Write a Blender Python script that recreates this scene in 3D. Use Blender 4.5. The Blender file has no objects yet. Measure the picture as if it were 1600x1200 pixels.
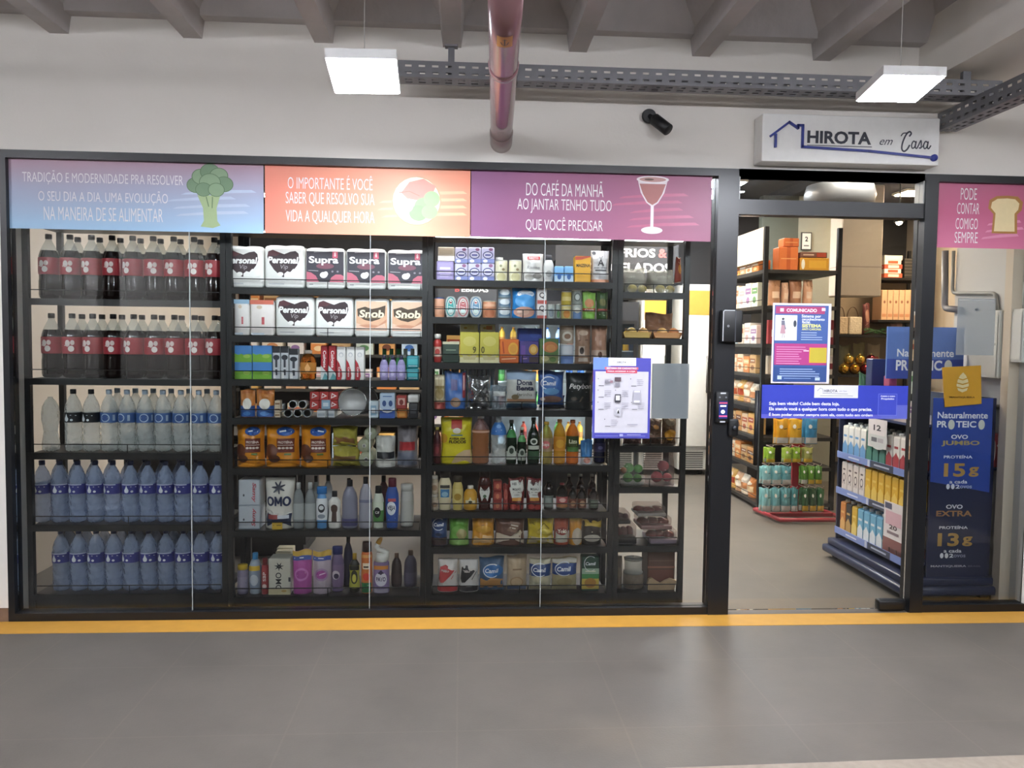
import bpy, bmesh, math, random
from mathutils import Vector, Matrix
from mathutils.geometry import tessellate_polygon

random.seed(7)
SC = bpy.context.scene
COL = SC.collection

# ------------------------------------------------------------------ camera
F_PX, YAW, PITCH, ROLL = 1250.0, math.radians(3.714), math.radians(3.05), math.radians(0.698)
CAM = Vector((0.0, -4.1, 1.4257))
_f = Vector((math.sin(YAW) * math.cos(PITCH), math.cos(YAW) * math.cos(PITCH), -math.sin(PITCH)))
_r0 = Vector((math.cos(YAW), -math.sin(YAW), 0))
_u0 = _r0.cross(_f)
_r = _r0 * math.cos(ROLL) + _u0 * math.sin(ROLL)
_u = _u0 * math.cos(ROLL) - _r0 * math.sin(ROLL)
cd = bpy.data.cameras.new('camera')
cam = bpy.data.objects.new('camera', cd)
COL.objects.link(cam)
cd.sensor_width = 36.0
cd.lens = F_PX / 1600.0 * 36.0
cd.clip_start = 0.05
cam.matrix_world = Matrix(((_r.x, _u.x, -_f.x, CAM.x), (_r.y, _u.y, -_f.y, CAM.y), (_r.z, _u.z, -_f.z, CAM.z), (0, 0, 0, 1)))
SC.camera = cam

# ------------------------------------------------------------------ world, exposure
w = bpy.data.worlds.new('world')
SC.world = w
w.use_nodes = True
w.node_tree.nodes['Background'].inputs[0].default_value = (0.55, 0.60, 0.72, 1)
w.node_tree.nodes['Background'].inputs[1].default_value = 0.05
vs = SC.view_settings
vs.view_transform = 'Standard'
vs.look = 'None'
vs.exposure = 1.1
vs.gamma = 1.0
vs.use_curve_mapping = False
PANEL_OUT, PANEL_IN, PASSAGE, STRIP = 92.0, 38.0, 60.0, 9.0   # radiance of the lamps' diffusers


def ray(px, py):
    return _f * F_PX + _r * (px - 800) - _u * (py - 600)


def P(px, py, Y=0.0):
    """where the line of sight through a pixel of the photograph meets the upright plane y = Y"""
    d = ray(px, py)
    return CAM + d * ((Y - CAM.y) / d.y)


def PZ(px, py, z=0.0):
    d = ray(px, py)
    return CAM + d * ((z - CAM.z) / d.z)


# ------------------------------------------------------------------ materials
def lin(h):
    h = h.lstrip('#')
    v = [int(h[i:i + 2], 16) / 255 for i in (0, 2, 4)]
    return tuple(c / 12.92 if c <= 0.04045 else ((c + 0.055) / 1.055) ** 2.4 for c in v) + (1,)


_M = {}


def M(hexc, rough=0.5, metal=0.0, var=0.06, scale=30.0, bump=0.0, bscale=40.0, spec=0.5, coat=0.0):
    key = (hexc, rough, metal, var, scale, bump, bscale, spec, coat)
    if key in _M:
        return _M[key]
    m = bpy.data.materials.new('m_' + hexc.lstrip('#') + '_%d' % len(_M))
    m.use_nodes = True
    nt = m.node_tree
    b = nt.nodes['Principled BSDF']
    tc = nt.nodes.new('ShaderNodeTexCoord')
    n = nt.nodes.new('ShaderNodeTexNoise')
    n.inputs['Scale'].default_value = scale
    n.inputs['Detail'].default_value = 3
    nt.links.new(tc.outputs['Object'], n.inputs['Vector'])
    mx = nt.nodes.new('ShaderNodeMix')
    mx.data_type = 'RGBA'
    c = lin(hexc)
    mx.inputs['A'].default_value = tuple(min(1, x * (1 - var)) for x in c[:3]) + (1,)
    mx.inputs['B'].default_value = tuple(min(1, x * (1 + var)) for x in c[:3]) + (1,)
    nt.links.new(n.outputs['Fac'], mx.inputs['Factor'])
    nt.links.new(mx.outputs['Result'], b.inputs['Base Color'])
    b.inputs['Roughness'].default_value = rough
    b.inputs['Metallic'].default_value = metal
    b.inputs['Specular IOR Level'].default_value = spec
    b.inputs['Coat Weight'].default_value = coat
    if bump:
        n2 = nt.nodes.new('ShaderNodeTexNoise')
        n2.inputs['Scale'].default_value = bscale
        nt.links.new(tc.outputs['Object'], n2.inputs['Vector'])
        bp = nt.nodes.new('ShaderNodeBump')
        bp.inputs['Strength'].default_value = bump
        bp.inputs['Distance'].default_value = 0.01
        nt.links.new(n2.outputs['Fac'], bp.inputs['Height'])
        nt.links.new(bp.outputs['Normal'], b.inputs['Normal'])
    _M[key] = m
    return m


def film(hexc, alpha=0.4, rough=0.15, bump=0.35, bscale=45):
    """see-through plastic film or thin plastic: part of the light passes straight through"""
    key = ('film', hexc, alpha, rough, bump, bscale)
    if key in _M:
        return _M[key]
    m = bpy.data.materials.new('film_%d' % len(_M))
    m.use_nodes = True
    nt = m.node_tree
    b = nt.nodes['Principled BSDF']
    b.inputs['Base Color'].default_value = lin(hexc)
    b.inputs['Roughness'].default_value = rough
    tr = nt.nodes.new('ShaderNodeBsdfTransparent')
    c = lin(hexc)
    tr.inputs[0].default_value = tuple(0.55 + 0.45 * x for x in c[:3]) + (1,)
    mix = nt.nodes.new('ShaderNodeMixShader')
    mix.inputs[0].default_value = alpha
    nt.links.new(tr.outputs[0], mix.inputs[1])
    nt.links.new(b.outputs[0], mix.inputs[2])
    nt.links.new(mix.outputs[0], nt.nodes['Material Output'].inputs[0])
    if bump:
        tc = nt.nodes.new('ShaderNodeTexCoord')
        n = nt.nodes.new('ShaderNodeTexNoise')
        n.inputs['Scale'].default_value = bscale
        nt.links.new(tc.outputs['Object'], n.inputs['Vector'])
        bp = nt.nodes.new('ShaderNodeBump')
        bp.inputs['Strength'].default_value = bump
        bp.inputs['Distance'].default_value = 0.02
        nt.links.new(n.outputs['Fac'], bp.inputs['Height'])
        nt.links.new(bp.outputs['Normal'], b.inputs['Normal'])
    _M[key] = m
    return m


def pane_mat(tint='#fcfefd'):
    key = ('pane', tint)
    if key in _M:
        return _M[key]
    m = bpy.data.materials.new('clear_glass_%d' % len(_M))
    m.use_nodes = True
    nt = m.node_tree
    nt.nodes.remove(nt.nodes['Principled BSDF'])
    tr = nt.nodes.new('ShaderNodeBsdfTransparent')
    tr.inputs[0].default_value = lin(tint)
    gl = nt.nodes.new('ShaderNodeBsdfGlossy')
    gl.inputs['Roughness'].default_value = 0.01
    fr = nt.nodes.new('ShaderNodeFresnel')
    fr.inputs[0].default_value = 1.45
    mix = nt.nodes.new('ShaderNodeMixShader')
    nt.links.new(fr.outputs[0], mix.inputs[0])
    nt.links.new(tr.outputs[0], mix.inputs[1])
    nt.links.new(gl.outputs[0], mix.inputs[2])
    nt.links.new(mix.outputs[0], nt.nodes['Material Output'].inputs[0])
    _M[key] = m
    return m


def water_mat(hexc, bump=0.5, bscale=28, ior=1.33, rough=0.03):
    key = ('water', hexc, bump, bscale, ior, rough)
    if key in _M:
        return _M[key]
    m = bpy.data.materials.new('liquid_%d' % len(_M))
    m.use_nodes = True
    nt = m.node_tree
    b = nt.nodes['Principled BSDF']
    b.inputs['Base Color'].default_value = lin(hexc)
    b.inputs['Roughness'].default_value = rough
    b.inputs['IOR'].default_value = ior
    b.inputs['Transmission Weight'].default_value = 1.0
    if bump:
        tc = nt.nodes.new('ShaderNodeTexCoord')
        n = nt.nodes.new('ShaderNodeTexVoronoi')
        n.inputs['Scale'].default_value = bscale
        nt.links.new(tc.outputs['Object'], n.inputs['Vector'])
        bp = nt.nodes.new('ShaderNodeBump')
        bp.inputs['Strength'].default_value = bump
        bp.inputs['Distance'].default_value = 0.01
        nt.links.new(n.outputs['Distance'], bp.inputs['Height'])
        nt.links.new(bp.outputs['Normal'], b.inputs['Normal'])
    _M[key] = m
    return m


def emit(hexc, s):
    key = ('emit', hexc, s)
    if key in _M:
        return _M[key]
    m = bpy.data.materials.new('light_%d' % len(_M))
    m.use_nodes = True
    nt = m.node_tree
    nt.nodes.remove(nt.nodes['Principled BSDF'])
    e = nt.nodes.new('ShaderNodeEmission')
    e.inputs[0].default_value = lin(hexc)
    e.inputs[1].default_value = s
    nt.links.new(e.outputs[0], nt.nodes['Material Output'].inputs[0])
    _M[key] = m
    return m


def gradient(stops, axis=2, rough=0.45):
    """printed colour wash running along one axis of the object's bounds"""
    key = ('grad', tuple(stops), axis, rough)
    if key in _M:
        return _M[key]
    m = bpy.data.materials.new('print_%d' % len(_M))
    m.use_nodes = True
    nt = m.node_tree
    b = nt.nodes['Principled BSDF']
    b.inputs['Roughness'].default_value = rough
    tc = nt.nodes.new('ShaderNodeTexCoord')
    sp = nt.nodes.new('ShaderNodeSeparateXYZ')
    nt.links.new(tc.outputs['Generated'], sp.inputs[0])
    nz = nt.nodes.new('ShaderNodeTexNoise')
    nz.inputs['Scale'].default_value = 2.5
    nt.links.new(tc.outputs['Generated'], nz.inputs['Vector'])
    ma = nt.nodes.new('ShaderNodeMath')
    ma.operation = 'MULTIPLY_ADD'
    ma.inputs[1].default_value = 0.22
    ma.inputs[2].default_value = -0.11
    nt.links.new(nz.outputs['Fac'], ma.inputs[0])
    ad = nt.nodes.new('ShaderNodeMath')
    nt.links.new(sp.outputs[axis], ad.inputs[0])
    nt.links.new(ma.outputs[0], ad.inputs[1])
    cr = nt.nodes.new('ShaderNodeValToRGB')
    el = cr.color_ramp.elements
    el[0].position, el[0].color = stops[0][0], lin(stops[0][1])
    el[1].position, el[1].color = stops[-1][0], lin(stops[-1][1])
    for p_, h_ in stops[1:-1]:
        e = el.new(p_)
        e.color = lin(h_)
    nt.links.new(ad.outputs[0], cr.inputs[0])
    nt.links.new(cr.outputs[0], b.inputs['Base Color'])
    _M[key] = m
    return m


BLACK = M('#0e0f11', 0.45, scale=20)
FRAME = M('#101216', 0.38, scale=12)
WHITE = M('#e9e7e2', 0.5)


# ------------------------------------------------------------------ mesh builder
class MB:
    def __init__(self):
        self.v, self.f, self.m, self.s, self.mats = [], [], [], [], []

    def mi(self, mat):
        if mat not in self.mats:
            self.mats.append(mat)
        return self.mats.index(mat)

    def add(self, vs_, fs, mat, smooth=False):
        o = len(self.v)
        self.v.extend([tuple(x) for x in vs_])
        k = self.mi(mat)
        for f in fs:
            self.f.append(tuple(i + o for i in f))
            self.m.append(k)
            self.s.append(smooth)
        return self

    def box(self, x0, x1, y0, y1, z0, z1, mat):
        v = [(x, y, z) for z in (z0, z1) for y in (y0, y1) for x in (x0, x1)]
        return self.add(v, [(0, 2, 3, 1), (4, 5, 7, 6), (0, 1, 5, 4), (2, 6, 7, 3), (0, 4, 6, 2), (1, 3, 7, 5)], mat)

    def cbox(self, x0, x1, y0, y1, z0, z1, mat, r=0.004, seg=1):
        bm = bmesh.new()
        bmesh.ops.create_cube(bm, size=1)
        for v in bm.verts:
            v.co = Vector(((x0 + x1) / 2 + v.co.x * (x1 - x0), (y0 + y1) / 2 + v.co.y * (y1 - y0), (z0 + z1) / 2 + v.co.z * (z1 - z0)))
        r = min(r, 0.45 * min(x1 - x0, y1 - y0, z1 - z0))
        bmesh.ops.bevel(bm, geom=list(bm.edges), offset=r, segments=seg, profile=0.5, affect='EDGES')
        bm.verts.index_update()
        self.add([v.co for v in bm.verts], [[v.index for v in f.verts] for f in bm.faces], mat, seg > 1)
        bm.free()
        return self

    def lathe(self, prof, mat, seg=20, cx=0, cy=0, z=0, sy=1.0, axis='z', smooth=True, matf=None):
        """prof: (radius, height) from bottom to top; matf(height) may pick another material per ring"""
        vs_, n = [], len(prof)
        for r, h in prof:
            for k in range(seg):
                a = 2 * math.pi * k / seg
                p, q = r * math.cos(a), r * sy * math.sin(a)
                if axis == 'z':
                    vs_.append((cx + p, cy + q, z + h))
                elif axis == 'y':
                    vs_.append((cx + p, cy + h, z + q))
                else:
                    vs_.append((cx + h, cy + p, z + q))
        o = len(self.v)
        self.v.extend(vs_)
        for i in range(n - 1):
            mt = matf((prof[i][1] + prof[i + 1][1]) / 2) if matf else mat
            ki = self.mi(mt)
            for k in range(seg):
                a, b = i * seg + k, i * seg + (k + 1) % seg
                f = (o + a, o + b, o + b + seg, o + a + seg)
                self.f.append(f if axis != 'y' else f[::-1])
                self.m.append(ki)
                self.s.append(smooth)
        for row, rev in ((0, True), (n - 1, False)):
            if prof[row][0] > 1e-5:
                f = [o + row * seg + k for k in range(seg)]
                if rev != (axis == 'y'):
                    f = f[::-1]
                self.f.append(tuple(f))
                self.m.append(self.mi(matf(prof[row][1]) if matf else mat))
                self.s.append(False)
        return self

    def ball(self, c, r, mat, seg=16, sx=1, sy=1, sz=1, jit=0.0):
        prof = [(math.sin(math.pi * i / 10) * r, -math.cos(math.pi * i / 10) * r) for i in range(11)]
        o = len(self.v)
        self.lathe(prof, mat, seg)
        for i in range(o, len(self.v)):
            x, y, z = self.v[i]
            k = 1 + jit * math.sin(x * 160 / r * 0.03 + 3 * y / r) * math.cos(z / r * 4)
            self.v[i] = (c[0] + x * sx * k, c[1] + y * sy * k, c[2] + z * sz * k)
        return self

    def tube(self, pts, r, mat, seg=6):
        pts = [Vector(p) for p in pts]
        vs_, n = [], len(pts)
        rr = r if isinstance(r, (list, tuple)) else [r] * n
        for i, p in enumerate(pts):
            t = (pts[min(i + 1, n - 1)] - pts[max(i - 1, 0)]).normalized()
            a = t.orthogonal().normalized() if i == 0 else (a - t * a.dot(t)).normalized()
            b = t.cross(a)
            for k in range(seg):
                q = 2 * math.pi * k / seg
                vs_.append(p + a * math.cos(q) * rr[i] + b * math.sin(q) * rr[i])
        fs = [(i * seg + k, i * seg + (k + 1) % seg, (i + 1) * seg + (k + 1) % seg, (i + 1) * seg + k) for i in range(n - 1) for k in range(seg)]
        fs += [tuple(range(seg))[::-1], tuple((n - 1) * seg + k for k in range(seg))]
        return self.add(vs_, fs, mat, seg > 4)

    def prism(self, pts, z0, z1, mat, axis='z'):
        """closed outline pushed along one axis; pts are the other two coordinates"""
        n = len(pts)
        mk = {'z': lambda a, b, h: (a, b, h), 'y': lambda a, b, h: (a, h, b), 'x': lambda a, b, h: (h, a, b)}[axis]
        vs_ = [mk(a, b, z0) for a, b in pts] + [mk(a, b, z1) for a, b in pts]
        tri = tessellate_polygon([[Vector((a, b, 0)) for a, b in pts]])
        fs = [t for t in tri] + [tuple(i + n for i in t[::-1]) for t in tri]
        fs += [(i, (i + 1) % n, (i + 1) % n + n, i + n) for i in range(n)]
        self.add(vs_, fs, mat)
        return self

    def build(self, name, parent=None, fix=True):
        me = bpy.data.meshes.new(name)
        me.from_pydata(self.v, [], self.f)
        for m in self.mats:
            me.materials.append(m)
        me.polygons.foreach_set('material_index', self.m)
        me.polygons.foreach_set('use_smooth', self.s)
        me.update()
        o = bpy.data.objects.new(name, me)
        COL.objects.link(o)
        if parent:
            o.parent = parent
        return o


# ------------------------------------------------------------------ things, parts, labels
_labels = set()
ORD = ['first', 'second', 'third', 'fourth', 'fifth', 'sixth', 'seventh', 'eighth', 'ninth', 'tenth', 'eleventh', 'twelfth']


def tag(o, label, cat, group=None):
    if label in _labels and not group:
        print('DUPLICATE LABEL', label)
    _labels.add(label)
    o['label'] = label
    o['category'] = cat
    if group:
        o['group'] = group
    return o


def thing(name, label, cat, loc=(0, 0, 0), rz=0.0, group=None):
    o = bpy.data.objects.new(name, None)
    o.empty_display_size = 0.05
    COL.objects.link(o)
    o.location = loc
    o.rotation_euler = (0, 0, rz)
    return tag(o, label, cat, group)


def solid(mb, name, label, cat, loc=(0, 0, 0), rz=0.0, group=None):
    o = mb.build(name)
    o.location = loc
    o.rotation_euler = (0, 0, rz)
    return tag(o, label, cat, group)


def struct(mb, name, parent=None):
    o = mb.build(name, parent)
    if not parent:
        o['kind'] = 'structure'
    return o


def dup(root, loc, rz=0.0, label=None, group=None):
    r = root.copy()
    COL.objects.link(r)
    r.location = loc
    r.rotation_euler = (0, 0, rz)
    if label:
        tag(r, label, root['category'], group)
    for ch in list(root.children):
        c = ch.copy()
        COL.objects.link(c)
        c.parent = r
        for g in list(ch.children):
            d = g.copy()
            COL.objects.link(d)
            d.parent = c
    return r


# ------------------------------------------------------------------ printed artwork
_txt = {}


def text2d(s, bold=0.0, shear=0.0, spacing=1.0):
    key = (s, bold, shear, spacing)
    if key not in _txt:
        c = bpy.data.curves.new('t', 'FONT')
        c.body, c.shear, c.space_character, c.offset = s, shear, spacing, bold
        c.dimensions, c.fill_mode, c.resolution_u = '2D', 'BOTH', 3
        o = bpy.data.objects.new('t', c)
        me = o.to_mesh()
        v = [(p.co.x, p.co.y) for p in me.vertices]
        f = [tuple(p.vertices) for p in me.polygons]
        o.to_mesh_clear()
        bpy.data.objects.remove(o)
        bpy.data.curves.remove(c)
        x0, x1 = min(p[0] for p in v), max(p[0] for p in v)
        y0, y1 = min(p[1] for p in v), max(p[1] for p in v)
        # front side only
        v = [((x - x0), (y - y0)) for x, y in v]
        _txt[key] = (v, f, x1 - x0, y1 - y0)
    return _txt[key]


def art(mb, items, w, h, fm, off0=0.0008, step=0.0003, flat=True):
    """items in fractions of the face (0..1 across, 0..1 up); fm(x, z, off) puts a point of the face into space"""
    off = off0
    n = 1 if flat else 10

    def put(v2, fs, mat):
        mb.add([fm(a, b, off) for a, b in v2], fs, mat, not flat)

    for it in items:
        k = it[0]
        if k == 'r':
            _, x0, z0, x1, z1, c = it
            nz = 1 if flat else 8
            g = [((x0 + (x1 - x0) * i / n - 0.5) * w, (z0 + (z1 - z0) * j / nz) * h) for j in range(nz + 1) for i in range(n + 1)]
            put(g, [(j * (n + 1) + i, j * (n + 1) + i + 1, (j + 1) * (n + 1) + i + 1, (j + 1) * (n + 1) + i) for j in range(nz) for i in range(n)], C(c))
        elif k in 'ep':
            if k == 'e':
                _, cx, cz, rx, rz, c = it
                pts = [(cx + rx * math.cos(t * math.pi / 12), cz + rz * math.sin(t * math.pi / 12)) for t in range(24)]
            else:
                pts, c = it[1], it[2]
                cx, cz = sum(p[0] for p in pts) / len(pts), sum(p[1] for p in pts) / len(pts)
            m_, R = len(pts), (1 if flat else 4)
            vs_ = [((cx - 0.5) * w, cz * h)]
            for j in range(1, R + 1):
                for p in pts:
                    vs_.append(((cx + (p[0] - cx) * j / R - 0.5) * w, (cz + (p[1] - cz) * j / R) * h))
            fs = [(0, 1 + i, 1 + (i + 1) % m_) for i in range(m_)]
            for j in range(R - 1):
                fs += [(1 + j * m_ + i, 1 + (j + 1) * m_ + i, 1 + (j + 1) * m_ + (i + 1) % m_, 1 + j * m_ + (i + 1) % m_) for i in range(m_)]
            if flat and k == 'p':
                vs_ = [((p[0] - 0.5) * w, p[1] * h) for p in pts]
                fs = list(tessellate_polygon([[Vector((a, b, 0)) for a, b in vs_]]))
                fs = [f if (Vector(vs_[f[1]]) - Vector(vs_[f[0]])).to_3d().cross((Vector(vs_[f[2]]) - Vector(vs_[f[0]])).to_3d()).z > 0 else f[::-1] for f in fs]
            put(vs_, fs, C(c))
        elif k == 't':
            # ('t', text, cx, cz, width, height or 0, colour, bold, shear, rotation in degrees)
            _, s, cx, cz, tw, th, c = it[:7]
            bold, shear, rot = (list(it[7:]) + [0, 0, 0])[:3]
            v, f, W, H = text2d(s, bold, shear)
            if rot % 180:
                sx = tw * h / W
                sz = th * w / H if th else sx
            else:
                sx = tw * w / W
                sz = th * h / H if th else sx
            ca, sa = math.cos(math.radians(rot)), math.sin(math.radians(rot))
            out = []
            for a, b in v:
                a, b = (a - W / 2) * sx, (b - H / 2) * sz
                out.append(((cx - 0.5) * w + a * ca - b * sa, cz * h + a * sa + b * ca))
            put(out, f, C(c))
        elif k == 'l':
            _, pts, wd, c = it
            vs_, fs = [], []
            q = [Vector(((a - 0.5) * w, b * h)) for a, b in pts]
            hw = wd * w / 2
            for i, p in enumerate(q):
                t = (q[min(i + 1, len(q) - 1)] - q[max(i - 1, 0)]).normalized()
                nn = Vector((-t.y, t.x)) * hw
                vs_ += [tuple(p - nn), tuple(p + nn)]
            for i in range(len(q) - 1):
                fs.append((2 * i, 2 * i + 2, 2 * i + 3, 2 * i + 1))
            put(vs_, fs, C(c))
        off += step
    return mb


def C(c):
    return M(c, 0.42) if isinstance(c, str) else c


def front(d, y0=None):
    """mapping onto the front face of an upright box of depth d"""
    y = -d / 2 if y0 is None else y0
    return lambda a, b, o: (a, y - o, b)


def round_front(r, sy=1.0, z0=0.0, rf=None):
    def fm(a, b, o):
        rr = (rf(b) if rf else r) + o
        t = a / max(r, 1e-6)
        return (rr * math.sin(t), -rr * math.cos(t) * sy, z0 + b)
    return fm


# ------------------------------------------------------------------ product bodies
def carton(w, h, d, base, items=(), r=0.004, seg=1):
    mb = MB()
    mb.cbox(-w / 2, w / 2, -d / 2, d / 2, 0, h, C(base), r, seg)
    art(mb, items, w, h, front(d))
    return mb


def bag(w, h, d, base, items=(), style='pouch', zone=None, seed=0, wr=0.004, rough=0.28):
    rnd = random.Random(seed * 13 + 5)
    ph = [rnd.uniform(0, 6.28) for _ in range(6)]
    NU, NV = 18, 22
    base = M(base, rough, bump=0.45, bscale=32) if isinstance(base, str) else base

    def th(u, v):
        side = max(0.0, 1 - abs(u) ** (5 if style == 'sack' else 2.6)) ** (0.45 if style == 'sack' else 0.62)
        if style == 'pillow':
            p_ = max(0.0, math.sin(math.pi * min(max((v - 0.035) / 0.93, 0), 1))) ** 0.55
        elif style == 'sack':
            p_ = 1.0 if v < 0.5 else max(0.1, 1 - ((v - 0.5) / 0.5) ** 1.3 * 0.9)
        elif style == 'brick':
            p_ = 1.0 if v < 0.72 else max(0.14, 1 - ((v - 0.72) / 0.28) ** 1.3 * 0.86)
        else:
            p_ = max(0.0, 1 - v ** 2.0) ** 0.75
        return d / 2 * side * p_ + 0.0012

    def wid(v):
        if style == 'pillow':
            return w / 2 * (1 - 0.07 * math.sin(math.pi * v) ** 0.6)
        if style == 'brick':
            return w / 2 * (0.97 + 0.03 * math.cos(v * 6))
        return w / 2 * (0.95 + 0.05 * v)

    def wrk(u, v):
        e = abs(2 * v - 1) ** 2 if style == 'pillow' else v ** 2
        return wr * ((0.4 + e) * math.sin(u * 9 + ph[0] + v * 3) * 0.6 + 0.5 * math.sin(v * 17 + ph[1] + u * 2.2) + 0.4 * math.sin(u * 5 - v * 9 + ph[2]))

    def top(u, v):
        # uneven upper edge
        return h * v + (0.03 * h * math.sin(u * 3 + ph[3]) * v ** 4 if style != 'brick' else 0)

    mb = MB()
    vs_ = []
    for sgn in (-1, 1):
        for j in range(NV + 1):
            for i in range(NU + 1):
                u, v = 2 * i / NU - 1, j / NV
                t = th(u, v)
                y = sgn * (t + wrk(u, v) * min(1, t / (d * 0.12)))
                vs_.append((wid(v) * u, y, top(u, v)))
    A = (NU + 1) * (NV + 1)
    o = len(mb.v)
    mb.v.extend(vs_)

    def face(f, mt):
        mb.f.append(tuple(o + i for i in f))
        mb.m.append(mb.mi(mt))
        mb.s.append(True)

    for j in range(NV):
        for i in range(NU):
            a = j * (NU + 1) + i
            mt = base
            if zone:
                z_ = zone((i + 0.5) / NU, (j + 0.5) / NV)
                if z_ is not None:
                    mt = M(z_, rough, bump=0.45, bscale=32) if isinstance(z_, str) else z_
            face((a, a + 1, a + NU + 2, a + NU + 1), mt)
            b = A + a
            face((b + NU + 1, b + NU + 2, b + 1, b), mt)
    for i in range(NU):
        face((A + i, A + i + 1, i + 1, i), base)
        a = NV * (NU + 1) + i
        face((a, a + 1, A + a + 1, A + a), base)
    for j in range(NV):
        a = j * (NU + 1)
        face((a, a + NU + 1, A + a + NU + 1, A + a), base)
        a += NU
        face((A + a, A + a + NU + 1, a + NU + 1, a), base)

    def fm(x, z, off):
        v = min(max(z / h, 0), 1)
        u = max(-1, min(1, x / max(wid(v), 1e-6)))
        t = th(u, v)
        return (wid(v) * u, -(t + wrk(u, v) * min(1, t / (d * 0.12))) - off - 0.0026, top(u, v))

    art(mb, items, w, h, fm, flat=False, step=0.0005)
    return mb


def scaled(prof, r, h):
    return [(a * r, b * h) for a, b in prof]


# outlines as (radius, height), both 0..1
PR = {
    'cola': [(0, 0.0), (.7, 0), (.93, .025), (1, .07), (1, .27), (.95, .31), (.95, .37), (1, .41), (1, .62), (.97, .66), (.82, .74), (.58, .82), (.36, .885), (.27, .92), (.27, .945)],
    'water': [(0, 0.0), (.72, 0), (.95, .02), (1, .06), (.97, .1), (1, .14), (.96, .19), (.99, .24), (.95, .29), (.99, .34), (.94, .39), (.97, .43), (1, .46), (1, .63), (.97, .67), (.93, .72), (.75, .80), (.48, .87), (.3, .915), (.28, .945)],
    'rib': [(0, 0.0), (.75, 0), (.98, .03), (1, .12), (.9, .22), (.78, .34), (.86, .44), (1, .55), (1, .68), (.9, .78), (.6, .87), (.3, .92), (.28, .945)],
    'oil': [(0, 0), (.85, 0), (1, .03), (1, .28), (.94, .33), (1, .38), (1, .66), (.92, .74), (.6, .84), (.36, .89), (.32, .93)],
    'wine': [(0, 0), (.9, 0), (1, .02), (1, .58), (.92, .66), (.55, .75), (.36, .82), (.32, .93)],
    'round': [(0, 0), (.85, 0), (1, .04), (1, .62), (.95, .72), (.7, .82), (.42, .87), (.4, .9)],
    'squeeze': [(0, 0), (.8, 0), (.86, .03), (.82, .10), (.95, .30), (1, .5), (.95, .68), (.7, .8), (.5, .84)],
    'waist': [(0, 0), (.85, 0), (.95, .04), (1, .18), (.84, .42), (.86, .5), (.98, .64), (.9, .74), (.5, .82), (.3, .86)],
    'jar': [(0, 0), (.9, 0), (1, .05), (1, .74), (.9, .82), (.88, .86)],
    'spray': [(0, 0), (.95, 0), (1, .02), (1, .76), (.9, .8), (.6, .82)],
    'jug': [(0, 0), (.92, 0), (1, .04), (1, .5), (.97, .62), (.8, .74), (.45, .84), (.3, .88)],
}


def bottle(root, kind, w, h, body, cap=None, lab=None, items=(), sy=1.0, fill=None, cap_r=None, cap_h=None, neck=None, seg=22, cap_from=None):
    """fills root with the parts body, cap and label. lab = (from, to, colour) in fractions of the height"""
    r = w / 2
    pr = scaled(PR[kind], r, h)
    mb = MB()
    if fill is not None:
        # split the outline at the fill level so that the liquid ends in a clean line
        q = []
        for i, (a, b) in enumerate(pr):
            if i and pr[i - 1][1] < fill * h < b:
                t = (fill * h - pr[i - 1][1]) / (b - pr[i - 1][1])
                q.append((pr[i - 1][0] + (a - pr[i - 1][0]) * t, fill * h))
            q.append((a, b))
        mb.lathe(q, C(body), seg, sy=sy, matf=lambda z: C(body) if z < fill * h else neck)
    else:
        mb.lathe(pr, C(body), seg, sy=sy)
    mb.build('body', root)
    if cap:
        zt = pr[-1][1]
        z0 = (cap_from if cap_from is not None else 0.925) * h if pr[-1][1] > 0.92 * h else zt - 0.004
        cr = cap_r * r if cap_r else pr[-1][0] + 0.003
        c = MB()
        hh = h - z0
        c.lathe([(0, 0), (cr, 0), (cr, hh * 0.86), (cr * 0.9, hh), (0, hh)], C(cap), 16, z=z0, sy=sy if cap_r else 1.0)
        c.build('cap', root)
    if lab:
        z0, z1, lc = lab

        def rf(z):
            z += z0 * h
            for i in range(len(pr) - 1):
                if pr[i][1] <= z <= pr[i + 1][1] and pr[i + 1][1] > pr[i][1]:
                    t = (z - pr[i][1]) / (pr[i + 1][1] - pr[i][1])
                    return pr[i][0] + (pr[i + 1][0] - pr[i][0]) * t
            return pr[-1][0]
        lm = MB()
        hh = (z1 - z0) * h
        nl = 6
        prof = [(rf(hh * i / nl) + 0.0012, z0 * h + hh * i / nl) for i in range(nl + 1)]
        vs_ = [(a * math.cos(2 * math.pi * k / 28), a * sy * math.sin(2 * math.pi * k / 28), b) for a, b in prof for k in range(28)]
        lm.add(vs_, [(i * 28 + k, i * 28 + (k + 1) % 28, (i + 1) * 28 + (k + 1) % 28, (i + 1) * 28 + k) for i in range(nl) for k in range(28)], C(lc), True)
        if items:
            art(lm, items, 2 * r, hh, round_front(r, sy, z0 * h, rf), off0=0.0022, flat=False)
        lm.build('label', root)
    return root


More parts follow.
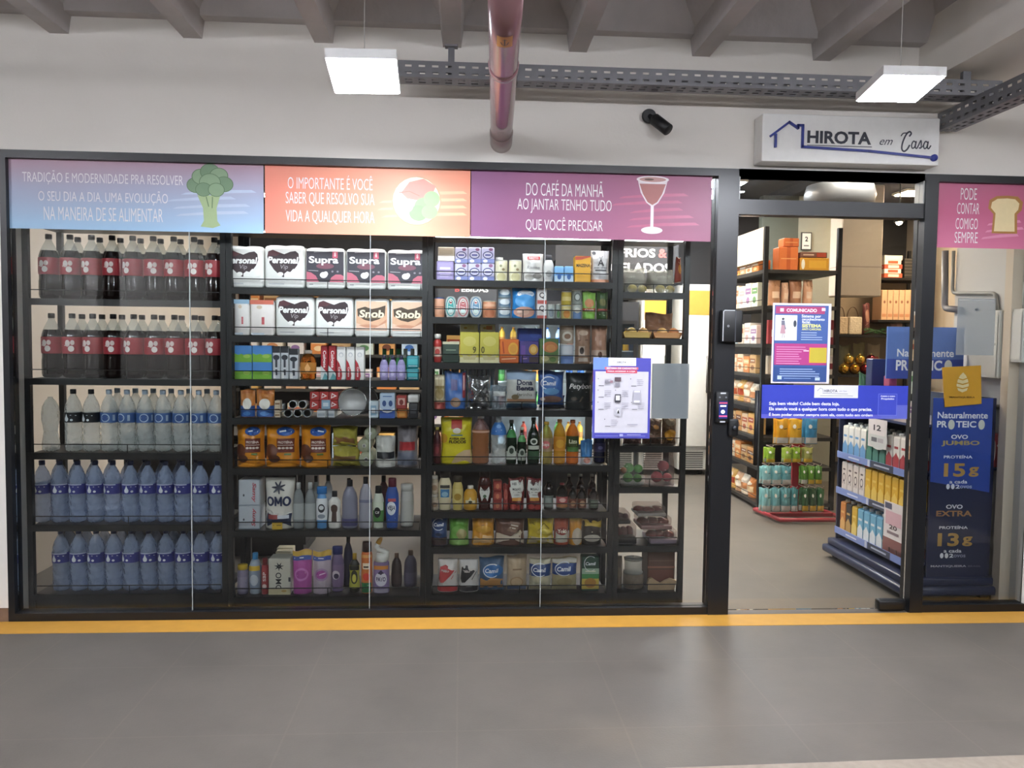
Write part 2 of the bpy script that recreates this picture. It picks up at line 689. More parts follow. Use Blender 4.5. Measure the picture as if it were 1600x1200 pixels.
# ================================================================== THE SETTING
def floor_mat():
    m = M('#625d57', 0.5, var=0.10, scale=3.0, bump=0.05, bscale=120)
    nt = m.node_tree
    b = nt.nodes['Principled BSDF']
    src = b.inputs['Base Color'].links[0].from_socket
    tc = [n for n in nt.nodes if n.type == 'TEX_COORD'][0]
    br = nt.nodes.new('ShaderNodeTexBrick')
    br.offset = 0.0
    br.inputs['Scale'].default_value = 1.0
    br.inputs['Brick Width'].default_value = 0.62
    br.inputs['Row Height'].default_value = 0.62
    br.inputs['Mortar Size'].default_value = 0.004
    br.inputs['Color1'].default_value = br.inputs['Color2'].default_value = (1, 1, 1, 1)
    br.inputs['Mortar'].default_value = (1.12, 1.10, 1.08, 1)
    nt.links.new(tc.outputs['Object'], br.inputs['Vector'])
    st = nt.nodes.new('ShaderNodeTexNoise')
    st.inputs['Scale'].default_value = 1.1
    st.inputs['Detail'].default_value = 8
    st.inputs['Roughness'].default_value = 0.65
    nt.links.new(tc.outputs['Object'], st.inputs['Vector'])
    cr = nt.nodes.new('ShaderNodeValToRGB')
    cr.color_ramp.elements[0].position, cr.color_ramp.elements[0].color = 0.3, (0.78, 0.77, 0.75, 1)
    cr.color_ramp.elements[1].position, cr.color_ramp.elements[1].color = 0.62, (1.05, 1.03, 1.0, 1)
    nt.links.new(st.outputs['Fac'], cr.inputs[0])
    m1 = nt.nodes.new('ShaderNodeMix')
    m1.data_type, m1.blend_type = 'RGBA', 'MULTIPLY'
    m1.inputs['Factor'].default_value = 1
    nt.links.new(src, m1.inputs['A'])
    nt.links.new(br.outputs['Color'], m1.inputs['B'])
    m2 = nt.nodes.new('ShaderNodeMix')
    m2.data_type, m2.blend_type = 'RGBA', 'MULTIPLY'
    m2.inputs['Factor'].default_value = 1
    nt.links.new(m1.outputs['Result'], m2.inputs['A'])
    nt.links.new(cr.outputs['Color'], m2.inputs['B'])
    nt.links.new(m2.outputs['Result'], b.inputs['Base Color'])
    return m


PLASTER = M('#e6e1d9', 0.75, var=0.03, scale=4, bump=0.06, bscale=60)
CREAM = M('#c4b8a8', 0.7, var=0.03, scale=5)
DARKWALL = M('#3a3b40', 0.6, var=0.08, scale=4)
CONCRETE = M('#b4afad', 0.85, var=0.16, scale=6, bump=0.3, bscale=25)

ZT = 2.323                       # top of the shopfront
XL = P(11, 600).x                # its end by the pillar
XW = P(1607, 700).x                        # the side wall beyond the display
struct(MB().box(-7, 7, -9.6, 5.3, -0.12, 0, floor_mat()), 'floor')
ys = PZ(600, 984).y
struct(MB().box(-7, 7, ys, -0.035, 0, 0.002, M('#c4913a', 0.55, var=0.12, scale=14)), 'trim_1')
a, b_ = PZ(1040, 1201), PZ(1600, 1181)
struct(MB().prism([(a.x, a.y - 0.004), (a.x, a.y), (b_.x, b_.y), (b_.x + 2, b_.y + 0.1), (b_.x + 2, -3.2), (a.x, -3.2)], 0, 0.003, M('#8f8478', 0.8, var=0.2, scale=30)), 'trim_2')

struct(MB().box(-7, 7, 0.0, 0.16, ZT, 3.16, PLASTER), 'wall_front')
struct(MB().box(-7, XL, -0.03, 0.16, 0, ZT, PLASTER), 'wall_left')
struct(MB().box(-7, XL, -0.034, -0.03, 0, 0.07, M('#7a6250', 0.8, var=0.2)), 'baseboard_left')
struct(MB().box(XW, XW + 0.1, 0.05, 0.70, 0, ZT, M('#bdbdbd', 0.7, var=0.03)), 'wall_right')
struct(MB().box(XW, 7, -0.02, 0.05, 0, ZT, PLASTER), 'wall_outside')
struct(MB().box(-7, 7, -9.7, -9.6, 0, 3.2, M('#8d8983', 0.8, var=0.1, scale=2)), 'wall_south')
struct(MB().box(-5.7, -4.42, -6.15, -6.0, 0.9, 3.16, M('#e9e6df', 0.7)), 'veil_panel_1')  # unseen white panel added so the left panes reflect a pale veil
struct(MB().box(-4.16, -3.1, -6.15, -6.0, 0.9, 3.16, M('#e9e6df', 0.7)), 'veil_panel_2')  # second added panel; the gap leaves a dark band in the veil
struct(MB().box(-5.7, -3.1, -6.15, -6.0, 0.0, 0.9, M('#3a3a3c', 0.7)), 'veil_panel_3')  # dark panel added underneath, where the reflected veil ends
struct(MB().box(-7.1, -7, -9.6, 0, 0, 3.2, M('#8d8983', 0.8, var=0.1, scale=2)), 'wall_outer_west')
struct(MB().box(7, 7.1, -9.6, 0, 0, 3.2, M('#8d8983', 0.8, var=0.1, scale=2)), 'wall_outer_east')
struct(MB().box(-2.62, -2.52, 0.16, 5.3, 0, 2.95, CREAM), 'wall_inner_west')
struct(MB().box(-2.62, 5.4, 5.2, 5.3, 0, 2.95, DARKWALL), 'wall_back')
struct(MB().box(5.3, 5.4, 0.16, 5.2, 0, 2.95, CREAM), 'wall_inner_east')
struct(MB().box(3.0, 5.4, 0.10, 0.16, 0, ZT, CREAM), 'wall_inner_front')
struct(MB().box(-2.62, 5.4, 0.16, 5.3, 2.95, 3.05, M('#2c2d31', 0.8, var=0.1)), 'ceiling_inner')

# ribbed concrete ceiling over the passage
struct(MB().box(-7, 7, -9.6, 0.16, 3.16, 3.3, CONCRETE), 'ceiling')
rib = MB()
k = -6.39
while k < 6.8:
    x = k
    pf = [(x - 0.045, 2.89), (x + 0.045, 2.89), (x + 0.06, 3.0), (x + 0.11, 3.08), (x + 0.16, 3.165), (x - 0.16, 3.165), (x - 0.11, 3.08), (x - 0.06, 3.0)]
    rib.prism(pf, -9.6, 0.0, CONCRETE, axis='y')
    k += 0.6335
struct(rib, 'ceiling_beam_lower')
cross = MB()
for yb in (-0.02, -1.35, -2.65, -3.95, -5.3, -6.6, -7.9):
    cross.prism([(yb - 0.16, 3.17), (yb - 0.05, 2.975), (yb + 0.02, 2.975), (min(yb + 0.16, 0.0), 3.17)], -7, 7, CONCRETE, axis='x')
struct(cross, 'ceiling_beam_upper')
struct(MB().box(2.365, 3.0, -9.6, 0.0, 2.775, 3.16, PLASTER), 'ceiling_beam')

# ------------------------------------------------------------------ shopfront frame and glass
XP0, XP1 = P(1111, 600).x + 0.0, P(1143, 600).x          # the broad post beside the door
XD0, XD1 = XP1, P(1428, 600).x                           # the door opening
XQ = P(1448, 600).x                                      # far edge of the post on the hinge side
ZB = 0.045
z_head, z_t0, z_t1 = P(1290, 269).z, P(1290, 316).z, P(1290, 339).z
fr = MB()
Y0, Y1 = -0.03, 0.05
fr.box(XL, XW, Y0, Y1, ZT - 0.038, ZT, FRAME)
fr.box(XL, XL + 0.03, Y0, Y1, 0, ZT - 0.038, FRAME)
fr.box(XL + 0.03, XP0, Y0, Y1, 0, ZB - 0.005, FRAME)
fr.box(XP0, XP1, Y0 - 0.01, Y1 + 0.01, 0, ZT - 0.038, FRAME)
fr.box(XD1, XQ, Y0 - 0.01, Y1 + 0.01, 0, ZT - 0.038, FRAME)
fr.box(XP1, XD1, Y0, Y1, z_t1, z_t0, FRAME)
fr.box(XP1, XD1, Y0, Y1, z_head, ZT - 0.038, FRAME)
fr.box(XQ, XW, Y0, Y1, 0, ZB - 0.005, FRAME)
fr.box(XP1, XP1 + 0.008, Y0, Y1, z_t0, z_head, M('#9a9a98', 0.4))
fr.box(XD1 - 0.008, XD1, Y0, Y1, z_t0, z_head, M('#9a9a98', 0.4))
struct(fr, 'window_1')
GL = pane_mat()
xs = [XL + 0.03, P(298, 650).x, P(578, 650).x, P(848, 650).x, XP0]
for i in range(4):
    g = struct(MB().box(xs[i] + 0.0015, xs[i + 1] - 0.0015, 0.0, 0.008, ZB - 0.005, ZT - 0.038, GL), 'window_%d' % (i + 2))
    if i < 3:
        struct(MB().box(xs[i + 1] - 0.0015, xs[i + 1] + 0.0015, -0.001, 0.009, ZB - 0.005, ZT - 0.038, film('#cfd6d6', 0.75, bump=0)), 'trim_%d' % (i + 3))
struct(MB().box(XQ, XW, 0.0, 0.008, ZB - 0.005, ZT - 0.038, GL), 'window_6')
struct(MB().box(XP1 + 0.008, XD1 - 0.008, 0.0, 0.008, z_t0, z_head, GL), 'window_7')

# glass door
dr = MB()
zd0, zd1 = 0.012, z_t1 - 0.004
dx0, dx1 = XD0 + 0.004, XD1 - 0.006
dr.box(dx0, dx1, 0.004, 0.014, zd0, zd1, pane_mat())
d1 = struct(dr, 'door_1')
d1['label'] = 'frameless glass entrance door with posters stuck on it'
pv = MB()
pv.cbox(P(1371, 945).x, XD1 - 0.008, -0.02, 0.035, 0.008, 0.062, BLACK, 0.008, 2)
pv.build('pivot_fitting', d1)
hd = MB()
hx = P(1175, 665).x
hz0, hz1 = P(1175, 724).z, P(1175, 609).z
hd.tube([(hx, -0.06, hz0), (hx, -0.06, hz1)], 0.011, BLACK, 10)
for z in (hz0 + 0.05, hz1 - 0.05):
    hd.tube([(hx, -0.06, z), (hx, 0.004, z)], 0.006, M('#8a8a88', 0.3, 0.8), 8)
hd.build('pull_handle', d1)
cl = MB()
cl.box(dx0 + 0.001, dx0 + 0.006, 0.003, 0.015, zd0, zd1, M('#a8aaa8', 0.35))
cl.build('edge_strip', d1)

# ================================================================== LAMPS
def lamp_panel(corners, z, label, strength, hexc='#f2f6ff', group=None):
    pts = [PZ(px, py, z) for px, py in corners]
    c = sum(pts, Vector()) / 4
    t = thing('square_lamp', label, 'lamp', c, group=group)
    q = [(p.x - c.x, p.y - c.y) for p in pts]
    area = sum(q[i][0] * q[(i + 1) % 4][1] - q[(i + 1) % 4][0] * q[i][1] for i in range(4))
    if area < 0:
        q = q[::-1]
    big = [(a * 1.07, b * 1.07) for a, b in q]
    MB().prism(big, 0.002, 0.035, M('#d8d8d6', 0.4)).build('housing', t)
    MB().prism(q, -0.002, 0.002, emit(hexc, strength)).build('diffuser', t)
    # hook that ties the panel to the tray above
    h_ = MB()
    h_.tube([(0, 0, 0.035), (0, 0.0, 3.17 - z)], 0.0016, M('#b9b6b0', 0.6))
    h_.build('hanger', t)
    return t


lamp_panel([(512, 93), (616, 95), (622, 146), (526, 145)], 2.4, 'glowing white square lamp above the orange banner', PANEL_OUT)
lamp_panel([(1382, 119), (1474, 121), (1430, 159), (1341, 158)], 2.4, 'glowing white square lamp above the shop name sign', PANEL_OUT)
# further lamps of the passage and one added lamp, over and behind the camera
first = None
for i, (x, y) in enumerate([(-3.6, -3.2), (-1.2, -3.3), (1.2, -3.3), (3.6, -3.2), (-4.3, -5.0), (2.4, -5.6)]):  # the rear west lamp is added to light the veil panels
    t = thing('strip_lamp', 'long white strip lamp under the concrete ribs of the passage', 'lamp', (x, y, 2.74), group='strip lamps over the passage')
    MB().box(-0.6, 0.6, -0.07, 0.07, 0.0, 0.03, WHITE).build('housing', t)
    for s_ in (-1, 1):
        MB().lathe([(0, 0), (0.016, 0), (0.016, 1.16), (0, 1.16)], emit('#f4f6ff', PASSAGE), 10, cx=-0.58, cy=s_ * 0.045, z=-0.03, axis='x').build('tube', t)
    for s_ in (-1, 1):
        MB().tube([(s_ * 0.4, 0, 0.03), (s_ * 0.4, 0, 0.42)], 0.004, WHITE).build('rod', t)
for i, (x, y, hx_, s) in enumerate([(-1.6, 1.35, '#f3f5ff', 0.35), (0.3, 1.35, '#f3f5ff', 1.0), (1.75, 1.5, '#ffe6c4', 1.1), (-1.4, 3.2, '#fff4e4', 0.6), (0.6, 3.2, '#f3f5ff', 1.8), (2.35, 3.4, '#f6f9ff', 2.2), (3.3, 2.2, '#fff2e2', 0.8), (1.75, 3.0, '#ffe0b8', 1.3), (4.6, 3.6, '#ffe0b8', 1.3)]):  # the strongest one is added to brighten the white freezers
    t = thing('ceiling_lamp', 'flat ceiling lamp inside the store above the shelving', 'lamp', (x, y, 2.93), group='ceiling lamps inside the store')
    MB().box(-0.3, 0.3, -0.15, 0.15, 0.0, 0.02, WHITE).build('housing', t)
    MB().box(-0.28, 0.28, -0.13, 0.13, -0.008, 0.0, emit(hx_, PANEL_IN * s)).build('diffuser', t)

# ================================================================== PIPE, TRAYS, CAMERA
pe = P(783, 222, 0.0)
pn = PZ(792, -60, 2.41)
t = thing('drain_pipe', 'reddish brown plastic drain pipe running out of the white wall overhead', 'pipe', pe)
v = pn - pe
PIPE = M('#8c666a', 0.22, var=0.08, scale=8, coat=0.3)
MB().tube([(0, 0, 0), v * 0.25, v * 0.5, v * 0.75, v], 0.052, PIPE, 28).build('pipe', t)


def collar(f0, f1, r, mat):
    return MB().tube([v * f0, v * (f0 + 0.001), v * (f1 - 0.001), v * f1], [r * 0.98, r, r, r * 0.98], mat, 28)


collar(0.0, 0.11, 0.056, M('#8f8480', 0.35)).build('collar', t)
nn = (0 - P(800, 55, 0).x)
collar(0.575, 0.60, 0.0555, PIPE).build('collar', t)
# orange sticker with an arrow on the underside of the pipe
ax = v.normalized()
sd = ax.cross(Vector((0, 0, 1))).normalized()
up = sd.cross(ax)


def on_pipe(a, b, o):
    th_ = a / 0.053
    p = v * 0.0 + ax * (v.length * 0.76 + b) + (-up * math.cos(th_) + (-sd) * math.sin(th_) * -1) * (0.053 + o)
    return tuple(p)


lb = MB()
art(lb, [('r', 0, 0, 1, 1, '#c98a3a'), ('l', [(0.5, 0.2), (0.5, 0.8)], 0.08, '#4a3a30'), ('l', [(0.25, 0.5), (0.35, 0.28), (0.5, 0.2), (0.65, 0.28), (0.75, 0.5)], 0.07, '#4a3a30'), ('l', [(0.35, 0.72), (0.65, 0.72)], 0.06, '#4a3a30')], 0.05, 0.09, on_pipe, flat=False, off0=0.001)
lb.build('sticker', t)

GALV = M('#7c7c80', 0.45, 0.5, var=0.12, scale=20)


def tray(p0, p1, zb, zt, half, label, slots=True):
    """U-shaped perforated cable tray from p0 to p1"""
    p0, p1 = Vector(p0), Vector(p1)
    L = (p1 - p0).length
    t = thing('cable_tray', label, 'tray', (p0.x, p0.y, zb), math.atan2(p1.y - p0.y, p1.x - p0.x))
    H = zt - zb
    for s in (-1, 1):
        m = MB()
        y0, y1 = s * half - 0.001, s * half + 0.001
        rows = [0, H * 0.18, H * 0.32, H * 0.62, H * 0.76, H]
        for r_ in (0, 2, 4):
            m.box(0, L, y0, y1, rows[r_], rows[r_ + 1], GALV)
        for r_ in (1, 3):
            x = 0.0
            while x < L - 0.03:
                m.box(x, min(x + 0.032, L), y0, y1, rows[r_], rows[r_ + 1], GALV)
                x += 0.062
        m.box(0, L, s * half - (0.012 if s > 0 else -0.002), s * half + (0.012 if s < 0 else -0.002), H, H + 0.002, GALV)
        m.build('side_rail', t)
    m = MB()
    x = 0.0
    while x < L - 0.03:
        m.box(x, min(x + 0.03, L), -half, half, -0.001, 0.001, GALV)
        m.box(min(x + 0.03, L), min(x + 0.062, L), -half, -half * 0.5, -0.001, 0.001, GALV)
        m.box(min(x + 0.03, L), min(x + 0.062, L), half * 0.5, half, -0.001, 0.001, GALV)
        m.box(min(x + 0.03, L), min(x + 0.062, L), -half * 0.2, half * 0.2, -0.001, 0.001, GALV)
        x += 0.062
    m.build('slotted_base', t)
    return t


ty = -0.30
x0t = P(622, 105, ty).x
zb_, zt_ = P(640, 119, ty).z, P(640, 94, ty).z
t1 = tray((x0t, ty + 0.06, 0), (2.62, ty + 0.06, 0), zb_, zt_, 0.055, 'galvanised slotted cable tray running along the wall behind the drain pipe')
m = MB()
hx = P(705, 80, ty).x - x0t
m.box(hx - 0.015, hx + 0.015, -0.003, 0.003, 0.0, zt_ - zb_ + 0.09, GALV)
m.box(hx - 0.03, hx + 0.03, -0.02, 0.02, zt_ - zb_ + 0.085, zt_ - zb_ + 0.095, GALV)
m.build('hanger', t1)
m = MB()
hx = P(1522, 90, ty).x - x0t
m.tube([(hx, 0, 0.1), (hx, 0, 3.16 - zb_)], 0.004, M('#5a5854', 0.5))
m.box(hx - 0.02, hx + 0.02, -0.012, 0.012, 0.0, 0.16, GALV)
m.build('hanger', t1)
t2x = P(1476, 190).x
tray((t2x, -2.6, 0), (t2x, -0.02, 0), 2.545, 2.635, 0.05, 'galvanised slotted cable tray coming from the wall toward the passage')

q = P(1014, 182, -0.01)
t = thing('security_camera', 'black cylinder camera on a round bracket high on the white wall', 'camera', (q.x, 0, q.z))
MB().lathe([(0.034, 0), (0.038, 0.012), (0.034, 0.025), (0, 0.025)], BLACK, 20, axis='y', z=0, cy=-0.026).build('bracket', t)
d = Vector((0.075, -0.07, -0.085))
MB().tube([(0.0, -0.02, 0.0), Vector((0, -0.02, 0)) + d * 0.35], 0.014, BLACK, 10).build('arm', t)
s0 = Vector((0.005, -0.03, -0.005))
MB().tube([s0 + d * 0.15, s0 + d * 0.2, s0 + d * 0.98, s0 + d], [0.024, 0.03, 0.03, 0.026], BLACK, 18).build('barrel', t)


# ================================================================== SHELVING
UY0, UY1 = 0.15, 0.53
UNITS = {}
UB = M('#0b0c0e', 0.45, var=0.1, scale=15)


def shelf_unit(key, px0, px1, rows, label, top_px):
    X0, X1 = P(px0, 620, UY0).x, P(px1, 620, UY0).x
    pm = (px0 + px1) / 2
    t = thing('display_shelf', label, 'shelf', ((X0 + X1) / 2, UY0, 0))
    W = (X1 - X0) / 2 - 0.001
    ztop = P(pm, top_px, UY0).z
    for sx in (-1, 1):
        for (ya, yb) in ((0, 0.028), (UY1 - UY0 - 0.028, UY1 - UY0)):
            MB().box(min(sx * W, sx * (W - 0.028)), max(sx * W, sx * (W - 0.028)), ya, yb, 0, ztop, UB).build('post', t)
    zs = []
    for i, py in enumerate(rows):
        z = P(pm, py, UY0).z
        zs.append(z)
        last = i == len(rows) - 1
        b = MB()
        b.box(-W + 0.028, W - 0.028, 0.0, UY1 - UY0, z - 0.022, z, UB)
        b.box(-W + 0.028, W - 0.028, -0.002, 0.012, z - 0.034, z - 0.0, UB)
        bo = b.build('shelf_board', t)
        g = MB()
        zz, x = z + 0.044, W - 0.035
        g.tube([(-x, 0.006, z), (-x, 0.006, zz), (x, 0.006, zz), (x, 0.006, z)], 0.0028, UB, 6)
        g.tube([(0, 0.006, z), (0, 0.006, zz)], 0.0025, UB, 6)
        g.build('guard_rail', bo)
    b = MB()
    b.box(-W, W, 0, UY1 - UY0, ztop, ztop + 0.02, UB)
    b.build('top_panel', t)
    b = MB()
    b.box(-W + 0.028, W - 0.028, 0.012, 0.03, 0.0, zs[-1] - 0.03, UB)
    b.build('plinth', t)
    UNITS[key] = dict(z=zs, X0=X0 + 0.03, X1=X1 - 0.03)
    return t


shelf_unit('A', 38, 354, [468, 592, 708, 820, 928], 'black metal shelf unit filled with bottled drinks beside the pillar', 352)
shelf_unit('B', 354, 667, [451, 526, 594, 654, 732, 829, 932], 'black metal shelf unit of paper goods and cleaning products', 360)
shelf_unit('C', 667, 962, [439, 497, 568, 641, 727, 800, 855, 928], 'black metal shelf unit of groceries between paper goods and fruit', 368)
shelf_unit('D', 962, 1074, [457, 529, 697, 761, 853, 926], 'narrow black metal shelf unit of fruit and bagged meat', 372)


def at(px0, px1, yt, Z, Y=0.19, yb=None):
    """centre, width and height of something whose front shows between two pixel columns on a shelf at height Z"""
    a, b = P(px0, 620 if yt is None else (yt + 700) / 2, Y), P(px1, (yt + 700) / 2, Y)
    z0 = P((px0 + px1) / 2, yb, Y).z if yb else Z
    x, top = (a.x + b.x) / 2, P((px0 + px1) / 2, yt, Y).z
    for U in UNITS.values():
        if U['X0'] - 0.03 < x < U['X1'] + 0.03:
            over = [q_ for q_ in U['z'] if q_ > z0 + 0.04]
            if over:
                top = min(top, min(over) - 0.033)
    return x, b.x - a.x, top - z0, z0


# ================================================================== DRINKS (unit by the pillar)
UA = UNITS['A']['z']
COLA = M('#120605', 0.06, coat=0.6, var=0.2)
PETC = film('#dfe6e4', 0.22, 0.06, 0.15)
RED = '#a3303a'


def cola_proto(label):
    t = thing('cola_bottle', label, 'bottle')
    blob = [('e', .35, .62, .12, .2, '#e9d9d6'), ('e', .58, .66, .10, .15, '#e3cfcc'), ('e', .52, .3, .14, .18, '#f0e4e0'), ('r', .2, .46, .42, .52, '#e3c8c6')]
    return bottle(t, 'cola', 0.099, 0.335, COLA, '#121014', (0.375, 0.635, RED), blob, fill=0.745, neck=PETC, seg=24)


def place_row(first_obj, make, xs_px, tops, Z, Y, hgt, lab, group):
    """one row of like bottles, each a copy of the first with a label of its own"""
    X = [P(px, 650, Y).x for px in xs_px]
    gap = 0.1045 if first_obj is not None else 0.0905
    lo, hi = UNITS['A']['X0'] + gap / 2 - .001, UNITS['A']['X1'] - gap / 2 + .001
    X[0] = max(X[0], lo)
    for i in range(1, len(X)):
        X[i] = max(X[i], X[i - 1] + gap)
    X[-1] = min(X[-1], hi)
    for i in range(len(X) - 2, -1, -1):
        X[i] = min(X[i], X[i + 1] - gap)
    for i, px in enumerate(xs_px):
        p = Vector((X[i], Y, 0))
        s = make[i] if isinstance(make, list) else make
        l = lab(i)
        if s in used:
            o = dup(s, (p.x, Y, Z), random.uniform(-0.3, 0.3) if False else rot_of(i), l, group)
        else:
            o = s
            used.add(s)
            o.location = (p.x, Y, Z)
            _labels.discard(o['label'])
            tag(o, l, o['category'], group)


used = set()


def rot_of(i):
    return [0.0, 0.25, -0.2, 0.1, -0.35, 0.3, -0.1, 0.18, -0.28, 0.05, 0.22][i % 11]


cola = cola_proto('cola bottle')
for r_, (xsp, sh) in enumerate([([81, 114, 148, 180, 211, 242, 272, 301, 331], 'top'), ([94, 119, 150, 180, 211, 242, 273, 302, 331], 'second')]):
    place_row(cola, cola, xsp, None, UA[r_] + .0005, 0.235, 0.335, lambda i: f'{ORD[i]} cola bottle from the pillar, front row of the {sh} shelf', 'cola bottles')
    place_row(cola, cola, [x + 12 for x in xsp[1:]], None, UA[r_] + .0005, 0.345, 0.335, lambda i: f'cola bottle standing behind the gap after the {ORD[i + 1]} front bottle, {sh} shelf', 'cola bottles')

BLUEPET = film('#bccdea', 0.37, 0.04, 1.8, 30)
CLEARPET = film('#e6ecec', 0.33, 0.04, 1.8, 30)


def water_proto(name, pet, labc, items, cap, kind='water', w=0.0865, h=0.325, label_span=(0.47, 0.63)):
    t = thing(name, name.replace('_', ' ') + ' on the rack', 'bottle')
    return bottle(t, kind, w, h, pet, cap, (label_span[0], label_span[1], labc) if labc else None, items, seg=22)


drop = [('p', [(.30, .88), (.36, .6), (.43, .38), (.40, .16), (.30, .1), (.20, .16), (.17, .38), (.24, .6)], '#d7dde2'), ('e', .6, .26, .075, .11, '#d7dde2'), ('l', [(.52, .74), (.86, .7)], .035, '#c9d0d8')]
ring = [('e', .45, .5, .26, .42, '#a9bfd8'), ('e', .45, .5, .2, .33, '#34548f'), ('l', [(.3, .52), (.6, .52)], .05, '#c9d6e6'), ('r', .86, .2, 1.0, .8, '#9fb4cc')]
wplain = water_proto('water_bottle', CLEARPET, None, [], None, 'rib', 0.0865, 0.30)
wblack = water_proto('water_bottle', CLEARPET, '#17191d', drop, '#17181b')
wring = water_proto('water_bottle', CLEARPET, '#3d5f98', ring, '#aebfd0')
wnavy = water_proto('water_bottle', BLUEPET, '#272c7e', drop + [('r', 0, .9, 1, 1, '#aeb6cc')], '#1d2a52')
r3 = [79, 115, 143, 171, 199, 227, 255, 283, 311, 338]
kinds3 = [wplain, wblack, wblack] + [wring] * 7
names3 = ['clear unlabelled water bottle next to the pillar on the third shelf', 'water bottle with black drop label beside the unlabelled bottle, third shelf', 'water bottle with black drop label next to the blue ring labels']
place_row(None, kinds3, r3, None, UA[2] + .0005, 0.235, .325, lambda i: names3[i] if i < 3 else f'{ORD[i - 3]} water bottle with blue ring label from the pillar, third shelf', 'water bottles')
place_row(None, wring, [x + 13 for x in r3[3:-1]], None, UA[2] + .0005, 0.34, .325, lambda i: f'water bottle behind the gap after the {ORD[i]} blue ring label bottle', 'water bottles')
r4 = [68, 97, 124, 154, 181, 208, 235, 262, 290, 318, 341]
place_row(None, wnavy, r4, None, UA[3] + .0005, 0.235, .325, lambda i: f'{ORD[i]} blue-labelled water bottle from the pillar, fourth shelf front row', 'water bottles')
place_row(None, wnavy, [x + 13 for x in r4[:-2]], None, UA[3] + .0005, 0.34, .325, lambda i: f'water bottle behind the gap after the {ORD[i]} front bottle, fourth shelf', 'water bottles')
r5 = [92, 119, 147, 174, 201, 228, 257, 285, 313, 339]
place_row(None, wnavy, r5, None, UA[4] + .0005, 0.235, .325, lambda i: f'{ORD[i]} blue-labelled water bottle from the pillar, lowest shelf front row', 'water bottles')
place_row(None, wnavy, [x + 13 for x in r5[:-1]], None, UA[4] + .0005, 0.34, .325, lambda i: f'water bottle behind the gap after the {ORD[i]} front bottle, lowest shelf', 'water bottles')


# ================================================================== PAPER GOODS AND CLEANING
UB_ = UNITS['B']['z']
UC_ = UNITS['C']['z']
UD_ = UNITS['D']['z']


def put_carton(name, label, cat, px0, px1, yt, Z, base, items=(), d=0.1, Y=0.19, yb=None, r=0.004, seg=1, gap=0.0008, group=None, parts=None):
    x, wd, h, z0 = at(px0, px1, yt, Z, Y, yb)
    mb = carton(wd - gap, h, d, base, items, r, seg)
    return solid(mb, name, label, cat, (x, Y + d / 2, z0 + 0.0004), group=group)


def put_bag(name, label, cat, px0, px1, yt, Z, base, items=(), d=0.08, Y=0.19, style='pouch', zone=None, yb=None, rough=0.28, wr=0.004, rz=0.0, gap=0.002):
    x, wd, h, z0 = at(px0, px1, yt, Z, Y, yb)
    put_bag.n += 1
    mb = bag(wd - gap, h, d, base, items, style, zone, put_bag.n, wr, rough)
    return solid(mb, name, label, cat, (x, Y + d / 2, z0 + 0.0006), rz)


put_bag.n = 0


def put_bottle(name, label, cat, px0, px1, yt, Z, kind, body, cap=None, lab=None, items=(), Y=0.19, sy=1.0, fill=None, neck=None, cap_r=None, yb=None, cap_from=None):
    x, wd, h, z0 = at(px0, px1, yt, Z, Y, yb)
    t = thing(name, label, cat, (x, Y + wd / 2 * sy, z0 + .0004))
    return bottle(t, kind, wd - 0.001, h, body, cap, lab, items, sy, fill, cap_r, None, neck, cap_from=cap_from)


HEART = [(.08, .86), (.2, .9), (.34, .85), (.5, .8), (.66, .86), (.8, .88), (.88, .82), (.9, .68), (.84, .54), (.74, .42), (.62, .34), (.55, .28), (.47, .26), (.36, .32), (.22, .44), (.1, .6), (.05, .74)]
PERSONAL = [('p', HEART, '#3b2b31'), ('p', [(.08, .86), (.2, .9), (.34, .85), (.42, .82), (.3, .76), (.16, .76), (.07, .74)], '#5a3138'), ('t', 'Personal', .47, .66, .82, 0, '#f4f2f0', .04, .15), ('t', 'Vip', .5, .49, .2, 0, '#a9a4a6', 0, .2), ('p', [(.5, .34), (.58, .4), (.66, .38), (.74, .46), (.84, .44), (.95, .5), (.96, .3), (.8, .26), (.5, .27)], '#f6f5f3'),
            ('e', .4, .33, .08, .05, '#f3f2ef'), ('r', .05, .17, .95, .18, '#c7c6c3'), ('r', .1, .09, .5, .11, '#b9bac0')]
SUPRA = [('r', 0, .17, 1, .97, '#383440'), ('p', [(0, .17), (.0, .42), (.12, .40), (.25, .32), (.32, .2), (.33, .17)], '#c4687c'), ('p', [(.62, .17), (.66, .28), (.78, .36), (.92, .36), (1, .32), (1, .17)], '#c4687c'), ('e', .5, .56, .24, .07, '#7d4a5a'),
         ('t', 'Supra', .46, .69, .8, .22, '#f3eef0', .03), ('r', .7, .76, .84, .95, '#c95a70'), ('t', '8', .77, .85, .05, .1, '#f4e8ea', .02), ('l', [(.2, .9), (.62, .92)], .012, '#cfcbd0'), ('e', .46, .34, .1, .075, '#eeecea'), ('e', .52, .37, .06, .06, '#f6f4f2'), ('l', [(.05, .45), (.32, .44)], .01, '#e0dde0'), ('e', .7, .43, .03, .024, '#8d8790'), ('e', .84, .43, .03, .024, '#8d8790'), ('r', .08, .1, .18, .12, '#8b8b92')]
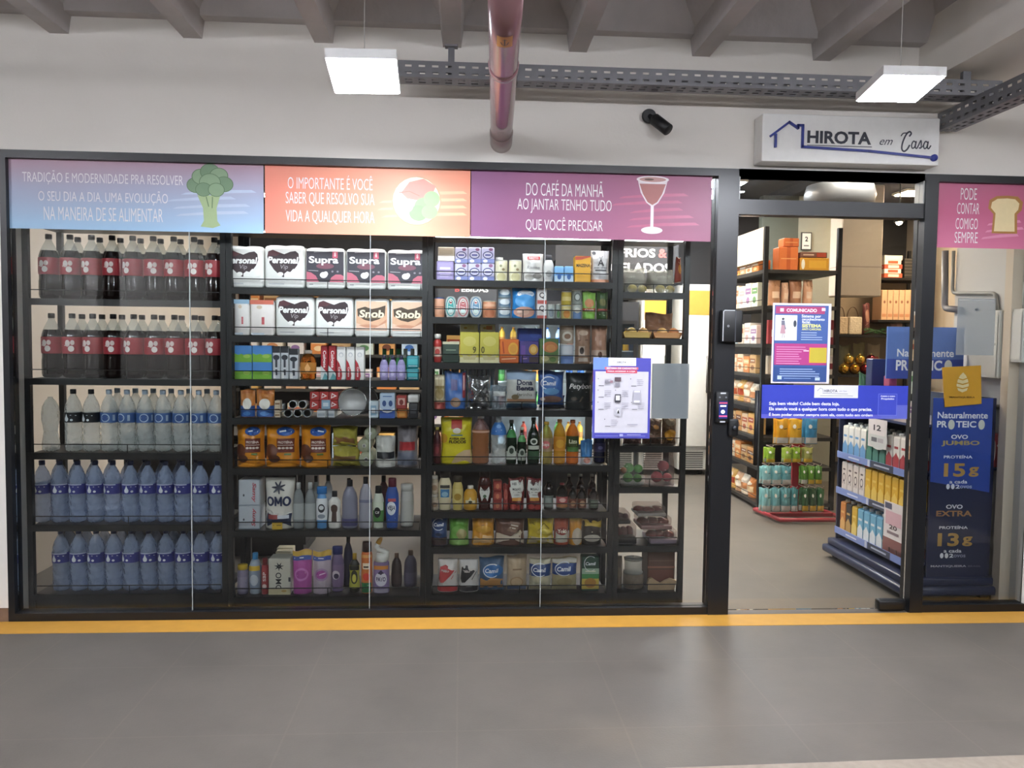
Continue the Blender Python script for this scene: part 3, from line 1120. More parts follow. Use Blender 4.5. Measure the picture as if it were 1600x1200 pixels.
SNOB = [('r', .03, .17, .97, .94, '#dcae8e'), ('p', [(.03, .94), (.03, .7), (.3, .6), (.7, .62), (.97, .78), (.97, .94)], '#e2bfa4'), ('p', [(.06, .72), (.3, .78), (.5, .72), (.72, .76), (.92, .82), (.9, .56), (.72, .46), (.5, .4), (.28, .44), (.08, .54)], '#4d3f33'), ('t', 'Snob', .5, .6, .76, .2, '#f0e3c8', .035, .1), ('l', [(.3, .49), (.72, .5)], .02, '#a08c6c'), ('p', [(.04, .18), (.04, .36), (.3, .27), (.6, .26), (.9, .36), (.96, .18)], '#e6c3ae'), ('p', [(.1, .3), (.4, .33), (.7, .3), (.95, .46), (.95, .38), (.6, .24), (.3, .25)], '#c98f74')]


def roll_pack(label, px0, px1, yt, Z, items, base='#e8e7e4', yb=None):
    x, wd, h, z0 = at(px0, px1, yt, Z, 0.185)
    d = 0.2
    mb = MB()
    m = M(base, 0.3, bump=0.12, bscale=30)
    mb.cbox(-wd / 2 + 0.002, wd / 2 - 0.002, -d / 2, d / 2, 0, h, m, 0.018, 3)
    art(mb, items, wd * 0.93, h, lambda a, b, o: (a, -d / 2 - o, min(max(b, 0.017), h - 0.017)), off0=0.0006)
    # rolls pressing through the film on top
    for i in (-1, 1):
        mb.lathe([(0.0, 0), (wd * 0.22, 0.0), (wd * 0.2, 0.004), (0, 0.005)], m, 20, cx=i * wd * 0.23, cy=-d * 0.22, z=h - 0.001)
        mb.lathe([(0.0, 0), (wd * 0.22, 0.0), (wd * 0.2, 0.004), (0, 0.005)], m, 20, cx=i * wd * 0.23, cy=d * 0.22, z=h - 0.001)
    return solid(mb, 'toilet_paper_pack', label, 'toilet paper', (x, 0.185 + d / 2, z0 + 0.0004))


roll_pack('white toilet paper pack with dark heart, top shelf beside the cola rack', 350, 412, 385, UB_[0], PERSONAL)
roll_pack('white toilet paper pack with dark heart, next to the pink and black packs', 413, 476, 384, UB_[0], PERSONAL)
for i, (a, b, y) in enumerate([(477, 539, 388), (540, 603, 389), (604, 667, 391)]):
    roll_pack(['first black and pink paper towel pack, touching the white heart packs', 'black and pink paper towel pack in the middle of its three', 'black and pink paper towel pack at the outer end of the top shelf'][i], a, b, y, UB_[0], SUPRA)
roll_pack('white toilet paper pack with dark heart, second shelf beside slim packs', 430, 491, 463, UB_[1], PERSONAL)
roll_pack('white toilet paper pack with dark heart, second shelf beside peach packs', 492, 552, 464, UB_[1], PERSONAL)
roll_pack('peach toilet paper pack with brown band, next to a heart pack', 553, 608, 466, UB_[1], SNOB)
roll_pack('peach toilet paper pack with brown band, at the end of its shelf', 609, 665, 467, UB_[1], SNOB)
SLIM = lambda c: [('r', 0, .88, 1, 1, c), ('t', 'IIIII', .55, .42, .2, .12, '#c0474f', .06, 0, 90), ('e', .4, .8, .12, .05, '#d9c7b0'), ('r', .05, .02, .6, .08, '#b9c2cc')]
put_carton('tissue_pack', 'slim white tissue pack with light blue top on the second shelf', 'tissues', 366, 390, 468, UB_[1], '#e9e5e2', SLIM('#9fc0da'), 0.16, r=.012, seg=2)
put_carton('tissue_pack', 'slim white tissue pack with coral top on the second shelf', 'tissues', 391, 428, 469, UB_[1], '#ece4e0', SLIM('#d97460'), 0.16, r=.012, seg=2)

# third shelf
GB = [('r', 0, .5, 1, 1, '#4d8fd6'), ('p', [(0, .0), (1, .0), (1, .46), (.8, .5), (.6, .4), (.4, .5), (.2, .44), (0, .52)], '#7fbb3c'), ('e', .7, .36, .2, .12, '#a5cf5c')]
for k, (a, b, yt, yb) in enumerate([(367, 394, 566, None), (395, 425, 566, None), (367, 394, 540, 566), (395, 425, 540, 566)]):
    put_carton('pad_pack', ['lower blue and green pad pack beside the shelf post', 'lower blue and green pad pack beside the razor cards', 'upper blue and green pad pack beside the shelf post', 'upper blue and green pad pack beside the razor cards'][k], 'hygiene pack', a, b, yt, UB_[2], '#5a9bd8', GB, 0.09, yb=yb, r=.01, seg=2)
for k, (a, b) in enumerate([(426, 438), (439, 451), (452, 466)]):
    put_carton('razor_card', ['razor card beside the blue and green pad packs', 'razor card between two other razor cards', 'razor card beside the amber bottle'][k], 'razor', a, b, 541 if k < 2 else 545, UB_[2], '#c9ced4', [('r', 0, .8, 1, 1, '#23252c'), ('e', .5, .66, .42, .08, '#2b2e38'), ('r', .36, .12, .64, .6, '#3b3f4a'), ('r', .1, .03, .4, .2, '#f1f1f1'), ('r', .3, .3, .7, .36, '#d8dbe0')], 0.05)
put_bottle('baby_oil_bottle', 'amber liquid bottle with a clear cap on the toiletry shelf', 'bottle', 468, 493, 547, UB_[2], 'round', water_mat('#d98a3a', 0.2), film('#e4ddd2', .5), (.2, .58, film('#e0a050', .6, bump=0)), [('p', [(.5, .95), (.68, .5), (.62, .2), (.5, .1), (.38, .2), (.32, .5)], '#e7b070')], cap_r=.5, sy=.6)
for k, (a, b) in enumerate([(501, 512), (513, 525)]):
    put_carton('toothpaste_box', ['red upright toothpaste box beside the amber bottle', 'red upright toothpaste box touching the white toothpaste boxes'][k], 'toothpaste', a, b, 540, UB_[2], '#a9242f', [('t', 'Colgate', .5, .6, .5, .55, '#f3ecec', .02, 0, -90), ('p', [(0, 0), (1, 0), (1, .18), (.6, .28), (0, .42)], '#cfd6d8'), ('p', [(.2, 0), (1, 0), (1, .1), (.6, .2)], '#5f9aa0')], 0.06)
for k, (a, b) in enumerate([(526, 540), (541, 554), (555, 569)]):
    put_carton('toothpaste_box', ['white and red toothpaste box touching the red toothpaste boxes', 'white and red toothpaste box in the middle of its three', 'white and red toothpaste box at the open end of its three'][k], 'toothpaste', a, b, 542, UB_[2], '#e6e4e2', [('p', [(0, .62), (.3, .5), (.55, .3), (.62, .12), (.5, 0), (0, 0)], '#a92a34'), ('t', 'Colgate', .26, .24, .3, .3, '#f1e8e8', .02, 0, -90), ('e', .5, .76, .26, .07, '#b9bcc2'), ('e', .5, .75, .19, .05, '#e6e4e2')], 0.06)
for k, (a, b) in enumerate([(593, 606), (607, 619), (620, 633)]):
    put_bottle('lotion_bottle', ['lilac lotion bottle beside the empty stretch of the toiletry shelf', 'lilac lotion bottle in the middle of its three', 'lilac lotion bottle beside the teal packs'][k], 'bottle', a, b, 556, UB_[2], 'jug', '#8f86b4', '#3b3a52', (.12, .62, '#a59ccb'), [('l', [(.3, .7), (.7, .7)], .06, '#6a6194'), ('l', [(.3, .5), (.6, .5)], .04, '#efeaf6'), ('e', .5, .25, .2, .14, '#c9c2e2')], sy=.6)
for k, (yt, yb) in enumerate([(576, None), (556, 576)]):
    put_carton('wipes_pack', ['lower teal wipes pack at the end of the toiletry shelf', 'upper teal wipes pack at the end of the toiletry shelf'][k], 'wipes', 635, 654, yt, UB_[2], '#1f7f8c', [('r', .1, .3, .9, .75, '#4fb0b8'), ('l', [(.15, .2), (.9, .2)], .05, '#cfe6e6')], 0.09, yb=yb, r=.008, seg=2)
for k in range(5):
    x = 596 + k * 11
    put_bottle('roll_on', [f'{ORD[k]} green and white roll-on standing behind the lilac bottles'][0], 'deodorant', x, x + 8, 545, UB_[2], 'spray', '#e9ece8', '#3f9a57' if k < 3 else '#d8dcda', (.3, .7, '#3f9a57'), (), Y=0.36)

# fourth shelf
for k, (a, b) in enumerate([(374, 398), (399, 428)]):
    put_bag('pet_snack_pouch', ['orange and blue snack pouch with white oval, beside the shelf post', 'orange and blue snack pouch with white oval, beside the glasses'][k], 'pet food', a, b, 609, UB_[3], '#c9803a', [('r', .02, .02, .98, .42, '#2d5aa0'), ('e', .5, .48, .3, .2, '#e8e4da'), ('e', .5, .14, .25, .08, '#4c86c8'), ('r', .15, .86, .85, .97, '#b76a2c')], 0.045)
for k in range(3):
    put_carton('tape_roll', [f'{["lowest", "middle", "topmost"][k]} small white box of the stack beside the snack pouches'][0], 'box', 429, 438, 644 - 9 * k, UB_[3], '#d9cbb4', [('r', .1, .3, .9, .6, '#8a6a4a')], 0.05, yb=None if k == 0 else 653 - 9 * k, r=.003)


def tumbler(label, px, py, rpx, Z, Y):
    p, q = P(px, py, Y), P(px + rpx, py, Y)
    r = q.x - p.x
    mb = MB()
    prof = [(r * .78, 0.0), (r, .1), (r * .93, .1), (r * .7, 0.006), (0, 0.006)]
    mb.lathe([(0, 0)] + prof, film('#e8eced', .5, .12, 0), 22, axis='y')
    # lying with the mouth towards the window
    for i, vv in enumerate(mb.v):
        mb.v[i] = (vv[0], -vv[1], vv[2])
    mb.f = [f[::-1] for f in mb.f]
    rim = MB()
    rim.lathe([(r * .84, 0.0), (r * 1.0, 0.0), (r * 1.0, 0.004), (r * .84, 0.004), (r * .84, 0)], M('#d5dadc', .2), 24, axis='y', cy=-0.102)
    t = thing('glass_tumbler', label, 'glass', (p.x, Y + 0.1, p.z))
    mb.build('cup', t)
    rim.build('rim', t)
    return t


gx = [(453, 641), (470, 641), (461, 627), (478, 633)]
zl = UB_[3]
for k, (px, py) in enumerate([(450, 645), (465, 645), (457.5, 631.5), (472.5, 631.5), (480, 645)]):
    tumbler(['clear glass lying at the base beside the white boxes', 'clear glass lying at the base in the middle of three', 'upper clear glass lying nearer the snack pouches', 'upper clear glass lying nearer the red boxes', 'clear glass lying at the base beside the red boxes'][k], px, py + 0.5, 6.6, zl, 0.2)
tri = [('p', [(.2, .2), (.85, .5), (.3, .85)], '#efe9e6'), ('p', [(.3, .35), (.62, .52), (.36, .68)], '#b03a38')]
rk = 0
for r_ in range(2):
    for c_ in range(3):
        x0 = 484 + c_ * 15
        put_carton('film_box', f'{["lower", "upper"][r_]} red film roll box, {["beside the glasses", "in the middle column", "beside the round metal lid"][c_]}', 'box', x0, x0 + 14.5, 626 if r_ == 0 else 612, UB_[3], '#b83a38', tri, 0.26, Y=0.215, yb=639 if r_ == 0 else 625.6, r=.002)
for k, (a, b) in enumerate([(495, 509), (510, 523)]):
    put_carton('spice_box', ['white low box under the red film boxes, nearer the glasses', 'white low box under the red film boxes, nearer the metal lid'][k], 'box', a, b, 640, UB_[3], '#d8dcdf', [('r', .1, .2, .9, .5, '#aab4c0')], 0.25, Y=0.2, r=.003)
put_carton('filter_box', 'pale blue small box in front of the red film boxes', 'box', 502, 516, 625, UB_[3], '#8fb0c8', [('r', .2, .3, .8, .7, '#cfdbe4')], 0.012, Y=0.2, yb=639.4, r=.002)


def pan_lid(label, px, py, rpx, Y, tilt):
    p, q = P(px, py, Y), P(px + rpx, py, Y)
    r = q.x - p.x
    al = M('#bfc0c0', .42, .35, var=.1)
    t = thing('round_pan', label, 'pan', (p.x, Y, max(p.z, UB_[3] + r + .008)))
    mb = MB()
    mb.lathe([(0, 0), (r * .9, 0.0), (r * .97, -0.03), (r, -0.032), (r * .93, 0.004), (0, 0.006)], al, 36, axis='y')
    mb.build('plate', t)
    rm = MB()
    rm.tube([(r * math.cos(a_ * math.pi / 18), -0.032, r * math.sin(a_ * math.pi / 18)) for a_ in range(37)], 0.003, M('#c8c9c9', .2, .9), 6)
    rm.build('rim', t)
    t.rotation_euler = (tilt, 0, 0)
    return t


pan_lid('round aluminium pan leaning at the window side of the household shelf', 552, 634.2, 21.5, 0.235, -0.1)
pan_lid('round aluminium pan leaning behind another pan on the household shelf', 569, 628.5, 22, 0.335, -0.1)
put_carton('bulb_box', 'small pale blue box beside the round metal pan', 'box', 576, 591, 627, UB_[3], '#cfdde6', [('r', .2, .15, .8, .75, '#8fb2cc'), ('r', .3, .3, .7, .6, '#e9f0f4')], 0.07)
put_carton('filter_box', 'blue and white coffee filter box with a wave', 'box', 593, 617, 614, UB_[3], '#bcd0e6', [('r', 0, 0, 1, .34, '#3c62b4'), ('p', [(0, .42), (.25, .32), (.5, .28), (.75, .32), (1, .42), (1, .34), (.75, .24), (.5, .2), (.25, .24), (0, .34)], '#e9eef4'), ('e', .3, .58, .13, .12, '#3a5890'), ('e', .72, .58, .13, .12, '#3a5890'), ('r', .2, .84, .8, .88, '#5a7cae')], 0.07)
put_carton('seasoning_box', 'small orange box at the end of the household shelf', 'box', 620, 636, 640, UB_[3], '#cc7a2a', [('r', .2, .2, .8, .7, '#e0a050')], 0.09)
put_carton('seasoning_box', 'small red box standing on the orange box', 'box', 619, 635, 618, UB_[3], '#a8403c', [('r', .15, .3, .85, .8, '#d9b0a4'), ('e', .5, .5, .2, .2, '#7a2a2a')], 0.08, yb=639.3)
put_carton('sponge_pack', 'dark grey pack at the post end of the household shelf', 'box', 638, 653, 630, UB_[3], '#2c2e33', [('r', .2, .3, .8, .6, '#55585f')], 0.1, r=.006, seg=2)
put_carton('napkin_pack', 'white folded napkin pack lying on the dark grey pack', 'napkins', 637, 654, 617, UB_[3], '#dcdad7', [('r', 0, .45, 1, .5, '#b7b5b2')], 0.1, yb=629.4, r=.006, seg=2)

# pet food shelf
PET = [('e', .62, .82, .26, .1, '#27509a'), ('p', [(.42, .88), (.5, .83), (.62, .9), (.74, .83), (.84, .86), (.8, .78), (.62, .73), (.44, .78)], '#2f62b4'), ('l', [(.45, .81), (.62, .83), (.8, .81)], .045, '#dfe6ee'),
       ('r', .38, .34, .88, .66, '#6d2f22'), ('t', 'PROTEÍNA', .63, .58, .42, .07, '#f0e2d8', .03), ('r', .4, .5, .86, .515, '#e8d8cc'), ('e', .46, .44, .05, .025, '#e8d8cc'), ('e', .57, .44, .05, .025, '#e8d8cc'), ('e', .68, .44, .05, .025, '#e8d8cc'), ('e', .79, .44, .05, .025, '#e8d8cc'),
       ('e', .2, .36, .2, .17, '#6a3a26'), ('e', .3, .2, .18, .09, '#57301f'), ('r', .6, .28, .8, .32, '#5d7a3a')]
for k, (a, b, y) in enumerate([(366, 411, 662), (412, 466, 660), (467, 515, 662)]):
    put_bag('pet_food_bag', ['orange pet food bag with blue rosette, beside the shelf post', 'orange pet food bag with blue rosette, in the middle of three', 'orange pet food bag with blue rosette, touching the green bags'][k], 'pet food', a, b, y, UB_[4], '#d58a22', PET, 0.1, style='brick', wr=.006)
GRN = film('#b9b04a', .75, .2, .6, 30)
put_bag('cat_litter_bag', 'lower yellow-green bag lying beside the pet food', 'bag', 517, 562, 699, UB_[4], GRN, [('r', .08, .3, .85, .55, '#7a5a32'), ('l', [(.15, .42), (.8, .45)], .03, '#b8a46a')], 0.1, style='pillow', wr=.008)
put_bag('cat_litter_bag', 'upper yellow-green bag with brown filling lying on another bag', 'bag', 517, 558, 667, UB_[4], GRN, [('p', [(.1, .12), (.9, .1), (.86, .42), (.5, .5), (.12, .48)], '#8a6038')], 0.09, style='pillow', yb=698, wr=.008)


def lying_roll(name, label, cat, px, py, rpx, Z, mat, d=0.22, Y=0.2, core='#c9c7c0'):
    p, q = P(px, py, Y), P(px + rpx, py, Y)
    r = q.x - p.x
    t = thing(name, label, cat, (p.x, Y, max(p.z, Z + r + .0008)))
    mb = MB()
    mb.lathe([(r * .3, 0), (r * .9, 0), (r, .01), (r, d - .01), (r * .9, d), (r * .3, d), (r * .3, 0)], mat, 24, axis='y')
    mb.build('roll', t)
    cb = MB()
    cb.lathe([(r * .16, 0.0), (r * .28, 0.0), (r * .28, d), (r * .16, d), (r * .16, 0)], M(core, .6), 16, axis='y', cy=-0.003)
    cb.build('core', t)
    return t


BAGR = film('#aeb59a', .8, .25, .4, 40)
lying_roll('bag_roll', 'lower greenish plastic bag roll lying end-on', 'bag roll', 572, 719.5, 12, UB_[4], BAGR)
lying_roll('bag_roll', 'middle greenish plastic bag roll of the stack', 'bag roll', 569, 696.5, 11, UB_[4], BAGR)
lying_roll('bag_roll', 'topmost greenish plastic bag roll, high beside the white bags', 'bag roll', 578.5, 677.5, 10, UB_[4], BAGR)
put_bag('cotton_bag', 'white bag with black label low beside the plastic rolls', 'bag', 585, 617, 683, UB_[4], '#d9d9d3', [('r', .1, .28, .95, .5, '#26292e'), ('l', [(.2, .39), (.85, .39)], .06, '#8b8f96'), ('r', .05, .06, .8, .2, '#eceae4'), ('l', [(.1, .8), (.9, .7)], .03, '#a9aaa6'), ('l', [(.1, .66), (.9, .6)], .02, '#a9aaa6')], 0.12, style='brick', wr=.006)
put_bag('charcoal_bag', 'grey bag with red label at the post end of the pet shelf', 'bag', 619, 653, 664, UB_[4], film('#8f8a90', .85, .2, .6, 30), [('r', .14, .4, .86, .6, '#b0343a'), ('l', [(.2, .5), (.8, .5)], .05, '#d97f80'), ('r', .05, .05, .95, .36, '#6d7486')], 0.12, style='brick', wr=.008)

# laundry shelf
SAMY = lambda k: [('t', 'Samy', .72, .5, .78, .22, '#b0444e', .03, .2, -90 if k else 90), ('e', .25, .4, .04, .05, '#3b3d46'), ('r', .0, .0, 1, .04, '#8a94a0')]
for k, (yt, yb) in enumerate([(790, None), (750, 790)]):
    put_carton('cleaning_box', ['lower white box with red sideways lettering beside the detergent', 'upper white box with red sideways lettering, stacked on its twin'][k], 'box', 372, 406, yt, UB_[5], '#b9c0c8', SAMY(k), 0.12, yb=yb)
OMO = [('p', [(0, .0), (1, 0), (1, .34), (.8, .26), (.5, .24), (.2, .26), (0, .36)], '#1c2a4a'), ('p', [(.04, .42), (.04, .34), (.3, .26), (.7, .26), (.96, .34), (.9, .3), (.5, .2), (.1, .3)], '#e8e6e0'), ('e', .23, .55, .13, .098, '#1f2c50'), ('e', .23, .55, .062, .058, '#dcd9d0'), ('e', .77, .55, .13, .098, '#1f2c50'), ('e', .77, .55, .062, .058, '#dcd9d0'),
       ('l', [(.405, .455), (.405, .645)], .058, '#1f2c50'), ('l', [(.595, .455), (.595, .645)], .058, '#1f2c50'), ('l', [(.405, .64), (.5, .5)], .055, '#1f2c50'), ('l', [(.595, .64), (.5, .5)], .055, '#1f2c50')]
for a_ in range(7):
    ang = a_ * 2 * math.pi / 7 + .4
    OMO.append(('p', [(.5 + .04 * math.cos(ang + 1.5), .82 + .026 * math.sin(ang + 1.5)), (.5 + .2 * math.cos(ang + .12), .82 + .11 * math.sin(ang + .12)), (.5 + .24 * math.cos(ang), .82 + .13 * math.sin(ang)), (.5 + .2 * math.cos(ang - .12), .82 + .11 * math.sin(ang - .12)), (.5 + .04 * math.cos(ang - 1.5), .82 + .026 * math.sin(ang - 1.5))], '#252c40'))
OMO += [('e', .5, .82, .06, .035, '#252c40'), ('r', .16, .2, .5, .29, '#9a4a48'), ('r', .48, .21, .84, .28, '#d6dbe2'), ('r', .3, .0, .64, .15, '#d9b23a'), ('l', [(.34, .08), (.6, .08)], .03, '#6a5a1a')]
put_bag('detergent_bag', 'large white detergent bag with dark splash and navy base', 'detergent', 411, 459, 748, UB_[5], '#dcd9d0', OMO, 0.1, style='brick', wr=.003)
GREYPET = film('#9aa0a2', .7, .12, .15)
for k, (a, b) in enumerate([(456.5, 474), (475, 492)]):
    t = put_bottle('soap_bottle', ['grey see-through soap bottle touching the detergent bag', 'grey see-through soap bottle touching the blue-topped bottle'][k], 'bottle', a, b, 755, UB_[5], 'jug', GREYPET, '#c9ccca', (.2, .55, film('#b6bcbc', .8, bump=0)), [('l', [(.1, 1.02), (.9, .9)], .05, '#5d6468')], sy=.7, Y=.19 if k == 0 else .192)
put_bottle('softener_bottle', 'white bottle with a rounded blue top and dark emblem', 'bottle', 493, 511, 761, UB_[5], 'squeeze', '#4a8ecb', '#2f7cc4', (.2, .72, '#dfe3e6'), [('e', .5, .55, .3, .2, '#2c3038'), ('e', .5, .58, .2, .1, '#dfe3e6'), ('e', .5, .18, .34, .1, '#8a94a0')], sy=.6, cap_r=.9)
put_bottle('cleaner_bottle', 'white waisted bottle with brown oval label', 'bottle', 512, 532, 768, UB_[5], 'waist', '#dedcd6', '#2a2a30', (.12, .72, '#dedcd6'), [('e', .5, .68, .3, .2, '#4a342c'), ('r', .3, .1, .7, .55, '#4d3a34'), ('l', [(.25, .7), (.75, .7)], .05, '#b9a79a')], sy=.6, cap_r=.42)
put_bottle('bleach_bottle', 'large lilac-grey jug with dark cap beside the waisted bottle', 'bottle', 533, 558, 751, UB_[5], 'jug', film('#8f90a4', .85, .2, .1), '#1c1d24', (.05, .2, '#4a4a78'), [], sy=.75)
put_bottle('bleach_bottle', 'slimmer lilac-grey jug with dark cap beside the green label bottle', 'bottle', 560, 581, 746, UB_[5], 'jug', film('#a3a4b2', .85, .2, .1), '#1c1d24', (.5, .56, '#6a6a84'), [], sy=.75)
put_bottle('cream_cleaner_bottle', 'white bottle with green label and black cap', 'bottle', 582, 600, 760, UB_[5], 'squeeze', '#cfd6c6', '#17181a', (.14, .62, '#4f8a46'), [('r', 0, .6, 1, 1, '#cfd8c4'), ('e', .42, .5, .3, .26, '#16181a'), ('t', 'Cif', .42, .5, .36, 0, '#f0f0ea', .02)], sy=.7, cap_r=.6)
put_bottle('cleaner_bottle', 'blue bottle with white and red emblem beside the green label', 'bottle', 602, 623, 748, UB_[5], 'squeeze', '#274f9e', '#6a2838', (.08, .7, '#2850a2'), [('e', .45, .52, .36, .22, '#e2e6ec'), ('t', 'VEJA', .45, .52, .58, .18, '#22304a', .03, .2), ('r', .2, .74, .8, .84, '#b8545a'), ('l', [(.2, .14), (.8, .2)], .06, '#7aa0d8')], sy=.7, cap_r=.62)
put_bottle('powder_tub', 'plain off-white cylindrical tub at the end of the laundry shelf', 'tub', 625, 646, 758, UB_[5], 'jar', '#b9b9b4', '#c6c6c0', (.1, .62, '#b2b2ac'), [('l', [(.2, .2), (.9, .2)], .03, '#8f8f8a')], Y=0.22, cap_r=.95)
for k, (a, b, y, c) in enumerate([(486, 500, 744, '#9ba2a0'), (504, 520, 742, '#b0b4b8'), (537, 552, 748, '#a8a8b6'), (590, 608, 744, '#5a2a30')]):
    put_bottle('spray_bottle', ['tall dim bottle behind the grey soap bottles', 'tall dim bottle behind the rounded blue top', 'tall dim bottle behind the large lilac jug', 'dark red bottle behind the green label bottle'][k], 'bottle', a, b, y, UB_[5], 'jug', c, '#202228', Y=0.37, sy=.7)

# lowest shelf
Z7 = UB_[6]
put_bottle('glue_bottle', 'small grey bottle with yellow cap at the post end, lowest shelf', 'bottle', 368, 385, 884, Z7, 'jar', '#8d86a0', '#cfae2c', (.1, .6, '#9a94ac'), [('l', [(.1, .2), (.9, .6)], .08, '#4a4460'), ('l', [(.1, .5), (.9, .9)], .05, '#c97a5a')], cap_r=.95)
put_bottle('glue_bottle', 'small grey bottle with blue nozzle and yellow collar', 'bottle', 386, 406, 866, Z7, 'squeeze', '#9aa8b8', '#3f8fc8', (.12, .7, '#8898ae'), [('r', 0, .8, 1, 1, '#d8b43a'), ('e', .5, .4, .34, .24, '#c2ccd6'), ('l', [(.2, .4), (.8, .4)], .05, '#4a5a70')], cap_r=.45)
put_bottle('insecticide_can', 'narrow red can beside the white sideways detergent carton', 'can', 407, 418, 873, Z7, 'spray', '#96323a', '#7a2a30', (.1, .74, '#a03a40'), [('t', 'SBP', .5, .62, .4, .4, '#e6dada', .02, 0, 90), ('e', .5, .2, .3, .1, '#d8c4c0')])
OMOV = [('t', 'OMO', .45, .36, .5, .26, '#20242c', .01, 0, 90)]
for a_ in range(7):
    ang = a_ * 2 * math.pi / 7 + .2
    OMOV.append(('p', [(.48 + .05 * math.cos(ang + 1.4), .78 + .03 * math.sin(ang + 1.4)), (.48 + .24 * math.cos(ang), .78 + .13 * math.sin(ang)), (.48 + .05 * math.cos(ang - 1.4), .78 + .03 * math.sin(ang - 1.4))], '#20242c'))
OMOV += [('r', .9, .36, 1, .48, '#4a4c52'), ('r', 0, 0, 1, .16, '#c9bf9a'), ('e', .7, .1, .12, .03, '#b89a5a')]
put_carton('detergent_carton', 'off-white detergent carton with sideways dark lettering, lowest shelf', 'detergent', 419, 454, 873, Z7, '#c9c8bc', OMOV, 0.1)
for k in range(3):
    put_carton('soap_bar_box', f'{["front", "middle", "rear"][k]} cream soap box lying on the shelf of boxes behind the detergent carton', 'box', 428 + 2 * k, 452 + 3 * k, 868 - 6 * k, Z7, '#d9cfb4', [('r', .1, .3, .9, .6, '#f0e8d4')], 0.06, Y=0.3 + .062 * k, r=.003)
VAN = [('r', 0, .88, 1, 1, '#c8a23a'), ('r', .02, .78, .98, .88, '#3f54a0'), ('l', [(.1, .83), (.6, .83)], .05, '#d8dcee'), ('e', .5, .46, .36, .15, '#c87ac2'), ('e', .5, .46, .28, .1, '#a44a9a'), ('l', [(.28, .44), (.72, .5)], .06, '#e8c4e2')]
put_bag('bleach_pouch', 'bright pink stand-up pouch with yellow top', 'pouch', 455, 486, 862, Z7, '#b0529f', VAN, 0.07)
put_bag('bleach_pouch', 'silver-pink stand-up pouch with yellow top', 'pouch', 487, 517, 863, Z7, '#b9aab8', [(('e', .5, .46, .36, .15, '#a889b0') if i == 3 else it) for i, it in enumerate(VAN)], 0.07)
put_bottle('detergent_bottle', 'mauve bottle with navy cap behind the silver-pink pouch', 'bottle', 516, 537, 855, Z7, 'squeeze', '#6a5a80', '#26306a', (.1, .6, '#7a6488'), [('e', .4, .55, .3, .2, '#cfc4d2'), ('e', .45, .5, .2, .12, '#3a3050')], Y=0.225, cap_r=.8, sy=.7)
put_bottle('floor_cleaner_bottle', 'tall navy bottle behind the mauve one, lowest shelf', 'bottle', 536, 551, 838, Z7, 'jug', '#20264c', '#141828', Y=0.32, sy=.7)
put_bottle('dish_soap_bottle', 'black bottle with yellow-green label beside the orange can', 'bottle', 545, 562, 866, Z7, 'waist', '#16180f', '#c09a2c', (.12, .7, '#a9a83a'), [('e', .5, .5, .36, .3, '#20220f'), ('e', .5, .45, .2, .18, '#c4bc4a'), ('r', 0, .8, 1, 1, '#141510')], Y=.2, sy=.7, cap_r=.4)
put_bottle('air_freshener_can', 'orange and green spray can with dark cap', 'can', 564, 581, 848, Z7, 'spray', '#cc6a2c', '#2a1a18', (.02, .76, '#cf7030'), [('r', 0, 0, 1, .26, '#2f7a48'), ('r', .15, .62, .8, .78, '#f0dcc0'), ('r', .25, .66, .7, .7, '#3a2418'), ('e', .5, .42, .3, .1, '#d8402c'), ('l', [(.3, .12), (.7, .2)], .08, '#9ac88a'), ('r', 0, .92, 1, 1, '#e0a25a')], cap_r=.85, cap_from=.8)
x, wd, h, z0 = at(583, 608, 877, Z7, .19)
t = thing('toilet_cleaner_bottle', 'white and purple bottle with a bent swan neck', 'bottle', (x, .19 + wd * .3, z0 + .0005))
bottle(t, 'spray', wd - .001, h / .82, '#7d6a98', None, (.02, .7, '#8a76a6'), [('e', .5, .5, .4, .26, '#d8d4e2'), ('t', 'PATO', .5, .5, .6, .16, '#3a2a5a', .03), ('p', [(.3, .72), (.5, .66), (.7, .72), (.5, .84)], '#3a2a4a'), ('r', 0, .86, 1, 1, '#d2873a'), ('r', 0, 0, 1, .14, '#b0a8bc')], .6)
zt = h
nk = MB()
s_ = wd
nk.tube([(0, 0, zt - .004), (0, 0, zt + .012), (s_ * .3, 0, zt + .022), (s_ * .36, 0, zt + .04), (s_ * .1, 0, zt + .05), (-s_ * .22, 0, zt + .058), (-s_ * .3, 0, zt + .075), (-s_ * .2, 0, zt + .092)], [s_ * .42, s_ * .4, s_ * .24, s_ * .17, s_ * .16, s_ * .16, s_ * .16, s_ * .16], M('#d8d8d2', .3), 14)
nk.build('swan_neck', t)
nc = MB()
nc.tube([(-s_ * .21, 0, zt + .09), (-s_ * .08, 0, zt + .112), (s_ * .02, 0, zt + .122)], [s_ * .17, s_ * .15, s_ * .08], M('#cf9a3c', .4), 12)
nc.build('cap', t)
for k, (a, b, y) in enumerate([(611, 628, 866), (631, 652, 862)]):
    put_bottle('dark_bottle', ['dim brown bottle standing back beside the swan-neck bottle', 'dim violet-grey bottle standing back near the post'][k], 'bottle', a, b, y, Z7, 'jug', ['#3a2c2c', '#4a4556'][k], '#6a5648', (.1, .4, ['#453434', '#5a5468'][k]), Y=0.3)


# ================================================================== GROCERIES
ZC = UC_
CAN = lambda c, c2: [('r', 0, .0, 1, .3, c2), ('e', .5, .52, .3, .22, c)]


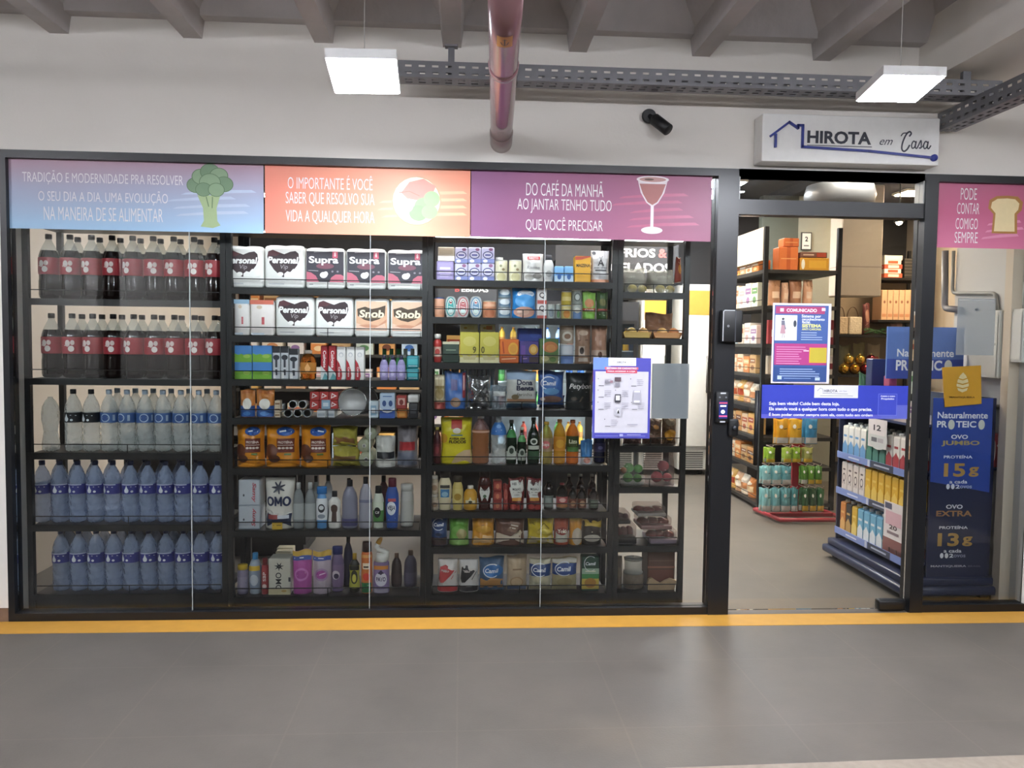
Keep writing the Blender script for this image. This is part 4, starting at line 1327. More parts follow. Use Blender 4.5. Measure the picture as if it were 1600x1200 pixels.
def can(label, px0, px1, yt, Z, base, items=(), yb=None, lid='#c9c9c6', Y=0.19, name='food_can', cat='can'):
    x, wd, h, z0 = at(px0, px1, yt, Z, Y, yb)
    r = wd / 2 - .0008
    t = thing(name, label, cat, (x, Y + r, z0 + .0004))
    mb = MB()
    mb.lathe([(0, 0), (r * .94, 0), (r, .004), (r, h - .008), (r * .96, h - .004)], C(base), 24)
    art(mb, items, 2 * r, h, round_front(r), off0=.0012, flat=False)
    mb.build('body', t)
    l = MB()
    l.lathe([(0, h - .006), (r * .97, h - .006), (r * 1.0, h - .002), (r * .97, h), (r * .9, h - .002), (0, h - .002)], M(lid, .3, .5), 24)
    l.build('lid', t)
    return t


# first shelf
put_carton('tea_box', 'lilac box with white lettering lines beside the paper goods post', 'box', 681, 708, 408, ZC[0], '#9d8fc0', [('r', .08, .1, .92, .9, '#a79ac8'), ('l', [(.2, .62), (.8, .62)], .12, '#e9e4f2'), ('l', [(.15, .4), (.85, .4)], .04, '#e0d9ee'), ('l', [(.2, .28), (.8, .28)], .03, '#e0d9ee'), ('l', [(.2, .18), (.7, .18)], .03, '#cfc6e2')], .09)
put_carton('tea_box', 'pale tan box standing on the lilac box', 'box', 683, 709, 386, ZC[0], '#b9ad9a', [('r', 0, 0, 1, .36, '#e8e4e0'), ('r', .1, .5, .9, .8, '#a79a84')], .09, yb=407.6)
CM = [('r', .0, .0, 1, .26, '#7d86bd'), ('e', .5, .5, .4, .24, '#3a3f72'), ('e', .5, .5, .33, .18, '#d9d8ec'), ('r', .28, .44, .72, .56, '#6f6fae'), ('e', .3, .12, .18, .1, '#e8e6f0'), ('e', .72, .86, .16, .1, '#8a5a80')]
for r_ in range(2):
    for c_ in range(3):
        a = 709.5 + 20.7 * c_
        put_carton('milk_carton', f'{["lower", "upper"][r_]} lilac condensed milk carton, {["touching the lilac tea box", "in the middle column", "beside the cream cans"][c_]}', 'carton', a, a + 20, 411.5 if r_ == 0 else 386.5, ZC[0], '#c9c6e2', CM, .06, yb=None if r_ == 0 else 411, r=.005)
for k, (a, b) in enumerate([(772, 792), (794, 814)]):
    can(['cream powder can with a spare lid on top', 'cream powder can beside the white bag with red tag'][k], a, b, 406, ZC[0], '#d5d0b4', [('r', 0, 0, 1, .4, '#e6e2c8'), ('e', .5, .2, .36, .2, '#cfc89a'), ('e', .45, .72, .1, .06, '#8a8a6a'), ('e', .65, .55, .12, .06, '#8a7a5a')])
can('white plastic lid lying on the cream powder can', 773, 785, 402, ZC[0], '#e4e2da', (), yb=406, lid='#e4e2da', name='can_lid', cat='lid', Y=.195)
put_bag('rice_bag', 'white bag with a small red tag and grey script, first grocery shelf', 'bag', 815, 848, 396, ZC[0], '#d9d7d4', [('r', .22, .78, .82, .9, '#b8343c'), ('t', 'RISOTO', .52, .84, .46, .07, '#f0e6e4', .02), ('t', 'Risotto', .5, .5, .6, .12, '#6a6a70', 0, .25), ('e', .3, .16, .2, .1, '#b9b6b0'), ('e', .7, .2, .22, .1, '#8d8a86')], .06, style='brick')
put_bottle('milk_bottle', 'white bottle with dark top behind the small blue cartons', 'bottle', 848, 864, 398, ZC[0], 'squeeze', '#d2d0cc', '#54545a', (.1, .6, '#c9c8c6'), [('e', .5, .4, .3, .24, '#9a9a98')], Y=.2, cap_r=.7, sy=.8)
for k, (a, b) in enumerate([(865, 879), (880, 894)]):
    put_carton('cream_carton', ['small light blue carton beside the white bottle', 'small light blue carton beside the yellow starch box'][k], 'carton', a, b, 416, ZC[0], '#7fb6e6', [('r', 0, 0, 1, .4, '#c2dcf0'), ('e', .5, .34, .22, .18, '#3a6ab0'), ('r', .1, .46, .9, .54, '#3a78c4')], .05)
put_carton('starch_box', 'yellow starch box with dark capital lettering', 'box', 896, 921, 400, ZC[0], '#e0a92c', [('p', [(.02, .98), (.02, .84), (.4, .86), (.96, .96), (.96, 1.0)], '#b8482c'), ('t', 'MAIZENA', .52, .64, .86, .12, '#33281a', .03), ('r', .0, .0, 1, .06, '#c98f22')], .07)
put_bag('flour_bag', 'pale grey flour bag with a large dark capital letter', 'bag', 922, 951, 391, ZC[0], '#c9c8ca', [('t', 'A', .5, .62, .34, .2, '#26262c', .01), ('l', [(.42, .8), (.5, .74), (.6, .82)], .03, '#55555c'), ('t', 'ANACONDA', .5, .46, .72, .05, '#5a5a60', .01), ('r', .2, .36, .8, .4, '#4a4a50'), ('e', .14, .92, .1, .05, '#3a3a40'), ('r', 0, 0, 1, .1, '#c88a6a')], .07, style='brick', wr=.003)
# second shelf
can('peach-coloured can with blue lid on the tinned food shelf', 677, 694, 465, ZC[1], '#d8a184', [('r', 0, .5, 1, .55, '#8a5a48'), ('r', 0, .0, 1, .12, '#c98a6a')], lid='#2a62b0')


def sardine(label, px0, px1, yt, c):
    x, wd, h, z0 = at(px0, px1, yt, ZC[1], .19)
    t = thing('sardine_tin', label, 'tin', (x, .19 + .014, z0 + .0005))
    a_, b_ = wd / 2 - .0008, h / 2
    pts = []
    for i in range(28):
        q_ = 2 * math.pi * i / 28
        cx_, cz_ = math.cos(q_), math.sin(q_)
        pts.append((a_ * math.copysign(abs(cx_) ** .6, cx_), b_ + b_ * math.copysign(abs(cz_) ** .6, cz_)))
    mb = MB()
    mb.prism(pts, -.012, .012, M('#b9bcbc', .3, .6), axis='y')
    art(mb, [('e', .5, .5, .44, .46, c), ('e', .5, .5, .34, .4, '#d9dcd8'), ('e', .5, .5, .28, .34, c), ('e', .5, .72, .14, .1, '#e6e4de'), ('r', .4, .66, .6, .74, '#c03a3a'), ('e', .5, .3, .2, .12, '#cfe0dc'), ('l', [(.3, .5), (.7, .46)], .05, '#e9e9e4')], wd, h, lambda p_, q2, o: (p_, -.012 - o, q2))
    mb.build('tin', t)
    rg = MB()
    rg.tube([(a_ * .3 * math.cos(i * math.pi / 5), -.0155, b_ * 1.5 + a_ * .2 * math.sin(i * math.pi / 5)) for i in range(11)], .0012, M('#c6c8c8', .25, .8), 5)
    rg.build('pull_ring', t)


for k, (a, b, c) in enumerate([(695, 712, '#3f9a98'), (713, 732, '#b8686c'), (733, 752, '#6a8fae')]):
    sardine(['upright oval sardine tin with teal face', 'upright oval sardine tin with red and grey face', 'upright oval sardine tin with blue-grey face'][k], a, b, 463, c)
can('short peach jar with pale lid beside the oval tins', 753, 775, 470, ZC[1], '#c98a68', [('e', .5, .3, .36, .3, '#b06a48'), ('r', 0, .66, 1, .8, '#e0b090')], lid='#e2dac4')
for k in range(3):
    can(f'{["lowest", "middle", "topmost"][k]} blue-grey fish can of the stack beside the blue bag', 777, 798, 481 - 15 * k, ZC[1], '#8fa3b0', [('r', 0, .2, 1, .5, '#5a7a94'), ('e', .5, .6, .4, .3, '#d3dade')], yb=None if k == 0 else 495.5 - 15 * k)
put_bag('milk_powder_bag', 'large bright blue bag with white oval and peach base', 'bag', 799, 837, 447, ZC[1], '#2f86cc', [('e', .56, .8, .36, .12, '#e6eef4'), ('t', 'Camponesa', .56, .8, .56, .07, '#3a5a9a', .02, .2), ('e', .54, .56, .42, .22, '#4d9ddc'), ('e', .5, .2, .44, .18, '#c99a8a'), ('e', .45, .2, .26, .1, '#d9b4a2')], .07, style='brick')
put_carton('oat_carton', 'narrow white and red carton with letter-like rings', 'carton', 838, 853, 449, ZC[1], '#e3dedc', [('t', 'Q', .5, .75, .6, 0, '#3a3036', .02), ('t', 'Q', .5, .32, .6, 0, '#3a3036', .02), ('r', 0, .48, 1, .6, '#b8544c'), ('r', 0, 0, 1, .1, '#b8544c')], .06)
can('short pale green can beside the red and white carton', 854, 866, 475, ZC[1], '#b4bcb8', [('e', .5, .4, .34, .3, '#8a98a0')])
can('narrow grey can between a pale can and the yellow cans', 867, 875, 475, ZC[1], '#9aa4a0', [('e', .5, .3, .3, .24, '#5a8a58')])
can('lower yellow can with orange fruit band', 876, 892, 477, ZC[1], '#cfc07a', [('e', .5, .36, .34, .3, '#cf8a3a'), ('r', 0, .66, 1, .8, '#e0d6a0')])
can('upper yellow can stacked on the fruit can', 876, 892, 455, ZC[1], '#c4ac44', [('r', 0, .3, 1, .6, '#e0cf86'), ('l', [(.2, .5), (.8, .52)], .06, '#6a5a2a')], yb=476.6)
can('lower grey and blue can beside the green pouch', 893, 908, 476, ZC[1], '#b4b9b4', [('r', 0, 0, 1, .5, '#6a8ab8'), ('e', .5, .6, .3, .2, '#d8d8ce')])
can('upper silver can stacked on the grey and blue one', 893, 908, 453, ZC[1], '#8f9692', [('e', .5, .5, .36, .3, '#5a625e'), ('e', .5, .5, .24, .2, '#c0c6c2')], yb=475.6)
put_bag('pea_pouch', 'light green pouch with red band on the tinned food shelf', 'pouch', 909, 930, 456, ZC[1], '#8cba5a', [('r', 0, .28, 1, .4, '#b8502e'), ('e', .5, .58, .36, .16, '#c98a5a'), ('t', 'Quero', .5, .34, .7, .07, '#f0e6d0', .02, .2), ('e', .5, .14, .4, .1, '#7cb83e')], .05)
put_bag('pea_pouch', 'dark green pouch at the post end of the tinned food shelf', 'pouch', 931, 949, 456, ZC[1], '#3f5a34', [('r', .05, .28, .95, .38, '#a04038'), ('e', .5, .62, .3, .14, '#6a6a3a'), ('l', [(.2, .18), (.7, .14)], .06, '#9ab48a')], .05)
# third shelf
put_bottle('sauce_bottle', 'small red bottle with tall white cap, third grocery shelf', 'bottle', 676, 690, 522, ZC[2], 'waist', '#a8322e', '#d8d2cc', (.2, .55, '#c9a89a'), [('e', .5, .5, .3, .3, '#a83a34'), ('l', [(.2, .2), (.8, .2)], .06, '#e8d8cc')], cap_r=.8, cap_from=.78)
put_carton('coffee_box', 'dark green box with a pale top stripe', 'box', 691, 717, 534, ZC[2], '#33443a', [('r', 0, .88, 1, 1, '#c9c4a8'), ('l', [(.2, .6), (.8, .6)], .05, '#8a9a86'), ('r', .1, .1, .9, .4, '#2a3830')], .08)
OATS = lambda n: [('r', .02, .02, .98, .98, '#bcb24a'), ('r', 0, .0, 1, .18, '#d6d0a4'), ('p', [(.1, .3), (.5, .2), (.9, .3), (.8, .1), (.2, .1)], '#c2b888'), ('t', n, .76 if n == '9' else .16, .42, .18, .22, '#55501a', .03), ('e', .5, .7, .34, .16, '#c9c06a')]
for k, (a, b) in enumerate([(718, 748), (749, 779)]):
    put_carton('cereal_box', ['yellow-green cereal box beside the dark green one', 'yellow-green cereal box beside the orange box'][k], 'box', a, b, 519, ZC[2], '#b5aa3e', OATS('90'[k]), .08)
for k, (a, b) in enumerate([(718, 746), (749, 773)]):
    put_carton('biscuit_box', ['cream box peeking over the first yellow-green cereal box', 'cream and orange box peeking over the second yellow-green cereal box'][k], 'box', a, b, 503, ZC[2], '#e2d6a4', [('e', .3, .9, .1, .03, '#c8a03a'), ('r', .4, .86, .8, .96, ['#e0d08a', '#d88a4a'][k])], .08, Y=.29)
put_carton('biscuit_box', 'orange box with round golden picture', 'box', 780, 810, 530, ZC[2], '#d9712a', [('e', .7, .6, .26, .26, '#e0a83a'), ('e', .7, .6, .18, .18, '#d8983a'), ('l', [(.15, .9), (.22, .4)], .06, '#a83a1c'), ('r', .05, .05, .9, .26, '#c9602a'), ('l', [(.1, .16), (.85, .2)], .06, '#e8b48a')], .07)
put_carton('biscuit_box', 'violet box with golden picture beside the orange box', 'box', 811, 841, 533, ZC[2], '#4a3f86', [('e', .72, .62, .24, .24, '#c9983a'), ('e', .72, .62, .15, .15, '#dcb86a'), ('r', .08, .3, .3, .8, '#6a4a9a'), ('r', .5, .04, .98, .3, '#4a3a3a'), ('l', [(.15, .2), (.4, .22)], .06, '#a88ab8')], .07)
put_carton('biscuit_box', 'tall blue box standing behind the violet box', 'box', 808, 846, 513, ZC[2], '#27439c', [('r', .1, .9, .4, .97, '#3a5ab8'), ('e', .7, .8, .2, .08, '#3352b0')], .07, Y=.29)
put_carton('soup_box', 'green box with orange food picture', 'box', 842, 872, 529, ZC[2], '#4f6f3a', [('e', .55, .66, .4, .22, '#b8703c'), ('e', .6, .62, .25, .14, '#c98a4a'), ('r', .02, .02, .98, .3, '#8a8a5a'), ('e', .3, .2, .2, .1, '#c9c08a'), ('e', .7, .16, .18, .1, '#5a7a3a')], .07)
can('lower blue and white milk can beside the coffee bags', 874, 897, 538, ZC[2], '#b9c4d2', [('r', 0, 0, 1, .4, '#6f8cc4'), ('r', .1, .5, .9, .9, '#d2d8e0')])
can('upper tan milk can stacked on the blue and white can', 874, 897, 507, ZC[2], '#b0a08e', [('e', .5, .4, .38, .26, '#d9d2c6'), ('r', 0, .74, 1, .95, '#8f7a66'), ('e', .5, .4, .22, .14, '#8a6a54')], yb=537.5)
put_bag('coffee_bag', 'brown coffee bag with dark cup picture beside the cans', 'coffee', 898, 923, 505, ZC[2], '#9c7c66', [('r', .2, .2, .6, .46, '#cdb9a8'), ('e', .4, .34, .14, .09, '#33241e'), ('e', .5, .8, .3, .07, '#c9b09a'), ('r', .2, .06, .8, .16, '#cfc2b4'), ('l', [(.2, .6), (.8, .62)], .05, '#6a4636')], .07, style='brick')
put_bag('coffee_bag', 'pale copper coffee bag at the post end of its shelf', 'coffee', 924, 949, 508, ZC[2], '#b98e76', [('r', 0, 0, 1, .36, '#c9b2a2'), ('e', .5, .24, .14, .08, '#5a3426'), ('l', [(.2, .6), (.25, .95)], .05, '#d8b8a4')], .07, style='brick')
# fourth shelf
put_bag('noodle_bag', 'cream noodle bag with red base beside the blue pouch', 'bag', 677, 696, 586, ZC[3], '#c9ba96', [('r', 0, 0, 1, .2, '#b8544a'), ('r', .1, .86, .9, .97, '#e2d8bc'), ('e', .5, .45, .36, .16, '#a08a5a'), ('r', .1, .6, .9, .68, '#8a7a4a')], .06, style='brick', wr=.005)
put_bag('snack_bag', 'blue pouch with brown biscuit picture and red edge', 'bag', 694, 728, 581, ZC[3], '#3f6fb8', [('e', .52, .18, .24, .13, '#a8846a'), ('e', .54, .17, .15, .08, '#c2a48a'), ('r', .3, .5, .6, .8, '#6a6a9a'), ('l', [(.5, .75), (.56, .55)], .09, '#c08a7a'), ('r', .84, .3, .98, .97, '#a03a42'), ('l', [(.9, .9), (.9, .5)], .05, '#e6c8c8')], .06, Y=.188)
put_bag('snack_bag', 'shiny silver crinkled bag beside the blue pouch', 'bag', 729, 767, 588, ZC[3], M('#b9babb', .16, .85, bump=.9, bscale=30), [('r', .12, .1, .88, .18, '#5a5c60'), ('l', [(.2, .6), (.4, .8), (.6, .5), (.8, .7)], .06, '#3f4146'), ('l', [(.3, .4), (.6, .56), (.7, .3)], .05, '#4a4c50')], .07, style='pillow', wr=.012)
put_bag('water_pack', 'clear crinkled pack beside the silver bag', 'bag', 768, 792, 603, ZC[3], film('#aebcc6', .6, .1, 1.0, 30), [('r', .1, .56, .9, .76, '#d9dfe0')], .07, style='pillow', wr=.01)
put_bag('pasta_bag', 'light blue bag lying under the white cornmeal bag', 'bag', 790, 841, 612, ZC[3], '#6a9cc8', [('l', [(.1, .3), (.9, .3)], .02, '#a8c4dc'), ('l', [(.1, .5), (.9, .55)], .02, '#4a7aa8')], .09, Y=.245, style='pillow', wr=.004)
put_bag('flour_bag', 'white and pale blue bag with dark two-line lettering', 'bag', 790, 839, 579, ZC[3], '#cfd0cc', [('r', .02, .72, .98, .98, '#a9c3e0'), ('t', 'Dona', .6, .64, .5, .16, '#20244a', .03), ('t', 'Benta', .62, .47, .56, .15, '#20244a', .03), ('t', 'farinha', .6, .28, .5, .1, '#7a7a70', .0), ('r', .05, .06, .95, .14, '#b88a6a'), ('e', .3, .2, .12, .08, '#8a7a5a')], .06, Y=.17, style='pillow', yb=631, wr=.003)
CAMIL = lambda: [('e', .5, .5, .0, .0, '#000000')]


def camil(w0, cx, cz, tw, blue='#2b4f94', s='Camil'):
    return [('l', [(cx + tw * .62 * math.cos(a_), cz + tw * .36 * math.sin(a_)) for a_ in [i * .3 + .9 for i in range(16)]], .035, '#dfe6ee'), ('t', s, cx, cz, tw, 0, '#e9eef4', .025, .15)]


put_bag('pasta_bag', 'deep blue pillow bag with pale swoosh lettering', 'bag', 840, 882, 580, ZC[3], '#2f5496', [('e', .5, .6, .4, .3, '#3c6cb4')] + camil(0, .42, .64, .5) + [('e', .5, .4, .3, .1, '#6a9fcf'), ('e', .5, .17, .42, .1, '#7a5a50'), ('e', .18, .17, .1, .05, '#c9b8ac')], .07, style='pillow', yb=633)
put_bag('pasta_bag', 'blue pillow bag lying low under the deep blue one', 'bag', 842, 884, 618, ZC[3], '#24335a', [('l', [(.1, .5), (.9, .5)], .03, '#3a5a8a')], .08, Y=.285, style='pillow')
put_bag('pasta_bag', 'black pasta bag with white handwritten-style lettering', 'bag', 884, 926, 583, ZC[3], '#1c2426', [('t', 'Petybon', .54, .62, .84, .18, '#ececea', .015, .3), ('l', [(.2, .5), (.8, .48)], .015, '#8a8f90'), ('e', .3, .3, .12, .05, '#4a4238'), ('l', [(.5, .2), (.62, .36)], .06, '#5a5244')], .07, style='brick')
for k in range(6):
    put_bag('sugar_bag', f'{ORD[k]} pale blue bag counted from the post, standing behind the snack bags', 'bag', 690 + 14 * k, 703 + 14 * k, 576, ZC[3], '#c3d6de', [('e', .5, .6, .3, .2, '#8fb4c8')], .05, Y=.38)
# fifth shelf
put_bottle('vinegar_bottle', 'dark red vinegar bottle beside the yellow oat bag', 'bottle', 677, 689, 668, ZC[4], 'oil', '#4a1a1e', '#b9ae5a', (.2, .55, '#6a2a30'), [('e', .5, .5, .3, .3, '#8a3a3c')])
OAT = [('r', .34, .76, .68, .96, '#b23a2c'), ('e', .52, .74, .16, .075, '#eee6d6'), ('e', .52, .73, .1, .05, '#c99a84'), ('r', .4, .755, .64, .79, '#2a2624'), ('r', .34, .61, .7, .635, '#5a8aa8'), ('t', 'AVEIA EM', .52, .55, .5, .05, '#4a3a14', .03), ('t', 'FLOCOS', .54, .48, .54, .065, '#4a3a14', .04), ('p', [(.35, .02), (.5, .2), (.75, .3), (.96, .3), (.97, .02)], '#d3b894'), ('e', .1, .55, .12, .1, '#cf9a34'), ('l', [(.1, .9), (.3, .95)], .02, '#e8e06a')]
OAT = [o_ for o_ in OAT if o_ not in (OAT[1], OAT[2], OAT[3])] + [('e', .52, .72, .13, .06, '#e9e2d2')]
put_bag('oat_bag', 'large yellow oat bag with red top tag', 'bag', 688, 738, 653, ZC[4], '#d6c928', OAT, .08, style='brick', wr=.002)
put_bottle('vinegar_bottle', 'large brown see-through vinegar bottle beside the oat bag', 'bottle', 738, 765, 649, ZC[4], 'oil', film('#b0744a', .6, .05, .5), '#e0dcd4', (.64, .68, '#c9a08a'), [], fill=.7, neck=film('#b08a86', .45, .1), sy=.8)
put_bottle('water_bottle', 'clear grocery-shelf bottle with blue shoulder label', 'bottle', 767, 792, 652, ZC[4], 'water', CLEARPET, '#c9d2d8', (.62, .88, '#3a78c0'), [('l', [(.3, .3), (.7, .4)], .05, '#e0e8f0'), ('e', .5, .7, .2, .15, '#7aaae0')], sy=.8)
GRB = M('#15261a', .1, coat=.4)
for k, (a, b, y, c) in enumerate([(791, 808, 657, '#3f8f4a'), (809, 823, 668, '#5aa05e'), (825, 844, 653, '#1c3a28')]):
    put_bottle('olive_oil_bottle', ['dark green bottle with green neck band, taller one', 'dark green bottle with green neck band, shorter one', 'dark green bottle with round white emblem and no neck band'][k], 'bottle', a, b, y, ZC[4], 'wine', GRB, '#2a2a26' if k != 1 else '#c9c4b4', (.1, .78 if k < 2 else .55, GRB), ([('r', 0, .74, 1, 1.0, c), ('r', 0, 0, 1, .28, '#c9cfc4'), ('e', .5, .3, .34, .17, '#b9c0b4'), ('e', .5, .3, .2, .1, '#2a3a2c')] if k < 2 else [('e', .5, .86, .3, .16, '#d8dcd2'), ('e', .5, .86, .18, .09, '#2a3a2c'), ('r', 0, .48, 1, .66, '#cfd4c8'), ('r', 0, 0, 1, .4, '#33553a')]))
put_bottle('cooking_oil_bottle', 'olive-yellow oil bottle with pale label beside dark green bottle', 'bottle', 845, 865, 660, ZC[4], 'oil', film('#b8a452', .6, .05, .5), '#c9a03a', (.3, .62, '#a08a6a'), [('e', .4, .5, .34, .3, '#c96a6a'), ('t', 'Soya', .4, .5, .5, .3, '#f0e2d8', .03)])
put_bottle('cooking_oil_bottle', 'golden oil bottle between the olive and orange ones', 'bottle', 866, 885, 656, ZC[4], 'oil', film('#e0a42a', .62, .05, .5), '#b8742a', (.3, .62, '#cc8a2a'), [('e', .5, .5, .36, .3, '#e0a83a'), ('l', [(.2, .5), (.8, .5)], .05, '#a85a1a')])
put_bottle('cooking_oil_bottle', 'orange oil bottle with dark green label', 'bottle', 886, 906, 657, ZC[4], 'oil', film('#e27c1c', .66, .05, .5), '#c9682a', (.28, .64, '#3f4a22'), [('t', 'Liza', .5, .66, .66, .26, '#e8e4c8', .03), ('r', 0, .02, 1, .3, '#4f7a3a'), ('l', [(.2, .44), (.8, .44)], .04, '#c9c08a')])
put_bag('juice_pouch', 'blue and white pouch beside the orange oil bottle', 'pouch', 908, 927, 688, ZC[4], '#3f86c8', [('r', 0, 0, 1, .3, '#c9cdd0'), ('e', .5, .16, .3, .12, '#c98a7a'), ('l', [(.4, .9), (.4, .4)], .08, '#7ab4e0')], .05)
put_bottle('soda_bottle', 'dark blue bottle behind the blue and white pouch', 'bottle', 929, 948, 668, ZC[4], 'oil', M('#1c2040', .1), '#2a2a3a', (.3, .55, '#2a2a5a'), [('e', .5, .5, .2, .2, '#6a6a9a')], Y=.24)
# sixth shelf
ZS = ZC[5]
for k, (yt, yb) in enumerate([(773, None), (744, 772.6)]):
    put_bottle('sauce_jar', ['lower cream sauce jar against the post', 'upper cream sauce jar stacked against the post'][k], 'jar', 673, 685, yt, ZS, 'jar', '#b9aa94', '#cfc8bc', (.1, .62, '#cdbba6'), [('e', .5, .5, .36, .3, '#a88a70'), ('l', [(.2, .2), (.8, .2)], .05, '#7a5a48')], yb=yb, cap_r=.92)
put_bottle('mayonnaise_bottle', 'large cream mayonnaise bottle with blue label', 'bottle', 685, 706, 736, ZS, 'squeeze', '#d6cba8', '#3a3430', (.3, .66, '#d8ceac'), [('r', .16, .08, .84, .66, '#3a78a8'), ('r', .12, .72, .88, .94, '#3a3a34'), ('e', .5, .3, .24, .18, '#8fb8cc')], sy=.7, cap_r=.8, cap_from=.78)
put_bottle('mustard_bottle', 'medium pale yellow bottle beside the large mayonnaise', 'bottle', 707, 724, 744, ZS, 'squeeze', '#cbb768', '#3a3228', (.16, .62, '#d2c078'), [('e', .5, .5, .34, .22, '#a8842a'), ('l', [(.28, .5), (.72, .5)], .06, '#e8dca8')], sy=.7, cap_r=.8, cap_from=.76)
put_bottle('mustard_bottle', 'short mustard bottle with white cap', 'bottle', 725, 746, 760, ZS, 'round', '#cf9a2c', '#e6e2d8', (.14, .56, '#d3a238'), [('p', [(.5, .95), (.9, .62), (.86, .3), (.14, .3), (.1, .62)], '#d8cfae'), ('e', .5, .5, .14, .12, '#3a3a22')], cap_r=.45, sy=.75)
HZ = lambda top: [('p', [(.18, .92), (.82, .92), (.9, .62), (.74, .08), (.26, .08), (.1, .62)], '#d6d6ce'), ('t', 'HEINZ', .5, .74, .52, .1, '#2f2a2a', .02), ('e', .5, .36, .12, .1, '#3a5a3a'), ('l', [(.3, .56), (.7, .56)], .03, '#55504a')]
put_bottle('ketchup_bottle', 'tall dark red ketchup bottle with keystone label', 'bottle', 747, 769, 735, ZS, 'squeeze', M('#3a1210', .12, coat=.3), '#2a1a1c', (.2, .62, M('#431614', .12)), HZ(0), sy=.7, cap_r=.75, cap_from=.8)
can('white plastic foot cap under the dark ketchup bottle label', 749, 767, 789, ZS, '#d8d8d4', (), Y=.178, name='sauce_cup', cat='cup') if False else None
for k in range(3):
    put_carton('tomato_carton', f'{["lowest", "middle", "topmost"][k]} red tomato carton of the stack beside the ketchup', 'carton', 771, 785, 783.5 - 15.7 * k, ZS, '#8a2f2a', [('r', .1, .3, .9, .8, '#a84a3c'), ('e', .5, .5, .2, .26, '#c97a5a')], .08, yb=None if k == 0 else 799.2 - 15.7 * k)
HP = [('p', [(.12, .92), (.88, .92), (.94, .66), (.74, .3), (.26, .3), (.06, .66)], '#d8d8d0'), ('t', 'HEINZ', .5, .83, .56, .08, '#33282a', .02), ('t', 'MOLHO', .5, .66, .5, .07, '#2a2a2a', .02), ('l', [(.3, .56), (.7, .56)], .03, '#6a6a62'), ('l', [(.34, .48), (.66, .48)], .03, '#6a6a62'), ('r', .22, .3, .78, .4, '#cc8a2c'), ('e', .3, .12, .2, .08, '#a83a34'), ('e', .7, .1, .2, .08, '#a83a34')]
for k, (a, b) in enumerate([(795, 821), (823, 849)]):
    put_bag('tomato_sauce_pouch', ['dark red sauce pouch with keystone label, beside the tomato cartons', 'dark red sauce pouch with keystone label, beside the dark sauce bottles'][k], 'pouch', a, b, 748, ZS, '#6a1a1a', HP, .06)
put_bag('tomato_sauce_pouch', 'slim plain red pouch between the cartons and keystone pouches', 'pouch', 786, 796, 757, ZS, '#80201e', [('e', .5, .6, .3, .2, '#b85a4a'), ('e', .5, .2, .3, .1, '#b84a3a')], .04, Y=.2)
for k, (a, b, y, lc, it) in enumerate([(851, 866, 752, '#5a6a66', [('r', .1, .1, .8, .8, '#7d8a86')]), (871, 889, 756, '#b0484a', [('r', 0, 0, 1, .4, '#a86a3a'), ('e', .5, .7, .3, .2, '#e0b0a8')]), (890, 903, 762, '#6a3a2c', [('e', .5, .5, .3, .3, '#a87a5a')]), (904, 918, 762, '#6a3a2c', [('e', .5, .5, .3, .3, '#b08a6a')]), (922, 937, 764, '#4a544c', [('r', .1, .2, .9, .8, '#6a7668')])]):
    put_bottle('soy_sauce_bottle', ['dark bottle with grey-green label beside the keystone pouches', 'dark bottle with red label in the sauce row', 'slim dark bottle with brown label beside the red label', 'slim dark bottle with brown label further from the red label', 'dark bottle with dull green label against the post'][k], 'bottle', a, b, y, ZS, 'oil', M('#14100f', .08, coat=.3), '#8a2028' if k in (1,) else '#1a1a1a', (.1, .5, lc), it)
for k, (a, b) in enumerate([(884, 897), (902, 915), (920, 933)]):
    put_bottle('wine_vinegar_bottle', f'{ORD[k]} dim bottle behind the slim dark sauces, counted from the red label', 'bottle', a, b, 742, ZS, 'wine', M('#2a1412', .1), '#b9b4a8', (.3, .5, '#5a3a30'), Y=.35)
# seventh shelf
ZG = ZC[6]
put_bag('bean_bag', 'dim blue bean bag with pale lettering against the post', 'bag', 672, 700, 811, ZG, '#2f4a7c', camil(0, .5, .78, .56) + [('r', .04, .02, .96, .3, '#4a3a3a'), ('e', .5, .42, .2, .06, '#1f2f50')], .07, style='brick')
put_bag('pea_bag', 'bright green bag of dry goods beside the dim blue one', 'bag', 702, 734, 808, ZG, '#5f9a3a', [('e', .5, .45, .4, .26, '#74ac4c'), ('e', .62, .4, .26, .18, '#a8a06a'), ('r', .04, .04, .96, .2, '#86b05a')], .07, style='brick', wr=.006)
put_bag('corn_bag', 'orange-yellow bag of dry goods, seventh grocery shelf', 'bag', 738, 774, 805, ZG, '#cf8f26', [('p', [(.04, .04), (.96, .04), (.9, .3), (.5, .36), (.1, .3)], '#d8b078'), ('e', .5, .56, .34, .12, '#e0a83a'), ('l', [(.2, .62), (.5, .7), (.8, .6)], .04, '#8a4a1a')], .07, style='brick', wr=.008)
put_bag('chocolate_bag', 'brown bag with slanted label and cream wave', 'bag', 774, 822, 805, ZG, '#6a4a3e', [('p', [(.04, .04), (.96, .04), (.97, .44), (.82, .52), (.7, .34), (.4, .3), (.16, .42), (.05, .4)], '#d3c4b0'), ('p', [(.4, .5), (.5, .84), (.84, .76), (.7, .44)], '#8a6a58'), ('l', [(.48, .62), (.72, .56)], .04, '#e8dccc'), ('l', [(.52, .72), (.76, .66)], .04, '#e8dccc'), ('r', .0, .95, 1, 1, '#b0a49c')], .08, style='brick')
